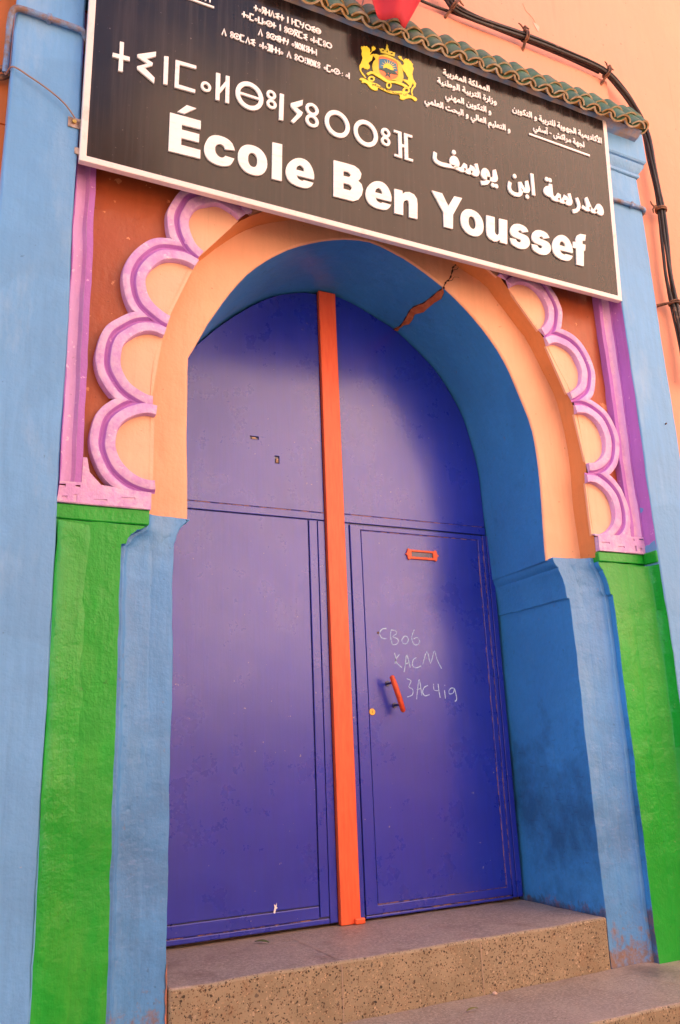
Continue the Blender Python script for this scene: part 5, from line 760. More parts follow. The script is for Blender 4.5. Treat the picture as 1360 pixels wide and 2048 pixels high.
'arabic_word_3':'796,981,802,1027,845,1097,884,1085,886,1028,922,1074,925,1098,965,1090,998,1056,996,1065,993,1077,986,1102,979,1124,1018,1140,1038,1053,1038,1042,1036,1032,1034,1022,1031,1014,1027,1006,1022,1000,1016,994,1009,989,1002,986,994,983,986,982,977,981,967,982,959,983,951,986,944,989,938,994,933,1000,929,1007,927,1015,923,1034,957,1034,947,1012,942,1004,938,997,931,991,925,987,918,984,910,983,901,982,872,984,865,988,859,992,853,998,848,1006,845,1016,842,1035,873,1041,864,1016,859,1006,854,998,847,992,840,987,832,984,824,983,815,982|1057,904,1047,950,1068,953,1079,956,1089,959,1098,962,1106,966,1113,971,1118,977,1124,984,1127,992,1130,1001,1132,1012,1133,1025,1132,1038,1130,1049,1126,1059,1122,1065,1118,1068,1128,1028,1193,1028,1198,1027,1203,1025,1208,1021,1211,1016,1212,1010,1213,1005,1212,999,1210,993,1206,988,1201,984,1195,982,1189,981,1116,981,1107,982,1097,984,1088,987,1079,991,1072,996,1065,1003,1060,1012,1057,1022,1056,1033,1057,1044,1058,1053,1061,1064,1064,1073,1068,1081,1073,1089,1078,1097,1084,1103,1092,1108,1099,1112,1107,1114,1116,1115,1127,1114,1137,1110,1146,1105,1154,1096,1161,1085,1166,1073,1170,1058,1172,1041,1173,1023,1171,1001,1167,982,1161,964,1151,949,1138,935,1123,924,1106,916,1086,910|578,976,591,1022,735,1036,749,1024,706,1004,685,1025,681,1032,677,1039,674,1048,672,1057,671,1067,671,1077,673,1087,676,1096,680,1105,684,1113,689,1119,695,1126,702,1131,709,1136,717,1139,725,1141,733,1142,744,1140,754,1136,764,1131,772,1123,778,1114,784,1103,788,1093,790,1081,791,1070,790,1060,789,1049,785,1040,781,1032,776,1024,770,1017,763,1011,757,1005,749,1000,741,996,604,976|1180,981,1185,1027,1203,1028,1211,1123,1251,1140,1270,1053,1270,1041,1268,1030,1266,1021,1262,1012,1256,1004,1250,997,1243,992,1234,988,1224,985,1214,983,1202,982|592,976,572,976,555,978,540,980,527,983,514,988,503,993,494,1000,486,1008,480,1017,475,1028,472,1041,471,1054,482,1118,521,1107,514,1052,516,1045,519,1040,524,1034,532,1030,543,1026,557,1024,575,1022,603,1022,614,993|806,981,725,995,704,1004,738,1032,814,1027,820,1025,824,1021,827,1016,829,1010,829,1005,828,999,826,993,822,988,818,984,812,982|730,1158,724,1159,718,1162,713,1166,709,1171,707,1177,706,1184,707,1191,709,1197,713,1202,718,1207,724,1209,730,1210,736,1209,742,1207,746,1202,750,1197,753,1191,753,1184,753,1177,750,1171,746,1166,741,1162,736,1159|1204,918,1198,918,1192,921,1187,925,1183,931,1181,936,1180,943,1181,950,1183,956,1187,961,1192,966,1198,968,1204,969,1210,968,1216,966,1220,961,1224,956,1227,950,1227,943,1227,936,1224,931,1220,925,1215,921,1210,918|1246,918,1239,918,1234,921,1229,925,1225,931,1223,936,1222,943,1223,950,1225,956,1229,961,1234,966,1239,968,1246,969,1252,968,1257,966,1262,961,1266,956,1268,950,1269,943,1268,936,1266,931,1262,925,1257,921,1252,918',
'arabic_word_2':'1396,982,1396,991,1397,1000,1399,1011,1402,1021,1405,1033,1412,1053,1449,1037,1444,1020,1437,984,1438,974,1440,966,1444,959,1449,954,1455,949,1463,946,1471,943,1480,941,1491,940,1503,941,1514,943,1523,945,1531,948,1537,952,1542,956,1538,1077,1579,1089,1625,1017,1631,1015,1635,1011,1638,1005,1639,1000,1640,995,1639,989,1637,983,1633,978,1629,974,1623,972,1617,971,1608,972,1599,974,1592,977,1585,982,1580,987,1575,992,1572,999,1570,1005,1573,1020,1597,999,1595,983,1593,971,1590,959,1586,948,1580,936,1573,926,1563,917,1552,909,1540,903,1525,898,1509,895,1490,894,1478,895,1466,897,1455,899,1444,903,1434,909,1425,915,1416,923,1409,933,1404,943,1399,955,1396,968|1718,973,1712,1232,1753,1232,1759,973|1608,971,1612,1017,1629,1017,1632,1113,1672,1130,1691,1033,1690,1024,1688,1016,1686,1009,1683,1002,1679,996,1675,990,1670,985,1663,982,1657,978,1626,971|1496,1107,1490,1108,1484,1111,1479,1115,1475,1120,1473,1126,1472,1133,1473,1140,1475,1146,1479,1151,1484,1156,1490,1158,1496,1159,1502,1158,1508,1155,1512,1151,1516,1146,1518,1140,1519,1133,1518,1126,1516,1120,1512,1115,1507,1111,1502,1108|1649,909,1643,909,1637,912,1633,916,1629,921,1626,927,1625,934,1626,941,1629,947,1633,952,1637,956,1643,959,1649,960,1655,959,1661,956,1665,952,1669,947,1672,941,1672,934,1672,927,1669,921,1665,916,1661,912,1655,909',
'arabic_word_1':'2023,984,2029,1030,2075,1099,2115,1087,2117,1030,2154,1077,2158,1101,2200,1093,2234,1058,2233,1068,2229,1080,2222,1105,2214,1127,2256,1143,2276,1056,2276,1045,2275,1034,2272,1025,2269,1017,2264,1009,2259,1003,2253,997,2246,992,2239,989,2230,986,2222,985,2213,984,2202,985,2193,986,2185,989,2178,992,2172,997,2166,1003,2162,1010,2160,1018,2156,1037,2192,1037,2181,1015,2176,1007,2171,1000,2165,994,2158,990,2150,987,2142,985,2133,985,2102,987,2095,991,2089,995,2083,1001,2077,1009,2074,1019,2071,1038,2103,1044,2095,1019,2090,1009,2084,1001,2077,995,2069,990,2061,987,2052,985,2043,985|2562,984,2566,1030,2579,1030,2612,1082,2619,1093,2625,1103,2632,1110,2639,1116,2647,1121,2654,1123,2661,1125,2668,1125,2677,1125,2685,1122,2693,1118,2700,1113,2706,1107,2712,1100,2716,1093,2721,1085,2724,1076,2727,1068,2728,1058,2728,1050,2728,1036,2725,1024,2721,1013,2715,1004,2708,997,2700,992,2692,989,2683,987,2674,986,2666,987,2657,988,2647,991,2634,995,2620,1002,2598,1017,2619,1053,2637,1043,2645,1038,2653,1036,2634,1030,2628,1021,2624,1012,2618,1005,2613,999,2607,994,2578,984|2470,1030,2479,1030,2460,1141,2496,1166,2509,1146,2552,1049,2580,1030,2586,1028,2590,1024,2593,1019,2595,1013,2596,1008,2595,1002,2592,996,2589,991,2584,987,2578,985,2571,984,2563,985,2555,987,2547,989,2539,993,2532,999,2527,1006,2521,1015,2517,1024,2513,1041,2542,1061,2544,1038,2542,1028,2538,1018,2532,1008,2524,1000,2515,993,2502,988,2487,985,2470,984,2412,999,2401,1008,2422,1046,2434,1039,2453,1032,2461,1030|1994,1024,1975,1019,1962,1016,1949,1016,1937,1016,1926,1018,1915,1021,1905,1026,1897,1032,1889,1040,1883,1049,1880,1059,1879,1070,1879,1081,1882,1092,1887,1102,1892,1111,1899,1119,1908,1127,1917,1134,1927,1139,1938,1144,1949,1148,1961,1152,1982,1155,1989,1108,1970,1106,1961,1105,1990,1069|2280,906,2264,948,2292,959,2308,967,2320,976,2330,985,2337,995,2342,1004,2345,1013,2347,1022,2322,1101,2361,1122,2372,1099,2378,1085,2383,1071,2386,1057,2388,1045,2388,1034,2388,1019,2385,1005,2381,992,2376,980,2370,969,2363,959,2355,950,2346,942,2338,934,2329,928,2320,923,2295,911|2034,984,2021,985,2010,987,2000,990,1990,995,1981,1003,1974,1012,1969,1023,1966,1036,1964,1051,1959,1179,2002,1179,2007,1059,2008,1050,2042,1030,2048,1028,2052,1024,2056,1019,2057,1013,2058,1008,2057,1002,2055,996,2050,991,2045,987,2039,985|1934,1199,1928,1200,1922,1203,1917,1207,1913,1212,1911,1218,1910,1225,1911,1232,1913,1238,1917,1243,1922,1248,1928,1250,1934,1251,1941,1250,1947,1248,1952,1243,1955,1238,1958,1232,1959,1225,1958,1218,1955,1212,1952,1207,1946,1203,1941,1200|1978,1199,1972,1200,1966,1203,1961,1207,1956,1212,1954,1218,1953,1225,1954,1232,1956,1238,1961,1243,1966,1248,1972,1250,1978,1251,1984,1250,1990,1248,1995,1243,1999,1238,2002,1232,2002,1225,2002,1218,1999,1212,1995,1207,1990,1203,1984,1200',
'french_word_1':'-2198,666,-1926,673,-1926,589,-2093,581,-2092,533,-1937,538,-1938,456,-2093,452,-2093,384,-1923,387,-1922,303,-2199,294|-2135,694,-2074,694,-1970,782,-2056,786|-1612,479,-1621,506,-1636,538,-1655,557,-1679,570,-1709,578,-1740,580,-1771,579,-1800,571,-1826,557,-1848,537,-1866,507,-1879,474,-1887,443,-1890,413,-1888,387,-1881,363,-1870,340,-1854,320,-1832,305,-1806,296,-1777,289,-1746,288,-1715,292,-1686,302,-1663,313,-1644,331,-1627,365,-1615,395,-1700,399,-1704,390,-1712,380,-1722,373,-1736,369,-1751,372,-1766,379,-1778,391,-1787,405,-1791,420,-1792,436,-1791,454,-1786,471,-1776,485,-1762,495,-1747,500,-1732,501,-1721,496,-1711,488,-1705,475,-1701,463|-1257,674,-1162,680,-1165,305,-1260,302|-1306,434,-1308,466,-1316,494,-1328,519,-1344,540,-1364,558,-1388,571,-1414,578,-1444,581,-1474,578,-1500,571,-1524,558,-1544,540,-1560,519,-1572,494,-1580,466,-1582,434,-1580,402,-1572,374,-1560,349,-1544,328,-1524,310,-1500,297,-1474,290,-1444,287,-1414,290,-1388,297,-1364,310,-1344,328,-1328,349,-1316,374,-1308,402;-1400,435,-1401,457,-1406,475,-1414,490,-1424,500,-1436,505,-1452,505,-1464,500,-1474,490,-1482,475,-1487,457,-1488,435,-1487,413,-1482,395,-1474,380,-1464,370,-1452,365,-1436,365,-1424,370,-1414,380,-1406,395,-1401,413|-847,412,-844,433,-844,461,-850,490,-860,518,-874,546,-893,570,-918,587,-946,595,-976,595,-1006,587,-1033,574,-1059,554,-1083,529,-1104,500,-1118,466,-1126,432,-1126,402,-1119,374,-1108,349,-1091,328,-1067,313,-1038,303,-1003,297,-966,297,-935,300,-907,309,-884,326,-867,345,-857,363,-851,377,-947,377,-955,370,-966,364,-980,366,-993,370,-1004,376,-1012,385,-1018,397,-1022,406;-1023,463,-1021,478,-1015,495,-1004,509,-990,518,-977,519,-964,515,-953,505,-945,493,-943,478,-943,465',
'french_word_3':'1054,434,1051,466,1044,494,1032,519,1015,540,995,558,971,571,945,578,914,581,883,578,857,571,833,558,813,540,796,519,784,494,777,466,774,434,777,402,784,374,796,349,813,328,833,310,857,297,883,290,914,287,945,290,971,297,995,310,1015,328,1032,349,1044,374,1051,402;959,435,957,457,952,475,944,490,934,500,922,505,906,505,894,500,884,490,876,475,871,457,869,435,871,413,876,395,884,380,894,370,906,365,922,365,934,370,944,380,952,395,957,413|2223,412,2226,433,2226,461,2220,490,2210,518,2196,546,2176,570,2151,587,2123,595,2093,595,2063,587,2035,574,2010,554,1985,529,1964,500,1950,466,1942,432,1942,402,1949,374,1960,349,1978,328,2001,313,2030,303,2066,297,2103,297,2135,300,2163,309,2185,326,2203,345,2213,363,2219,377,2123,377,2114,370,2103,364,2089,366,2076,370,2065,376,2056,385,2051,397,2047,406;2046,463,2048,478,2054,495,2065,509,2079,518,2092,519,2105,515,2116,505,2124,493,2127,478,2127,465|442,665,563,667,631,543,709,675,804,681,684,461,674,301,569,299,571,463|1097,567,1201,571,1193,405,1204,377,1230,374,1248,407,1258,572,1361,578,1343,300,1254,299,1253,331,1220,302,1181,290,1125,306,1092,342,1087,401|1632,515,1625,530,1613,548,1600,560,1581,568,1552,574,1518,576,1484,570,1453,559,1428,540,1408,517,1396,491,1391,464,1394,441,1406,421,1427,410,1454,403,1487,400,1515,397,1528,392,1530,384,1520,372,1505,362,1490,360,1476,363,1465,375,1457,386,1384,381,1388,354,1399,323,1422,307,1451,297,1483,290,1517,289,1553,297,1587,311,1613,333,1633,358,1641,383,1642,407,1636,430,1624,449,1604,460,1578,466,1544,470,1513,473,1498,479,1494,486,1502,496,1515,505,1527,506,1538,502,1547,495,1552,487|1912,515,1905,530,1893,548,1880,560,1861,568,1832,574,1798,576,1764,570,1733,559,1708,540,1688,517,1676,491,1671,464,1674,441,1686,421,1707,410,1734,403,1767,400,1795,397,1808,392,1810,384,1800,372,1785,362,1770,360,1756,363,1745,375,1737,386,1664,381,1668,354,1679,323,1702,307,1731,297,1763,290,1797,289,1833,297,1867,311,1893,333,1913,358,1921,383,1922,407,1916,430,1904,449,1884,460,1858,466,1824,470,1793,473,1778,479,1774,486,1782,496,1795,505,1807,506,1818,502,1827,495,1832,487|2241,554,2275,556,2283,603,2308,646,2353,675,2433,683,2416,609,2390,606,2375,588,2375,559,2417,559,2404,486,2385,485,2367,290,2267,289,2280,482,2234,481',
'french_word_2':'-27,412,-24,433,-24,461,-30,490,-40,518,-54,546,-73,570,-98,587,-126,595,-156,595,-186,587,-213,574,-239,554,-263,529,-284,500,-298,466,-306,432,-306,402,-299,374,-288,349,-271,328,-247,313,-218,303,-183,297,-146,297,-115,300,-87,309,-64,326,-47,345,-37,363,-31,377,-127,377,-135,370,-146,364,-160,366,-173,370,-184,376,-192,385,-198,397,-202,406;-203,463,-201,478,-195,495,-184,509,-170,518,-157,519,-144,515,-133,505,-125,493,-123,478,-123,465|-641,677,-500,682,-423,681,-375,660,-349,617,-361,563,-386,534,-349,507,-335,457,-349,392,-385,336,-440,303,-646,298;-540,594,-484,595,-460,576,-482,543,-541,541;-542,467,-475,467,-449,444,-471,405,-543,404|12,562,100,566,101,531,133,560,180,573,233,561,263,524,268,469,262,302,168,297,173,443,165,475,142,477,115,457,105,425,102,302,5,298',
'tifinagh_word_1':'-2647,1203,-2614,1205,-2613,1079,-2560,1082,-2558,1042,-2613,1038,-2611,918,-2648,916,-2647,1037,-2703,1033,-2701,1072,-2645,1076|-2498,1132,-2340,1218,-2341,1169,-2421,1117,-2363,1097,-2366,1070,-2431,1024,-2343,957,-2345,902,-2492,990,-2495,1015,-2408,1073,-2497,1108|-2268,1201,-2230,1208,-2230,928,-2266,925|-2167,1202,-1982,1209,-1981,1177,-2131,1168,-2133,965,-1984,966,-1985,932,-2167,926|-1842,1030,-1843,1041,-1847,1052,-1852,1061,-1860,1069,-1869,1075,-1879,1079,-1889,1080,-1899,1079,-1909,1075,-1918,1069,-1926,1061,-1931,1052,-1935,1041,-1936,1030,-1935,1019,-1931,1008,-1926,999,-1918,991,-1909,985,-1899,981,-1889,980,-1879,981,-1869,985,-1860,991,-1852,999,-1847,1008,-1843,1019;-1865,1030,-1866,1036,-1867,1041,-1870,1046,-1874,1050,-1879,1053,-1884,1055,-1889,1056,-1894,1055,-1899,1053,-1904,1050,-1908,1046,-1911,1041,-1912,1036,-1913,1030,-1912,1024,-1911,1019,-1908,1014,-1904,1010,-1899,1007,-1894,1005,-1889,1004,-1884,1005,-1879,1007,-1874,1010,-1870,1014,-1867,1019,-1866,1024|-1799,1206,-1761,1207,-1762,1062,-1710,1150,-1709,1208,-1674,1211,-1674,933,-1708,932,-1709,1095,-1763,1004,-1764,932,-1800,930',
'tifinagh_word_2':'-1349,1078,-1351,1103,-1357,1127,-1367,1150,-1380,1170,-1397,1188,-1416,1202,-1437,1212,-1459,1219,-1482,1221,-1505,1219,-1527,1212,-1548,1202,-1567,1188,-1584,1170,-1597,1150,-1607,1127,-1613,1103,-1615,1078,-1613,1053,-1607,1029,-1597,1006,-1584,986,-1567,968,-1548,954,-1527,944,-1505,937,-1482,935,-1459,937,-1437,944,-1416,954,-1397,968,-1380,986,-1367,1007,-1357,1029,-1351,1053;-1390,1078,-1391,1095,-1396,1112,-1402,1128,-1412,1142,-1423,1155,-1436,1165,-1451,1172,-1466,1176,-1482,1178,-1498,1176,-1513,1172,-1528,1165,-1541,1155,-1552,1142,-1562,1128,-1568,1112,-1573,1095,-1574,1078,-1573,1061,-1568,1044,-1562,1028,-1552,1014,-1541,1001,-1528,991,-1513,984,-1498,980,-1482,978,-1466,980,-1451,984,-1436,991,-1423,1001,-1412,1014,-1402,1028,-1396,1044,-1391,1061|-1574,1066,-1390,1066,-1390,1090,-1574,1090|-1225,1162,-1226,1172,-1230,1182,-1235,1191,-1243,1199,-1252,1204,-1262,1208,-1272,1209,-1282,1208,-1292,1204,-1301,1199,-1309,1191,-1314,1182,-1318,1172,-1319,1162,-1318,1152,-1314,1142,-1309,1133,-1301,1125,-1292,1120,-1282,1116,-1272,1115,-1262,1116,-1252,1120,-1243,1125,-1235,1133,-1230,1142,-1226,1152;-1250,1162,-1251,1167,-1252,1172,-1255,1176,-1258,1179,-1262,1182,-1267,1183,-1272,1184,-1277,1183,-1282,1182,-1286,1179,-1289,1176,-1292,1172,-1293,1167,-1294,1162,-1293,1157,-1292,1152,-1289,1148,-1286,1145,-1282,1142,-1277,1141,-1272,1140,-1267,1141,-1262,1142,-1258,1145,-1255,1148,-1252,1152,-1251,1157|-1219,1066,-1220,1077,-1224,1087,-1230,1097,-1237,1104,-1247,1110,-1257,1114,-1268,1115,-1279,1114,-1289,1110,-1299,1104,-1306,1097,-1312,1087,-1316,1077,-1317,1066,-1316,1055,-1312,1045,-1306,1035,-1299,1028,-1289,1022,-1279,1018,-1268,1017,-1257,1018,-1247,1022,-1237,1028,-1230,1035,-1224,1045,-1220,1055;-1245,1066,-1246,1071,-1247,1076,-1250,1080,-1254,1084,-1258,1087,-1263,1088,-1268,1089,-1273,1088,-1278,1087,-1282,1084,-1286,1080,-1289,1076,-1290,1071,-1291,1066,-1290,1061,-1289,1056,-1286,1052,-1282,1048,-1278,1045,-1273,1044,-1268,1043,-1263,1044,-1258,1045,-1254,1048,-1250,1052,-1247,1056,-1246,1061|-1188,1207,-1147,1208,-1153,930,-1196,928|-1079,1139,-956,1217,-961,1159,-1022,1114,-958,1082,-968,1047,-1049,938,-1078,952,-1012,1051,-1076,1101',
'tifinagh_word_3':'-793,1148,-795,1163,-800,1177,-808,1189,-819,1200,-832,1207,-846,1212,-861,1214,-876,1212,-891,1207,-904,1200,-914,1189,-923,1177,-928,1163,-929,1148,-928,1133,-923,1119,-914,1107,-904,1096,-891,1089,-876,1084,-861,1082,-846,1084,-832,1089,-819,1096,-808,1107,-800,1119,-795,1133;-825,1148,-826,1156,-829,1164,-833,1170,-839,1176,-846,1180,-853,1183,-861,1184,-869,1183,-877,1180,-884,1176,-889,1170,-894,1164,-896,1156,-897,1148,-896,1140,-894,1132,-889,1126,-884,1120,-877,1116,-869,1113,-861,1112,-853,1113,-846,1116,-839,1120,-833,1126,-829,1132,-826,1140|-794,1026,-795,1040,-800,1054,-808,1067,-819,1077,-832,1085,-846,1090,-862,1092,-877,1090,-891,1085,-904,1077,-915,1067,-923,1054,-928,1040,-930,1026,-928,1011,-923,997,-915,985,-904,974,-891,966,-877,961,-862,960,-846,961,-832,966,-819,974,-808,985,-800,997,-795,1011;-826,1026,-827,1034,-829,1041,-833,1048,-839,1054,-846,1058,-854,1061,-862,1062,-870,1061,-877,1058,-884,1054,-890,1048,-894,1041,-897,1034,-898,1026,-897,1018,-894,1010,-890,1003,-884,998,-877,993,-870,991,-862,990,-854,991,-846,993,-839,998,-833,1003,-829,1010,-827,1018|-466,1078,-468,1103,-474,1127,-484,1150,-497,1170,-513,1188,-532,1202,-553,1213,-575,1219,-598,1221,-621,1219,-643,1213,-664,1202,-683,1188,-699,1170,-712,1150,-722,1127,-728,1103,-730,1078,-728,1053,-722,1029,-712,1007,-699,986,-683,969,-664,954,-643,944,-621,937,-598,935,-575,937,-553,944,-532,954,-513,969,-497,986,-484,1007,-474,1029,-468,1053;-508,1078,-510,1095,-514,1112,-520,1127,-529,1141,-540,1153,-553,1163,-567,1170,-583,1175,-598,1176,-614,1175,-629,1170,-643,1163,-656,1153,-667,1141,-676,1127,-683,1112,-687,1095,-688,1078,-687,1061,-683,1045,-676,1029,-667,1015,-656,1003,-643,993,-629,986,-614,982,-598,980,-583,982,-567,986,-553,993,-540,1003,-529,1015,-520,1029,-514,1045,-510,1061|-159,1076,-161,1101,-167,1125,-177,1147,-190,1168,-206,1185,-225,1200,-246,1210,-268,1217,-291,1219,-314,1217,-336,1210,-357,1200,-376,1185,-392,1168,-406,1147,-415,1125,-421,1101,-423,1076,-421,1051,-415,1027,-406,1004,-392,984,-376,966,-357,952,-336,941,-314,935,-291,933,-268,935,-246,941,-225,952,-206,966,-190,984,-177,1004,-167,1027,-161,1051;-201,1076,-203,1093,-207,1109,-213,1125,-222,1139,-233,1151,-246,1161,-261,1168,-276,1172,-291,1174,-307,1172,-322,1168,-336,1161,-349,1151,-360,1139,-369,1125,-376,1109,-380,1093,-381,1076,-380,1059,-376,1042,-369,1027,-360,1013,-349,1001,-336,991,-322,984,-307,979,-291,978,-276,979,-261,984,-246,991,-233,1001,-222,1013,-213,1027,-207,1042,-203,1059|-18,1153,-20,1165,-24,1176,-30,1185,-38,1193,-48,1199,-59,1203,-70,1204,-82,1203,-93,1199,-103,1193,-111,1185,-117,1176,-121,1165,-122,1153,-121,1142,-117,1131,-111,1122,-103,1114,-93,1107,-82,1104,-70,1102,-59,1104,-48,1107,-38,1114,-30,1122,-24,1131,-20,1142;-46,1153,-47,1159,-49,1164,-52,1168,-55,1172,-60,1175,-65,1177,-70,1177,-76,1177,-81,1175,-85,1172,-89,1168,-92,1164,-94,1159,-94,1153,-94,1148,-92,1143,-89,1138,-85,1135,-81,1132,-76,1130,-70,1129,-65,1130,-60,1132,-55,1135,-52,1138,-49,1143,-47,1148|-21,1058,-22,1070,-26,1080,-32,1090,-40,1098,-50,1104,-61,1108,-73,1109,-84,1108,-95,1104,-105,1098,-113,1090,-120,1080,-123,1070,-125,1058,-123,1047,-120,1036,-113,1026,-105,1018,-95,1012,-84,1009,-73,1007,-61,1009,-50,1012,-40,1018,-32,1026,-26,1036,-22,1047;-49,1058,-49,1064,-51,1069,-54,1073,-58,1077,-62,1080,-67,1082,-73,1082,-78,1082,-83,1080,-88,1077,-92,1073,-94,1069,-96,1064,-97,1058,-96,1053,-94,1048,-92,1043,-88,1040,-83,1037,-78,1035,-73,1034,-67,1035,-62,1037,-58,1040,-54,1043,-51,1048,-49,1053|24,924,110,924,110,1054,140,1054,140,924,234,924,234,950,180,950,180,1192,234,1192,234,1218,140,1218,140,1084,110,1084,110,1218,24,1218,24,1192,72,1192,72,950,24,950',
'tifinagh_line_1':'-1438,2072,-1438,2046,-1453,2046,-1453,2033,-1438,2033,-1438,2007,-1426,2007,-1426,2033,-1411,2033,-1411,2046,-1426,2046,-1426,2072|-1377,2031,-1379,2037,-1383,2042,-1388,2045,-1395,2045,-1400,2042,-1404,2037,-1406,2031,-1404,2025,-1400,2020,-1395,2017,-1388,2017,-1383,2020,-1379,2025;-1384,2031,-1384,2034,-1387,2037,-1390,2039,-1393,2039,-1396,2037,-1399,2034,-1399,2031,-1399,2028,-1396,2025,-1393,2023,-1390,2023,-1387,2025,-1384,2028|-1372,2080,-1331,2080,-1331,2067,-1372,2067|-1365,2068,-1328,2009,-1338,2002,-1376,2062|-1328,2062,-1342,2037,-1353,2043,-1338,2068|-1350,2030,-1365,2003,-1376,2008,-1361,2036|-1337,2073,-1325,2073,-1325,2046,-1303,2046,-1303,2073,-1291,2073,-1291,2005,-1303,2005,-1303,2033,-1325,2033,-1325,2005,-1337,2005|-1291,2007,-1267,2081,-1242,2007,-1254,2004,-1267,2066,-1279,2004|-1195,2064,-1217,2056,-1188,2039,-1216,2023,-1194,2013,-1200,2002,-1242,2022,-1213,2039,-1242,2057,-1199,2076|-1175,2072,-1175,2046,-1190,2046,-1190,2033,-1175,2033,-1175,2007,-1163,2007,-1163,2033,-1148,2033,-1148,2046,-1163,2046,-1163,2072|-1103,2073,-1103,2005,-1116,2005,-1116,2073|-1073,2073,-1061,2073,-1061,2046,-1039,2046,-1039,2073,-1027,2073,-1027,2005,-1039,2005,-1039,2033,-1061,2033,-1061,2005,-1073,2005|-990,2066,-1020,2066,-1020,2013,-990,2013,-990,2001,-1032,2001,-1032,2078,-990,2078|-975,2073,-975,2049,-947,2049,-947,2037,-987,2037,-987,2073|-941,2073,-941,2039,-955,2003,-967,2008,-953,2042,-953,2073|-868,2039,-870,2050,-876,2060,-885,2067,-895,2071,-906,2071,-917,2067,-925,2060,-931,2050,-933,2039,-931,2028,-925,2019,-917,2011,-906,2008,-895,2008,-885,2011,-876,2019,-870,2028;-881,2039,-882,2046,-885,2052,-891,2057,-897,2059,-904,2059,-911,2057,-916,2052,-920,2046,-921,2039,-920,2033,-916,2027,-911,2022,-904,2020,-897,2020,-891,2022,-885,2027,-882,2033|-825,2064,-848,2056,-819,2039,-847,2023,-825,2013,-831,2002,-873,2022,-844,2039,-873,2057,-830,2076|-762,2039,-764,2050,-770,2060,-778,2067,-789,2071,-800,2071,-811,2067,-819,2060,-825,2050,-827,2039,-825,2028,-819,2019,-811,2011,-800,2008,-789,2008,-778,2011,-770,2019,-764,2028;-775,2039,-776,2046,-779,2052,-785,2057,-791,2059,-798,2059,-805,2057,-810,2052,-813,2046,-815,2039,-813,2033,-810,2027,-805,2022,-798,2020,-791,2020,-785,2022,-779,2027,-776,2033|-815,2034,-774,2034,-774,2044,-815,2044',
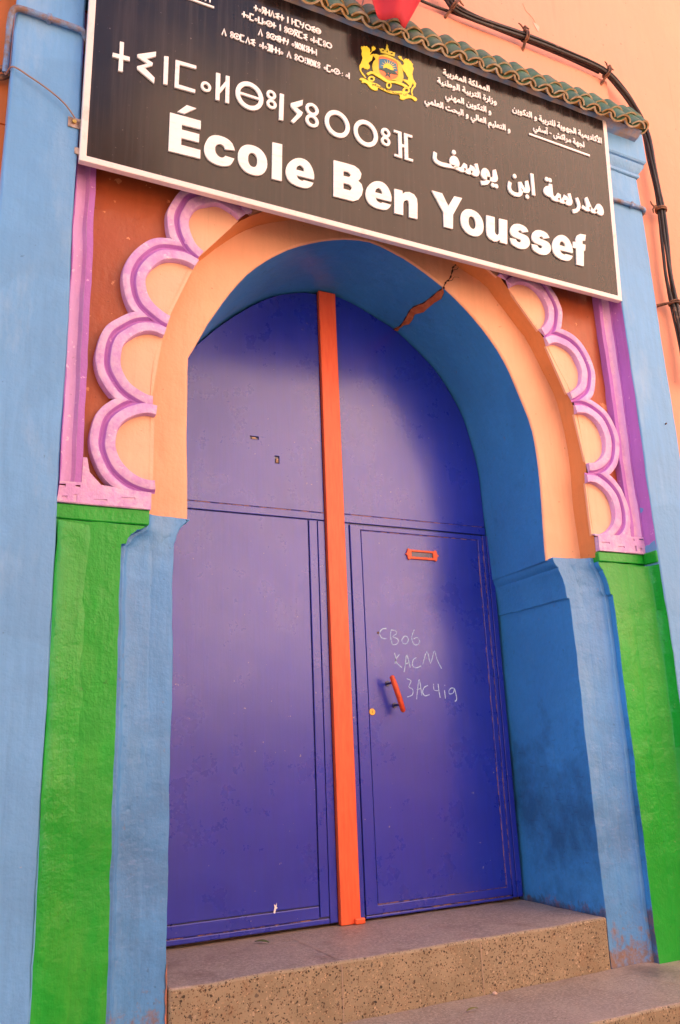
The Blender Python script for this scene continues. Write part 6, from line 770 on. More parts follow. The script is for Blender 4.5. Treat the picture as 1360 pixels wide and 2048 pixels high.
'tifinagh_line_2':'-1553,1954,-1553,1928,-1568,1928,-1568,1916,-1553,1916,-1553,1890,-1540,1890,-1540,1916,-1525,1916,-1525,1928,-1540,1928,-1540,1954|-1497,1914,-1498,1920,-1502,1925,-1508,1928,-1514,1928,-1520,1925,-1524,1920,-1525,1914,-1524,1907,-1520,1902,-1514,1900,-1508,1900,-1502,1902,-1498,1907;-1503,1914,-1504,1917,-1506,1920,-1509,1921,-1513,1921,-1516,1920,-1518,1917,-1519,1914,-1518,1910,-1516,1907,-1513,1906,-1509,1906,-1506,1907,-1504,1910|-1452,1948,-1482,1948,-1482,1896,-1452,1896,-1452,1884,-1494,1884,-1494,1961,-1452,1961|-1414,1914,-1416,1920,-1420,1925,-1425,1928,-1432,1928,-1437,1925,-1441,1920,-1443,1914,-1441,1907,-1437,1902,-1432,1900,-1425,1900,-1420,1902,-1416,1907;-1421,1914,-1421,1917,-1424,1920,-1427,1921,-1430,1921,-1433,1920,-1436,1917,-1436,1914,-1436,1910,-1433,1907,-1430,1906,-1427,1906,-1424,1907,-1421,1910|-1396,1956,-1396,1898,-1371,1898,-1371,1956,-1359,1956,-1359,1885,-1409,1885,-1409,1956|-1328,1914,-1329,1920,-1333,1925,-1339,1928,-1345,1928,-1351,1925,-1355,1920,-1356,1914,-1355,1907,-1351,1902,-1345,1900,-1339,1900,-1333,1902,-1329,1907;-1334,1914,-1335,1917,-1337,1920,-1340,1921,-1344,1921,-1347,1920,-1349,1917,-1350,1914,-1349,1910,-1347,1907,-1344,1906,-1340,1906,-1337,1907,-1335,1910|-1262,1922,-1264,1933,-1270,1944,-1279,1951,-1290,1955,-1301,1955,-1312,1951,-1321,1944,-1327,1933,-1329,1922,-1327,1911,-1321,1901,-1312,1893,-1301,1889,-1290,1889,-1279,1893,-1270,1901,-1264,1911;-1274,1922,-1275,1930,-1279,1936,-1285,1941,-1292,1944,-1299,1944,-1307,1941,-1312,1936,-1316,1930,-1318,1922,-1316,1915,-1312,1908,-1307,1903,-1299,1900,-1292,1900,-1285,1903,-1279,1908,-1275,1915|-1285,1922,-1288,1929,-1296,1932,-1303,1929,-1306,1922,-1303,1915,-1296,1912,-1288,1915|-1255,1954,-1255,1928,-1270,1928,-1270,1916,-1255,1916,-1255,1890,-1243,1890,-1243,1916,-1228,1916,-1228,1928,-1243,1928,-1243,1954|-1180,1956,-1180,1888,-1193,1888,-1193,1956|-1113,1940,-1114,1947,-1119,1953,-1126,1956,-1133,1956,-1139,1953,-1144,1947,-1146,1940,-1144,1933,-1139,1927,-1133,1924,-1126,1924,-1119,1927,-1114,1933;-1120,1940,-1121,1944,-1124,1947,-1127,1949,-1131,1949,-1135,1947,-1137,1944,-1138,1940,-1137,1936,-1135,1933,-1131,1931,-1127,1931,-1124,1933,-1121,1936|-1113,1904,-1114,1912,-1119,1917,-1126,1920,-1133,1920,-1139,1917,-1144,1912,-1146,1904,-1144,1897,-1139,1892,-1133,1889,-1126,1889,-1119,1892,-1114,1897;-1120,1904,-1121,1908,-1124,1911,-1127,1913,-1131,1913,-1135,1911,-1137,1908,-1138,1904,-1137,1901,-1135,1897,-1131,1896,-1127,1896,-1124,1897,-1121,1901|-1047,1922,-1049,1933,-1055,1944,-1064,1951,-1075,1955,-1086,1955,-1097,1951,-1106,1944,-1112,1933,-1114,1922,-1112,1911,-1106,1901,-1097,1893,-1086,1889,-1075,1889,-1064,1893,-1055,1901,-1049,1911;-1059,1922,-1060,1930,-1064,1936,-1070,1941,-1077,1944,-1084,1944,-1092,1941,-1097,1936,-1101,1930,-1103,1922,-1101,1915,-1097,1908,-1092,1903,-1084,1900,-1077,1900,-1070,1903,-1064,1908,-1060,1915|-1070,1922,-1073,1929,-1081,1932,-1088,1929,-1091,1922,-1088,1915,-1081,1912,-1073,1915|-1046,1962,-1006,1962,-1006,1950,-1046,1950|-1039,1951,-1002,1891,-1013,1885,-1050,1944|-1002,1944,-1017,1920,-1027,1926,-1013,1951|-1025,1912,-1039,1885,-1050,1891,-1036,1918|-959,1948,-989,1948,-989,1896,-959,1896,-959,1884,-1001,1884,-1001,1961,-959,1961|-907,1947,-929,1938,-900,1922,-929,1906,-907,1895,-912,1884,-955,1905,-925,1922,-954,1940,-912,1958|-848,1914,-850,1920,-854,1925,-860,1928,-866,1928,-872,1925,-876,1920,-877,1914,-876,1907,-872,1902,-866,1900,-860,1900,-854,1902,-850,1907;-855,1914,-856,1917,-858,1920,-861,1921,-864,1921,-868,1920,-870,1917,-871,1914,-870,1910,-868,1907,-864,1906,-861,1906,-858,1907,-856,1910|-832,1956,-832,1888,-845,1888,-845,1956|-796,1914,-797,1920,-801,1925,-807,1928,-814,1928,-819,1925,-823,1920,-825,1914,-823,1907,-819,1902,-814,1900,-807,1900,-801,1902,-797,1907;-802,1914,-803,1917,-805,1920,-809,1921,-812,1921,-815,1920,-817,1917,-818,1914,-817,1910,-815,1907,-812,1906,-809,1906,-805,1907,-803,1910|-753,1948,-783,1948,-783,1896,-753,1896,-753,1884,-795,1884,-795,1961,-753,1961|-710,1940,-711,1947,-716,1953,-722,1956,-730,1956,-736,1953,-741,1947,-742,1940,-741,1933,-736,1927,-730,1924,-722,1924,-716,1927,-711,1933;-717,1940,-718,1944,-720,1947,-724,1949,-728,1949,-732,1947,-734,1944,-735,1940,-734,1936,-732,1933,-728,1931,-724,1931,-720,1933,-718,1936|-710,1904,-711,1912,-716,1917,-722,1920,-730,1920,-736,1917,-741,1912,-742,1904,-741,1897,-736,1892,-730,1889,-722,1889,-716,1892,-711,1897;-717,1904,-718,1908,-720,1911,-724,1913,-728,1913,-732,1911,-734,1908,-735,1904,-734,1901,-732,1897,-728,1896,-724,1896,-720,1897,-718,1901|-645,1922,-647,1933,-653,1943,-661,1950,-672,1954,-683,1954,-694,1950,-702,1943,-708,1933,-710,1922,-708,1911,-702,1901,-694,1894,-683,1890,-672,1890,-661,1894,-653,1901,-647,1911;-658,1922,-659,1929,-662,1935,-668,1939,-674,1942,-681,1942,-688,1939,-693,1935,-696,1929,-698,1922,-696,1915,-693,1909,-688,1905,-681,1902,-674,1902,-668,1905,-662,1909,-659,1915',
'tifinagh_line_3':'-1408,1760,-1383,1834,-1359,1760,-1371,1757,-1383,1819,-1396,1757|-1292,1810,-1294,1817,-1299,1823,-1305,1826,-1312,1826,-1319,1823,-1323,1817,-1325,1810,-1323,1803,-1319,1797,-1312,1794,-1305,1794,-1299,1797,-1294,1803;-1300,1810,-1301,1814,-1303,1817,-1307,1819,-1311,1819,-1314,1817,-1317,1814,-1318,1810,-1317,1806,-1314,1803,-1311,1801,-1307,1801,-1303,1803,-1301,1806|-1292,1775,-1294,1782,-1299,1788,-1305,1791,-1312,1791,-1319,1788,-1323,1782,-1325,1775,-1323,1768,-1319,1762,-1312,1759,-1305,1759,-1299,1762,-1294,1768;-1300,1775,-1301,1779,-1303,1782,-1307,1784,-1311,1784,-1314,1782,-1317,1779,-1318,1775,-1317,1771,-1314,1768,-1311,1766,-1307,1766,-1303,1768,-1301,1771|-1226,1792,-1228,1804,-1234,1814,-1242,1821,-1253,1825,-1265,1825,-1276,1821,-1285,1814,-1290,1804,-1292,1792,-1290,1781,-1285,1771,-1276,1764,-1265,1760,-1253,1760,-1242,1764,-1234,1771,-1228,1781;-1237,1792,-1238,1800,-1242,1807,-1248,1812,-1255,1814,-1263,1814,-1270,1812,-1276,1807,-1280,1800,-1281,1792,-1280,1785,-1276,1778,-1270,1773,-1263,1771,-1255,1771,-1248,1773,-1242,1778,-1238,1785|-1249,1792,-1252,1800,-1259,1803,-1266,1800,-1269,1792,-1266,1785,-1259,1782,-1252,1785|-1187,1817,-1210,1809,-1181,1792,-1209,1776,-1187,1766,-1193,1755,-1235,1775,-1206,1792,-1235,1810,-1192,1829|-1191,1826,-1179,1826,-1179,1799,-1157,1799,-1157,1826,-1145,1826,-1145,1758,-1157,1758,-1157,1786,-1179,1786,-1179,1758,-1191,1758|-1134,1826,-1134,1802,-1106,1802,-1106,1790,-1146,1790,-1146,1826|-1100,1826,-1100,1792,-1114,1756,-1125,1761,-1112,1795,-1112,1826|-1041,1784,-1042,1790,-1046,1795,-1052,1798,-1058,1798,-1064,1795,-1068,1790,-1070,1784,-1068,1778,-1064,1773,-1058,1770,-1052,1770,-1046,1773,-1042,1778;-1047,1784,-1048,1787,-1050,1790,-1054,1792,-1057,1792,-1060,1790,-1062,1787,-1063,1784,-1062,1781,-1060,1778,-1057,1776,-1054,1776,-1050,1778,-1048,1781|-1006,1826,-1006,1758,-1018,1758,-1018,1826|-1028,1828,-1022,1800,-1017,1798,-1022,1787,-1033,1791,-1040,1825|-984,1825,-992,1791,-1002,1787,-1007,1798,-1002,1800,-996,1828|-1040,1761,-1031,1787,-1023,1791,-1017,1780,-1021,1778,-1028,1756|-996,1756,-1004,1778,-1008,1780,-1002,1791,-994,1787,-984,1761|-951,1826,-951,1758,-964,1758,-964,1826|-973,1828,-967,1800,-962,1798,-967,1787,-978,1791,-986,1825|-929,1825,-937,1791,-948,1787,-952,1798,-947,1800,-941,1828|-985,1761,-976,1787,-968,1791,-962,1780,-966,1778,-974,1756|-941,1756,-949,1778,-953,1780,-947,1791,-939,1787,-929,1761|-893,1810,-895,1817,-899,1823,-906,1826,-913,1826,-919,1823,-924,1817,-926,1810,-924,1803,-919,1797,-913,1794,-906,1794,-899,1797,-895,1803;-900,1810,-901,1814,-904,1817,-907,1819,-911,1819,-915,1817,-917,1814,-918,1810,-917,1806,-915,1803,-911,1801,-907,1801,-904,1803,-901,1806|-893,1775,-895,1782,-899,1788,-906,1791,-913,1791,-919,1788,-924,1782,-926,1775,-924,1768,-919,1762,-913,1759,-906,1759,-899,1762,-895,1768;-900,1775,-901,1779,-904,1782,-907,1784,-911,1784,-915,1782,-917,1779,-918,1775,-917,1771,-915,1768,-911,1766,-907,1766,-904,1768,-901,1771|-898,1826,-885,1826,-885,1799,-864,1799,-864,1826,-851,1826,-851,1758,-864,1758,-864,1786,-885,1786,-885,1758,-898,1758|-826,1784,-827,1790,-831,1795,-837,1798,-843,1798,-849,1795,-853,1790,-854,1784,-853,1778,-849,1773,-843,1770,-837,1770,-831,1773,-827,1778;-832,1784,-833,1787,-835,1790,-838,1792,-842,1792,-845,1790,-847,1787,-848,1784,-847,1781,-845,1778,-842,1776,-838,1776,-835,1778,-833,1781|-807,1826,-807,1758,-819,1758,-819,1826',
'tifinagh_line_4':'-1758,1627,-1734,1700,-1709,1627,-1721,1623,-1734,1686,-1746,1623|-1644,1677,-1645,1684,-1650,1689,-1657,1693,-1664,1693,-1670,1689,-1675,1684,-1676,1677,-1675,1670,-1670,1664,-1664,1661,-1657,1661,-1650,1664,-1645,1670;-1651,1677,-1652,1681,-1655,1684,-1658,1685,-1662,1685,-1666,1684,-1668,1681,-1669,1677,-1668,1673,-1666,1670,-1662,1668,-1658,1668,-1655,1670,-1652,1673|-1644,1641,-1645,1648,-1650,1654,-1657,1657,-1664,1657,-1670,1654,-1675,1648,-1676,1641,-1675,1634,-1670,1629,-1664,1625,-1657,1625,-1650,1629,-1645,1634;-1651,1641,-1652,1645,-1655,1648,-1658,1650,-1662,1650,-1666,1648,-1668,1645,-1669,1641,-1668,1637,-1666,1634,-1662,1633,-1658,1633,-1655,1634,-1652,1637|-1578,1659,-1580,1670,-1586,1680,-1595,1688,-1606,1692,-1617,1692,-1628,1688,-1637,1680,-1643,1670,-1645,1659,-1643,1648,-1637,1638,-1628,1630,-1617,1626,-1606,1626,-1595,1630,-1586,1638,-1580,1648;-1590,1659,-1591,1667,-1595,1673,-1601,1678,-1608,1681,-1615,1681,-1623,1678,-1628,1673,-1632,1667,-1634,1659,-1632,1651,-1628,1645,-1623,1640,-1615,1637,-1608,1637,-1601,1640,-1595,1645,-1591,1651|-1601,1659,-1604,1666,-1612,1669,-1619,1666,-1622,1659,-1619,1652,-1612,1649,-1604,1652|-1541,1685,-1570,1685,-1570,1633,-1541,1633,-1541,1621,-1583,1621,-1583,1698,-1541,1698|-1531,1627,-1506,1700,-1481,1627,-1493,1623,-1506,1686,-1519,1623|-1435,1684,-1457,1675,-1429,1659,-1457,1643,-1435,1632,-1440,1621,-1483,1641,-1453,1659,-1482,1677,-1440,1695|-1366,1651,-1368,1657,-1372,1662,-1378,1664,-1384,1664,-1390,1662,-1394,1657,-1395,1651,-1394,1644,-1390,1639,-1384,1637,-1378,1637,-1372,1639,-1368,1644;-1373,1651,-1374,1654,-1376,1657,-1379,1658,-1382,1658,-1386,1657,-1388,1654,-1389,1651,-1388,1647,-1386,1644,-1382,1643,-1379,1643,-1376,1644,-1374,1647|-1351,1693,-1351,1625,-1363,1625,-1363,1693|-1315,1651,-1317,1657,-1321,1662,-1326,1664,-1333,1664,-1338,1662,-1342,1657,-1344,1651,-1342,1644,-1338,1639,-1333,1637,-1326,1637,-1321,1639,-1317,1644;-1322,1651,-1322,1654,-1325,1657,-1328,1658,-1331,1658,-1334,1657,-1337,1654,-1337,1651,-1337,1647,-1334,1644,-1331,1643,-1328,1643,-1325,1644,-1322,1647|-1315,1699,-1290,1699,-1290,1619,-1315,1619,-1315,1631,-1302,1631,-1302,1687,-1315,1687|-1261,1687,-1273,1687,-1273,1631,-1261,1631,-1261,1619,-1285,1619,-1285,1699,-1261,1699|-1295,1654,-1281,1654,-1281,1664,-1295,1664|-1270,1693,-1258,1693,-1258,1665,-1236,1665,-1236,1693,-1224,1693,-1224,1625,-1236,1625,-1236,1653,-1258,1653,-1258,1625,-1270,1625|-1234,1693,-1221,1693,-1221,1665,-1200,1665,-1200,1693,-1187,1693,-1187,1625,-1200,1625,-1200,1653,-1221,1653,-1221,1625,-1234,1625|-1155,1651,-1156,1657,-1160,1662,-1166,1664,-1173,1664,-1178,1662,-1182,1657,-1184,1651,-1182,1644,-1178,1639,-1173,1637,-1166,1637,-1160,1639,-1156,1644;-1161,1651,-1162,1654,-1164,1657,-1168,1658,-1171,1658,-1174,1657,-1176,1654,-1177,1651,-1176,1647,-1174,1644,-1171,1643,-1168,1643,-1164,1644,-1162,1647|-1121,1627,-1097,1700,-1072,1627,-1084,1623,-1097,1686,-1109,1623|-1007,1677,-1009,1684,-1013,1689,-1020,1693,-1027,1693,-1034,1689,-1038,1684,-1040,1677,-1038,1670,-1034,1664,-1027,1661,-1020,1661,-1013,1664,-1009,1670;-1014,1677,-1015,1681,-1018,1684,-1021,1685,-1025,1685,-1029,1684,-1031,1681,-1032,1677,-1031,1673,-1029,1670,-1025,1668,-1021,1668,-1018,1670,-1015,1673|-1007,1641,-1009,1648,-1013,1654,-1020,1657,-1027,1657,-1034,1654,-1038,1648,-1040,1641,-1038,1634,-1034,1629,-1027,1625,-1020,1625,-1013,1629,-1009,1634;-1014,1641,-1015,1645,-1018,1648,-1021,1650,-1025,1650,-1029,1648,-1031,1645,-1032,1641,-1031,1637,-1029,1634,-1025,1633,-1021,1633,-1018,1634,-1015,1637|-940,1659,-942,1670,-948,1680,-956,1687,-967,1691,-978,1691,-988,1687,-997,1680,-1003,1670,-1005,1659,-1003,1648,-997,1638,-988,1631,-978,1627,-967,1627,-956,1631,-948,1638,-942,1648;-952,1659,-953,1666,-957,1672,-962,1676,-969,1679,-976,1679,-982,1676,-988,1672,-991,1666,-992,1659,-991,1652,-988,1646,-982,1642,-976,1639,-969,1639,-962,1642,-957,1646,-953,1652|-923,1635,-925,1640,-930,1642,-935,1640,-937,1635,-935,1630,-930,1628,-925,1630|-923,1659,-925,1664,-930,1666,-935,1664,-937,1659,-935,1654,-930,1652,-925,1654|-923,1683,-925,1688,-930,1690,-935,1688,-937,1683,-935,1678,-930,1676,-925,1678|-884,1693,-884,1625,-896,1625,-896,1693|-906,1694,-900,1667,-895,1665,-900,1653,-911,1658,-918,1692|-862,1692,-869,1658,-880,1653,-885,1665,-880,1667,-874,1694|-918,1627,-909,1653,-900,1658,-894,1647,-898,1645,-906,1623|-874,1623,-881,1645,-885,1647,-879,1658,-871,1653,-862,1627|-832,1693,-832,1625,-844,1625,-844,1693|-854,1694,-848,1667,-843,1665,-848,1653,-859,1658,-866,1692|-810,1692,-817,1658,-828,1653,-833,1665,-828,1667,-822,1694|-866,1627,-857,1653,-849,1658,-843,1647,-847,1645,-854,1623|-822,1623,-830,1645,-834,1647,-828,1658,-819,1653,-810,1627|-772,1677,-774,1684,-778,1689,-785,1693,-792,1693,-798,1689,-803,1684,-805,1677,-803,1670,-798,1664,-792,1661,-785,1661,-778,1664,-774,1670;-779,1677,-780,1681,-783,1684,-786,1685,-790,1685,-794,1684,-796,1681,-797,1677,-796,1673,-794,1670,-790,1668,-786,1668,-783,1670,-780,1673|-772,1641,-774,1648,-778,1654,-785,1657,-792,1657,-798,1654,-803,1648,-805,1641,-803,1634,-798,1629,-792,1625,-785,1625,-778,1629,-774,1634;-779,1641,-780,1645,-783,1648,-786,1650,-790,1650,-794,1648,-796,1645,-797,1641,-796,1637,-794,1634,-790,1633,-786,1633,-783,1634,-780,1637|-706,1651,-708,1657,-712,1662,-717,1664,-724,1664,-730,1662,-734,1657,-735,1651,-734,1644,-730,1639,-724,1637,-717,1637,-712,1639,-708,1644;-713,1651,-714,1654,-716,1657,-719,1658,-722,1658,-726,1657,-728,1654,-728,1651,-728,1647,-726,1644,-722,1643,-719,1643,-716,1644,-714,1647|-664,1685,-694,1685,-694,1633,-664,1633,-664,1621,-706,1621,-706,1698,-664,1698|-630,1651,-631,1657,-635,1662,-641,1664,-647,1664,-653,1662,-657,1657,-659,1651,-657,1644,-653,1639,-647,1637,-641,1637,-635,1639,-631,1644;-636,1651,-637,1654,-639,1657,-643,1658,-646,1658,-649,1657,-651,1654,-652,1651,-651,1647,-649,1644,-646,1643,-643,1643,-639,1644,-637,1647|-564,1659,-566,1670,-571,1680,-580,1688,-591,1692,-603,1692,-614,1688,-622,1680,-628,1670,-630,1659,-628,1648,-622,1638,-614,1630,-603,1626,-591,1626,-580,1630,-571,1638,-566,1648;-575,1659,-576,1667,-580,1673,-586,1678,-593,1681,-601,1681,-608,1678,-614,1673,-618,1667,-619,1659,-618,1651,-614,1645,-608,1640,-601,1637,-593,1637,-586,1640,-580,1645,-576,1651|-587,1659,-590,1666,-597,1669,-604,1666,-607,1659,-604,1652,-597,1649,-590,1652|-556,1649,-558,1653,-561,1654,-565,1653,-567,1649,-565,1645,-561,1643,-558,1645|-532,1635,-534,1639,-538,1641,-541,1639,-543,1635,-541,1631,-538,1630,-534,1631|-530,1662,-532,1666,-536,1668,-540,1666,-541,1662,-540,1659,-536,1657,-532,1659|-473,1651,-474,1657,-478,1662,-484,1664,-490,1664,-496,1662,-500,1657,-501,1651,-500,1644,-496,1639,-490,1637,-484,1637,-478,1639,-474,1644;-479,1651,-480,1654,-482,1657,-485,1658,-489,1658,-492,1657,-494,1654,-495,1651,-494,1647,-492,1644,-489,1643,-485,1643,-482,1644,-480,1647|-457,1693,-457,1625,-469,1625,-469,1693',
'tifinagh_rule':'-2673,1872,-1833,1872,-1833,1890,-2673,1890',
'tifinagh_line_5':'-1867,1996,-1867,1920,-1879,1920,-1879,1996|-1958,1996,-1946,1996,-1946,1964,-1920,1964,-1920,1996,-1908,1996,-1908,1920,-1920,1920,-1920,1952,-1946,1952,-1946,1920,-1958,1920|-1996,1988,-2030,1988,-2030,1928,-1996,1928,-1996,1915,-2042,1915,-2042,2000,-1996,2000|-2085,1948,-2087,1955,-2091,1961,-2098,1964,-2105,1964,-2111,1961,-2116,1955,-2117,1948,-2116,1941,-2111,1936,-2105,1933,-2098,1933,-2091,1936,-2087,1941;-2092,1948,-2093,1952,-2096,1955,-2099,1957,-2103,1957,-2107,1955,-2109,1952,-2110,1948,-2109,1944,-2107,1941,-2103,1940,-2099,1940,-2096,1941,-2093,1944',
'emblem_lion':'-324,2039,-313,2032,-320,2054,-300,2053,-289,2071,-274,2067,-256,2080,-248,2068,-233,2067,-218,2044,-225,2030,-214,2019,-199,2051,-201,2095,-191,2090,-185,2111,-176,2098,-167,2110,-157,2084,-172,2063,-195,2046,-212,2012,-226,1983,-206,2001,-179,2019,-170,2006,-193,1983,-202,1939,-227,1910,-245,1887,-226,1859,-231,1832,-253,1811,-287,1809,-304,1818,-326,1795,-324,1765,-286,1726,-270,1709,-283,1704,-318,1734,-343,1774,-344,1823,-327,1857,-313,1900,-306,1927,-318,1962,-311,2005',
'emblem_lion.2':'200,2105,211,2100,228,2110,235,2095,254,2094,259,2079,278,2066,271,2044,282,2020,272,1980,264,1945,273,1893,306,1850,298,1812,267,1767,257,1730,267,1698,254,1689,243,1725,249,1770,281,1819,267,1843,242,1779,211,1757,224,1797,196,1814,163,1829,150,1842,209,1856,215,1886,194,1909,186,1929,164,1943,143,1982,135,2009,160,2013,172,2041,155,2061,115,2074,100,2097,111,2095,118,2108,129,2103,138,2113,148,2083,165,2071,180,2093',
'emblem_shield':'-184,2008,-170,2019,-151,2027,-138,2025,-119,2026,-83,2044,-41,2062,0,2063,36,2058,60,2053,80,2047,104,2041,125,2033,135,2017,141,1996,147,1969,151,1938,157,1907,159,1874,153,1837,140,1806,119,1795,95,1793,80,1796,62,1798,33,1792,1,1784,-24,1781,-48,1781,-76,1779,-103,1780,-125,1790,-145,1800,-168,1800,-186,1804,-197,1831,-200,1865,-196,1896,-186,1925,-171,1950,-160,1968,-167,1977,-178,1983,-184,1995;-119,2011,-81,2028,-31,2033,29,2036,80,2027,94,1994,94,1951,97,1904,92,1861,73,1831,46,1809,17,1789,-15,1778,-49,1783,-80,1795,-105,1806,-123,1827,-130,1872,-130,1924,-130,1972',
'emblem_field':'-121,2013,-82,2030,-31,2035,30,2039,82,2030,97,1997,97,1952,99,1904,94,1859,74,1829,47,1807,17,1787,-15,1776,-50,1780,-83,1792,-108,1804,-125,1826,-132,1871,-132,1923,-133,1973',
'emblem_sky':'-117,1982,-75,2003,-31,2013,24,2009,79,1999,90,1914,32,1901,-34,1902,-124,1873',
'emblem_rays':'-71,1916,-107,1918,-66,1925|-60,1936,-89,1955,-54,1944|-44,1953,-60,1987,-37,1959|-26,1966,-26,2011,-18,1970|-7,1973,12,2024,1,1974|11,1973,46,2022,18,1971|25,1967,71,2005,30,1962|35,1954,86,1977,38,1947|39,1937,84,1941,39,1929|-74,1892,-73,1906,-66,1925,-53,1947,-33,1962,-8,1969,14,1964,29,1952,39,1931,45,1909',
'emblem_hills':'-129,1860,-100,1889,-76,1886,-45,1909,-12,1905,21,1902,49,1908,92,1879,53,1867,9,1862,-35,1859,-79,1863|-5,1913,-1,1874,35,1878,0,1847,2,1807,-23,1828,-58,1799,-39,1842,-63,1865,-26,1871;-8,1855,-11,1847,-18,1841,-25,1841,-28,1848,-25,1856,-18,1861,-11,1861',
'emblem_crown':'-115,2105,-102,2104,-89,2117,-71,2118,-49,2106,-39,2131,-32,2159,-39,2159,-30,2171,-27,2191,-18,2176,-10,2172,-19,2162,-10,2141,-2,2117,21,2123,43,2120,71,2122,62,2105,59,2077,39,2072,-30,2070,-96,2063,-106,2083;-59,2101,-62,2094,-69,2087,-78,2084,-85,2085,-88,2090,-85,2097,-77,2103,-69,2107,-61,2106;41,2105,38,2098,30,2091,21,2088,14,2089,12,2094,15,2101,22,2107,31,2111,38,2110;-16,2106,-19,2095,-25,2089,-31,2091,-34,2099,-31,2110,-24,2116,-18,2115',
'emblem_scroll':'-267,1759,-257,1771,-241,1784,-228,1796,-210,1804,-180,1806,-145,1803,-113,1795,-81,1785,-50,1776,-15,1771,28,1781,73,1792,113,1796,151,1795,191,1786,218,1774,211,1763,189,1755,161,1759,128,1765,91,1765,50,1762,5,1749,-38,1739,-73,1745,-103,1755,-131,1762,-157,1769,-182,1777,-205,1780,-229,1762,-249,1744,-262,1748|-176,1729,-178,1718,-184,1707,-193,1697,-204,1688,-216,1682,-228,1680,-238,1680,-247,1685,-252,1692,-254,1701,-252,1712,-246,1723,-237,1734,-226,1742,-214,1748,-202,1751,-192,1750,-183,1746,-178,1739;-192,1723,-193,1718,-196,1713,-201,1708,-206,1704,-212,1701,-218,1699,-224,1700,-228,1702,-230,1705,-231,1709,-230,1714,-227,1720,-223,1725,-218,1729,-212,1732,-206,1733,-200,1733,-196,1731,-193,1728|15,1723,13,1710,8,1697,1,1686,-8,1677,-18,1671,-28,1670,-37,1672,-43,1679,-48,1688,-49,1700,-47,1713,-42,1726,-35,1737,-26,1746,-16,1751,-6,1753,3,1750,10,1744,14,1735;2,1720,1,1712,-2,1705,-6,1698,-10,1693,-15,1690,-20,1689,-25,1691,-29,1695,-31,1701,-31,1708,-30,1716,-28,1724,-24,1731,-19,1736,-14,1739,-9,1739,-5,1738,-1,1733,1,1727|228,1740,225,1728,219,1715,209,1703,197,1693,183,1687,170,1684,158,1685,149,1690,144,1699,142,1710,144,1722,151,1735,160,1747,172,1757,186,1763,199,1766,211,1765,220,1760,226,1751;210,1736,208,1730,205,1724,200,1718,194,1714,187,1710,181,1709,175,1710,170,1712,167,1716,167,1721,168,1727,171,1733,176,1739,182,1743,189,1746,195,1748,201,1747,206,1745,209,1741|-346,1670,-334,1682,-314,1691,-285,1687,-255,1681,-240,1678,-223,1676,-186,1680,-148,1681,-126,1672,-105,1660,-75,1655,-40,1654,-3,1657,37,1664,82,1681,126,1696,157,1695,181,1689,201,1687,220,1684,249,1685,276,1684,299,1676,311,1664,304,1648,287,1636,269,1644,247,1654,219,1648,191,1636,168,1618,147,1602,125,1597,107,1601,108,1617,111,1635,105,1645,91,1648,61,1640,25,1629,-8,1627,-41,1628,-75,1632,-106,1636,-128,1643,-142,1645,-145,1629,-148,1611,-163,1601,-182,1596,-204,1598,-225,1605,-241,1620,-256,1635,-272,1643,-288,1646,-308,1638,-324,1633,-323,1646,-319,1660,-327,1660,-336,1657,-344,1662',
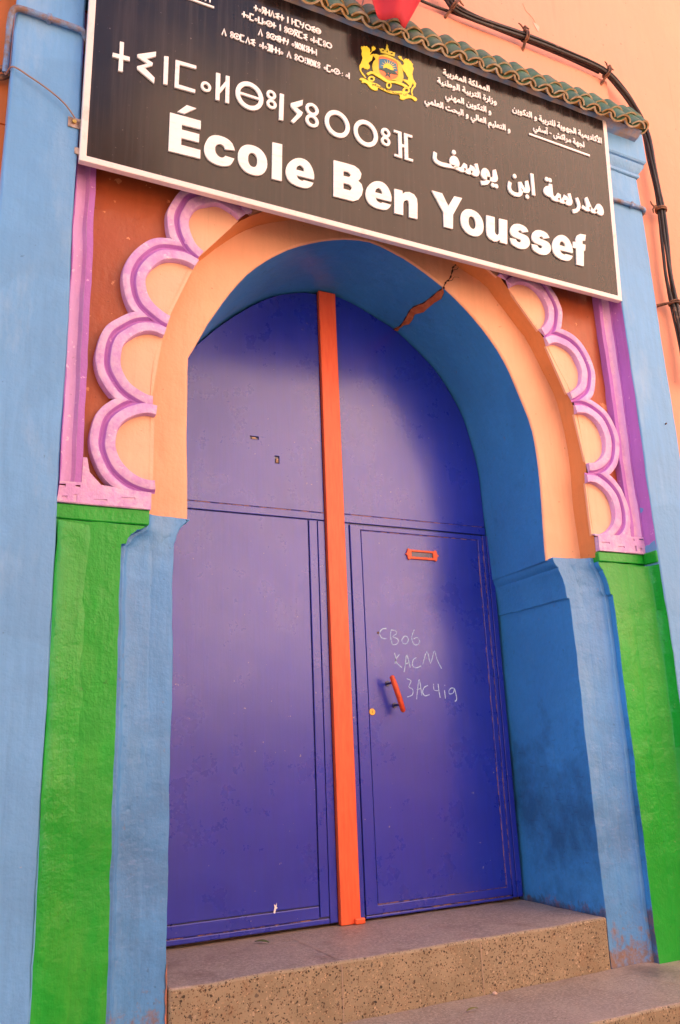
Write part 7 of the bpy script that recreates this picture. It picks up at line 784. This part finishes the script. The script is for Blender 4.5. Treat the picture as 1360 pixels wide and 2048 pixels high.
'emblem_motto':'83,1648,76,1647,72,1647,69,1648,67,1650,70,1651,68,1647,64,1646,60,1645,61,1649,64,1649,65,1650,66,1652,67,1656,73,1655,72,1653,72,1652,72,1652,72,1651,73,1651,77,1651,84,1652,89,1653,93,1654,95,1655,96,1657,95,1658,94,1658,92,1658,88,1657,84,1654,81,1652,78,1649,72,1649,76,1653,81,1657,86,1660,92,1662,97,1662,100,1661,101,1658,100,1654,94,1651|-122,1648,-129,1649,-134,1650,-137,1651,-138,1654,-135,1654,-138,1651,-141,1650,-145,1650,-145,1654,-142,1654,-140,1655,-139,1656,-138,1659,-132,1658,-133,1657,-133,1655,-134,1655,-133,1654,-132,1654,-128,1653,-121,1652,-116,1652,-112,1652,-110,1652,-110,1654,-110,1654,-111,1655,-113,1656,-117,1656,-121,1655,-124,1653,-127,1651,-133,1652,-129,1656,-124,1658,-119,1660,-113,1660,-108,1658,-105,1656,-104,1653,-105,1650,-111,1648|-204,1640,-206,1645,-207,1649,-208,1652,-206,1656,-203,1659,-199,1661,-195,1663,-192,1663,-189,1663,-187,1661,-185,1658,-184,1656,-182,1655,-180,1655,-178,1654,-178,1653,-179,1651,-181,1651,-185,1651,-188,1653,-185,1654,-186,1652,-188,1651,-191,1651,-194,1651,-197,1652,-200,1654,-202,1657,-199,1657,-201,1654,-202,1652,-201,1650,-201,1647,-200,1644,-199,1641;-190,1654,-190,1655,-189,1655,-190,1655,-191,1657,-191,1658,-192,1659,-192,1659,-193,1659,-195,1659,-199,1657,-199,1659,-195,1656,-193,1655|24,1633,23,1637,29,1638,33,1640,35,1642,36,1645,35,1647,35,1648,34,1648,33,1648,31,1648,30,1647,30,1645,30,1645,31,1644,33,1645,35,1645,39,1646,39,1643,36,1642,33,1641,29,1641,26,1641,25,1642,24,1644,25,1646,26,1649,29,1651,33,1652,37,1652,39,1651,41,1648,41,1646,40,1640,34,1636|146,1660,146,1661,147,1663,148,1666,154,1666,153,1664,152,1662,152,1661,153,1659,156,1658,160,1659,165,1660,168,1662,170,1664,170,1666,170,1668,167,1672,172,1674,174,1672,175,1670,176,1667,176,1664,174,1662,171,1659,167,1657,160,1655,155,1655,150,1655,147,1657|-182,1651,-182,1655,-176,1655,-172,1655,-170,1655,-170,1655,-170,1656,-170,1657,-173,1660,-176,1661,-180,1663,-181,1664,-181,1665,-180,1666,-180,1667,-177,1668,-174,1669,-169,1671,-163,1672,-160,1669,-168,1667,-172,1666,-174,1665,-178,1664,-177,1667,-171,1663,-167,1660,-165,1658,-164,1655,-164,1654,-166,1652,-170,1651,-177,1651|-38,1638,-38,1642,-34,1642,-33,1642,-33,1644,-34,1660,-28,1659,-27,1644,-26,1641,-25,1640,-23,1640,-21,1639,-20,1638,-21,1636,-23,1636,-27,1637,-29,1639,-31,1641,-27,1641,-29,1638,-32,1638|42,1636,40,1639,47,1642,50,1644,52,1646,52,1648,51,1650,49,1653,54,1656,56,1653,57,1652,58,1650,59,1649,62,1649,64,1649,64,1647,63,1646,61,1645,57,1645,55,1646,54,1649,58,1648,56,1644,52,1640,48,1638|-163,1644,-165,1647,-158,1649,-155,1651,-154,1652,-153,1654,-154,1657,-157,1660,-151,1662,-149,1659,-148,1657,-147,1656,-146,1654,-143,1654,-141,1653,-141,1652,-142,1650,-144,1650,-148,1651,-150,1652,-151,1655,-147,1654,-149,1650,-153,1647,-157,1645|-25,1636,-24,1640,-20,1640,-19,1640,-19,1642,-20,1658,-14,1657,-13,1642,-13,1639,-15,1637,-18,1636|-8,1635,-9,1657,-3,1658,-2,1636|15,1638,14,1660,20,1661,20,1639|180,1665,179,1687,185,1688,186,1666|-43,1642,-49,1642,-54,1643,-58,1645,-59,1648,-58,1650,-55,1652,-51,1653,-45,1653,-44,1649,-49,1650,-51,1649,-53,1648,-53,1648,-53,1647,-51,1646,-49,1646,-47,1646,-43,1646|-37,1638,-42,1639,-45,1641,-47,1645,-48,1656,-42,1655,-41,1645,-40,1643,-39,1642,-36,1642,-34,1641,-34,1639,-35,1638|-102,1646,-101,1650,-98,1650,-96,1650,-96,1651,-94,1655,-89,1654,-89,1652,-90,1651,-90,1650,-90,1649,-88,1648,-84,1648,-82,1647,-81,1646,-82,1644,-85,1644,-90,1645,-93,1647,-95,1650,-90,1649,-93,1647,-95,1646,-97,1646|103,1652,104,1655,108,1656,109,1657,110,1659,111,1663,116,1663,116,1661,115,1660,115,1659,116,1658,117,1658,121,1658,123,1658,124,1657,123,1656,120,1655,115,1654,112,1655,110,1657,115,1658,113,1655,110,1654,108,1653|-86,1644,-85,1648,-81,1647,-79,1648,-79,1649,-79,1650,-80,1653,-81,1656,-76,1656,-74,1653,-73,1651,-73,1649,-74,1646,-76,1644,-80,1644|119,1654,120,1658,125,1659,126,1660,127,1661,126,1663,125,1665,124,1667,129,1669,131,1667,132,1665,132,1663,132,1660,129,1658,125,1656|-100,1646,-104,1647,-108,1648,-113,1650,-107,1651,-103,1650,-100,1650,-98,1649,-97,1648,-98,1646|105,1652,101,1651,97,1651,93,1652,98,1655,102,1655,105,1656,107,1656,108,1654,107,1653|130,1671,128,1671,127,1673,128,1674,130,1675,133,1675,134,1674,133,1672|124,1670,121,1670,120,1671,121,1673,124,1674,126,1674,127,1673,126,1671|-94,1656,-96,1657,-97,1659,-96,1660,-94,1661,-91,1660,-90,1658,-91,1657|-76,1638,-79,1638,-80,1640,-79,1641,-76,1642,-74,1641,-73,1639,-74,1638|-83,1638,-85,1639,-86,1641,-85,1642,-83,1643,-80,1642,-79,1640,-80,1639|112,1664,109,1665,108,1666,109,1668,112,1669,114,1668,115,1667,114,1665|161,1673,159,1673,158,1675,159,1676,161,1677,163,1677,164,1676,163,1674'}
def lettering(key, name, mat, d0, d1, parent=Sg, label=None):
    b = B()
    for i, g in enumerate(decode(key)):
        g = [l if (area(l) > 0) == (k == 0) else l[::-1] for k, l in enumerate(g)]
        b.prism(g, SG, d0-.0002*(i % 3), d1, 0, back=False)
    return b.build(name, mat, parent, weld=False, label=label)
for key in SIGN:
    if key.startswith('emblem'): continue
    big = '_word_' in key
    lettering(key, 'rule' if key.endswith('rule') else 'lettering', M['letter'], -.0045 if big else -.0025, .0036)
em = lettering('emblem_shield', 'crest', M['olive'], .0002, .0036)
for key, nm, mt, d in (('emblem_field', 'shield_field', 'ered', .0022), ('emblem_sky', 'sky_field', 'eblue', .0016), ('emblem_rays', 'sun', 'yellow', .0008), ('emblem_hills', 'star', 'egreen', .0003),
                       ('emblem_lion', 'lion', 'yellow', .0005), ('emblem_lion.2', 'lion', 'yellow', .0005), ('emblem_crown', 'crown', 'olive', -.0004), ('emblem_scroll', 'scroll', 'yellow', -.0008), ('emblem_motto', 'motto', 'ink', -.0016)):
    lettering(key, nm, M[mt], d, .0036, em)
b = B(); b.box(-1.507, -1.452, -.0065, -.0025, 2.465, 2.512); br = b.build('bracket', M['metal'], Sg, bevel=.001)
b = B(); b.tube([(-1.482, -.012, 2.492), (-1.482, -.004, 2.492)], .009, 6); b.build('bolt', M['brass'], br)
b = B(); b.box(1.452, 1.50, -.0065, -.0025, 3.255, 3.285); br = b.build('bracket', M['wire'], Sg, bevel=.001)

# ------------------------------------------------------------------ cables, pipes, wires
Cb = tag(empty('cable_bundle', (1.6, .06, 4.02+ZO)), 'bundle of black cables sweeping over and down the salmon wall', 'cables')
ctr = spline([(x, .055, z) for x, z in CABLE], 6)
for k in range(5):
    P = []
    for i, p in enumerate(ctr):
        t = (ctr[min(i+1, len(ctr)-1)]-ctr[max(i-1, 0)]).normalized(); n = Vector((-t.z, 0, t.x)); a = k*2*math.pi/5+i*.035+.6*noise.noise(Vector((i*.05, k*3, 0)))
        rr = .0165*(1+.6*noise.noise(Vector((i*.09, k*7.1, 2))))
        P.append(p+n*math.cos(a)*rr+Vector((0, math.sin(a)*rr*.9, 0)))
    b = B(); b.tube(P, [.0090, .0080, .0105, .0062, .0075][k], 8); b.build('cable', M['cable'], Cb, smooth=60)
b = B(); b.tube(spline([(x, .085, z) for x, z in CABLE2], 6), .008, 8); b.build('cable', M['cable'], Cb, smooth=60)
for k, (x, z) in enumerate(TIES):
    j = min(range(len(ctr)), key=lambda i: (ctr[i]-Vector((x, .055, z))).length); c = ctr[j]; t = (ctr[min(j+1, len(ctr)-1)]-ctr[j-1]).normalized()
    n = Vector((-t.z, 0, t.x)); b = B()
    for q in range(2):
        b.tube([c+t*(q*.012-.006)+n*math.cos(a)*.033+Vector((0, math.sin(a)*.030, 0)) for a in [2*math.pi*i/14 for i in range(15)]], .0055, 6, caps=False)
    s_n = -1 if n.z > 0 else 1
    b.tube([c+n*.03*s_n, c+n*.062*s_n+Vector((0, .03, 0)), c+n*.085*s_n+Vector((0, .055, 0))], [.008, .009, .011], 7)
    b.tube([c-n*.03*s_n+t*.004, c-n*.058*s_n+Vector((0, -.012, 0)), c-n*.07*s_n+t*.02, c-n*.066*s_n+t*.042], [.009, .0085, .006, .004], 6)
    b.tube([c-n*.05*s_n, c-n*.075*s_n-t*.02, c-n*.082*s_n-t*.036], [.006, .005, .003], 6)
    b.build('cable_tie', M['wire'], Cb, smooth=50)

cl = tag(empty('conduit', (-1.6, -.02, 2.953+ZO)), 'rusted painted conduit crossing the left blue pilaster beside the sign', 'pipe')
b = B(); b.tube(spline([(-1.752, .07, 2.70), (-1.752, .05, 2.76), (-1.752, .03, 2.84), (-1.752, .0, 2.915), (-1.738, -.014, 2.95), (-1.70, -.016, 2.958), (-1.60, -.016, 2.954), (-1.50, -.016, 2.951), (-1.468, -.012, 2.947), (-1.455, .01, 2.93), (-1.452, .05, 2.90)], 5), .0135, 10)
b.build('tube', M['pipe'], cl, smooth=60)
b = B(); b.box(-1.615, -1.595, -.032, -.001, 2.936, 2.972); b.build('clip', M['pipe'], cl, bevel=.006)
b = B(); b.tube(spline([(-1.80, .095, 2.70), (-1.775, .08, 2.72), (-1.752, .07, 2.715), (-1.74, .08, 2.70), (-1.77, .09, 2.685), (-1.80, .1, 2.69)], 4), .012, 7); b.build('coupling', M['wire'], cl, smooth=50)
cr_ = tag(empty('conduit', (1.62, -.02, 2.984+ZO)), 'thin pale conduit across the right blue pilaster under the cornice', 'pipe')
b = B(); b.tube(spline([(1.462, -.012, 2.981), (1.55, -.013, 2.983), (1.66, -.013, 2.986), (1.735, -.012, 2.985), (1.752, .0, 2.975), (1.755, .05, 2.965)], 5), .0125, 10); b.build('tube', M['pipe'], cr_, smooth=60)
b = B(); b.box(1.635, 1.652, -.028, -.001, 2.966, 3.000); b.build('clip', M['pipe'], cr_, bevel=.005)
b = B(); b.tube(spline([(x, .06 if i < 4 else -.015-.004*min(i-4, 8-i), z) for i, (x, z) in enumerate(WIREL)], 6), .0034, 6)
tag(b.build('loose_wire', M['palewire'], smooth=60), 'thin wire hanging slack from conduit to the sign bracket', 'wire')
for (x, z) in ((1.66, 1.62),):
    b = B(); b.tube([(x, -.010, z), (x+.002, .004, z-.002)], .004, 6); tag(b.build('nail', M['wire']), 'small nail driven into the right blue pilaster', 'nail')

# ------------------------------------------------------------------ flag tip
Fl = tag(empty('flag', (.1, -.25, 3.4+ZO)), 'red flag whose lower tip hangs over the green tiles', 'flag')
b = B(); rows = []
for i in range(17):
    t = i/16; row = []
    a = Vector((-.152-.14*t, -.25, 3.385+.75*t)); c = Vector((.010+.42*t, -.25, 3.402+.85*t))
    for j in range(25):
        q = j/24; p = a.lerp(c, q)
        p.y += .045*math.sin(q*7.5+.6+t*1.2)*(.5+t)-.05*q*t
        p.z += -.022*math.sin(q*math.pi)*(1-t)+(.02*q**6*-1)*(1-t)
        row.append(p)
    rows.append(row)
b.loft(rows); o = b.build('cloth', M['flag'], Fl, smooth=80)
sm = o.modifiers.new('thickness', 'SOLIDIFY'); sm.thickness = .0015
b = B(); b.tube([(-.30, .1, 3.95), (-.33, -.55, 4.55)], .014, 10); b.build('pole', M['wire'], Fl, smooth=60)
b = B(); b.tube(spline([(-.140, -.12, 3.66), (-.150, -.118, 3.60), (-.172, -.116, 3.52), (-.186, -.112, 3.465)], 4), .0032, 6); b.build('cord', M['palewire'], Fl)

# ------------------------------------------------------------------ litter on the steps
def blade(name, p, ang, ln, wd, mat, label, cat):
    b = B(); P = []; n = 8
    for i in range(n+1):
        t = i/n; w_ = wd*math.sin(math.pi*min(.98, t+.02))**.7; q = Vector((p[0]+ln*(t-.5)*math.cos(ang), p[1]+ln*(t-.5)*math.sin(ang), p[2]+.004+.006*math.sin(t*3)))
        s = Vector((-math.sin(ang), math.cos(ang), .25))*w_
        P.append([q-s, q+Vector((0, 0, -.0015)), q+s])
    b.loft(P); o = b.build(name, mat, smooth=60); md = o.modifiers.new('thickness', 'SOLIDIFY'); md.thickness = .001
    return tag(o, label, cat)
blade('fallen_leaf', (-.47, .625, TZ+.001), -.9, .07, .008, M['leaf'], 'dark green leaf lying on the upper step', 'leaf')
blade('fallen_leaf', (.14, -.0, LZ+.003), .05, .055, .005, M['dryleaf'], 'dry narrow leaf lying on the lower landing', 'leaf')
b = B()
bm_ = bmesh.new(); bmesh.ops.create_icosphere(bm_, subdivisions=1, radius=.011)
b.add([(v.co.x+.338+.004*noise.noise(v.co*90), v.co.y+.126, v.co.z*.6+LZ+.007) for v in bm_.verts], [tuple(v.index for v in f.verts) for f in bm_.faces]); bm_.free()
tag(b.build('pebble', M['stone']), 'pale pebble below the upper step riser', 'pebble')
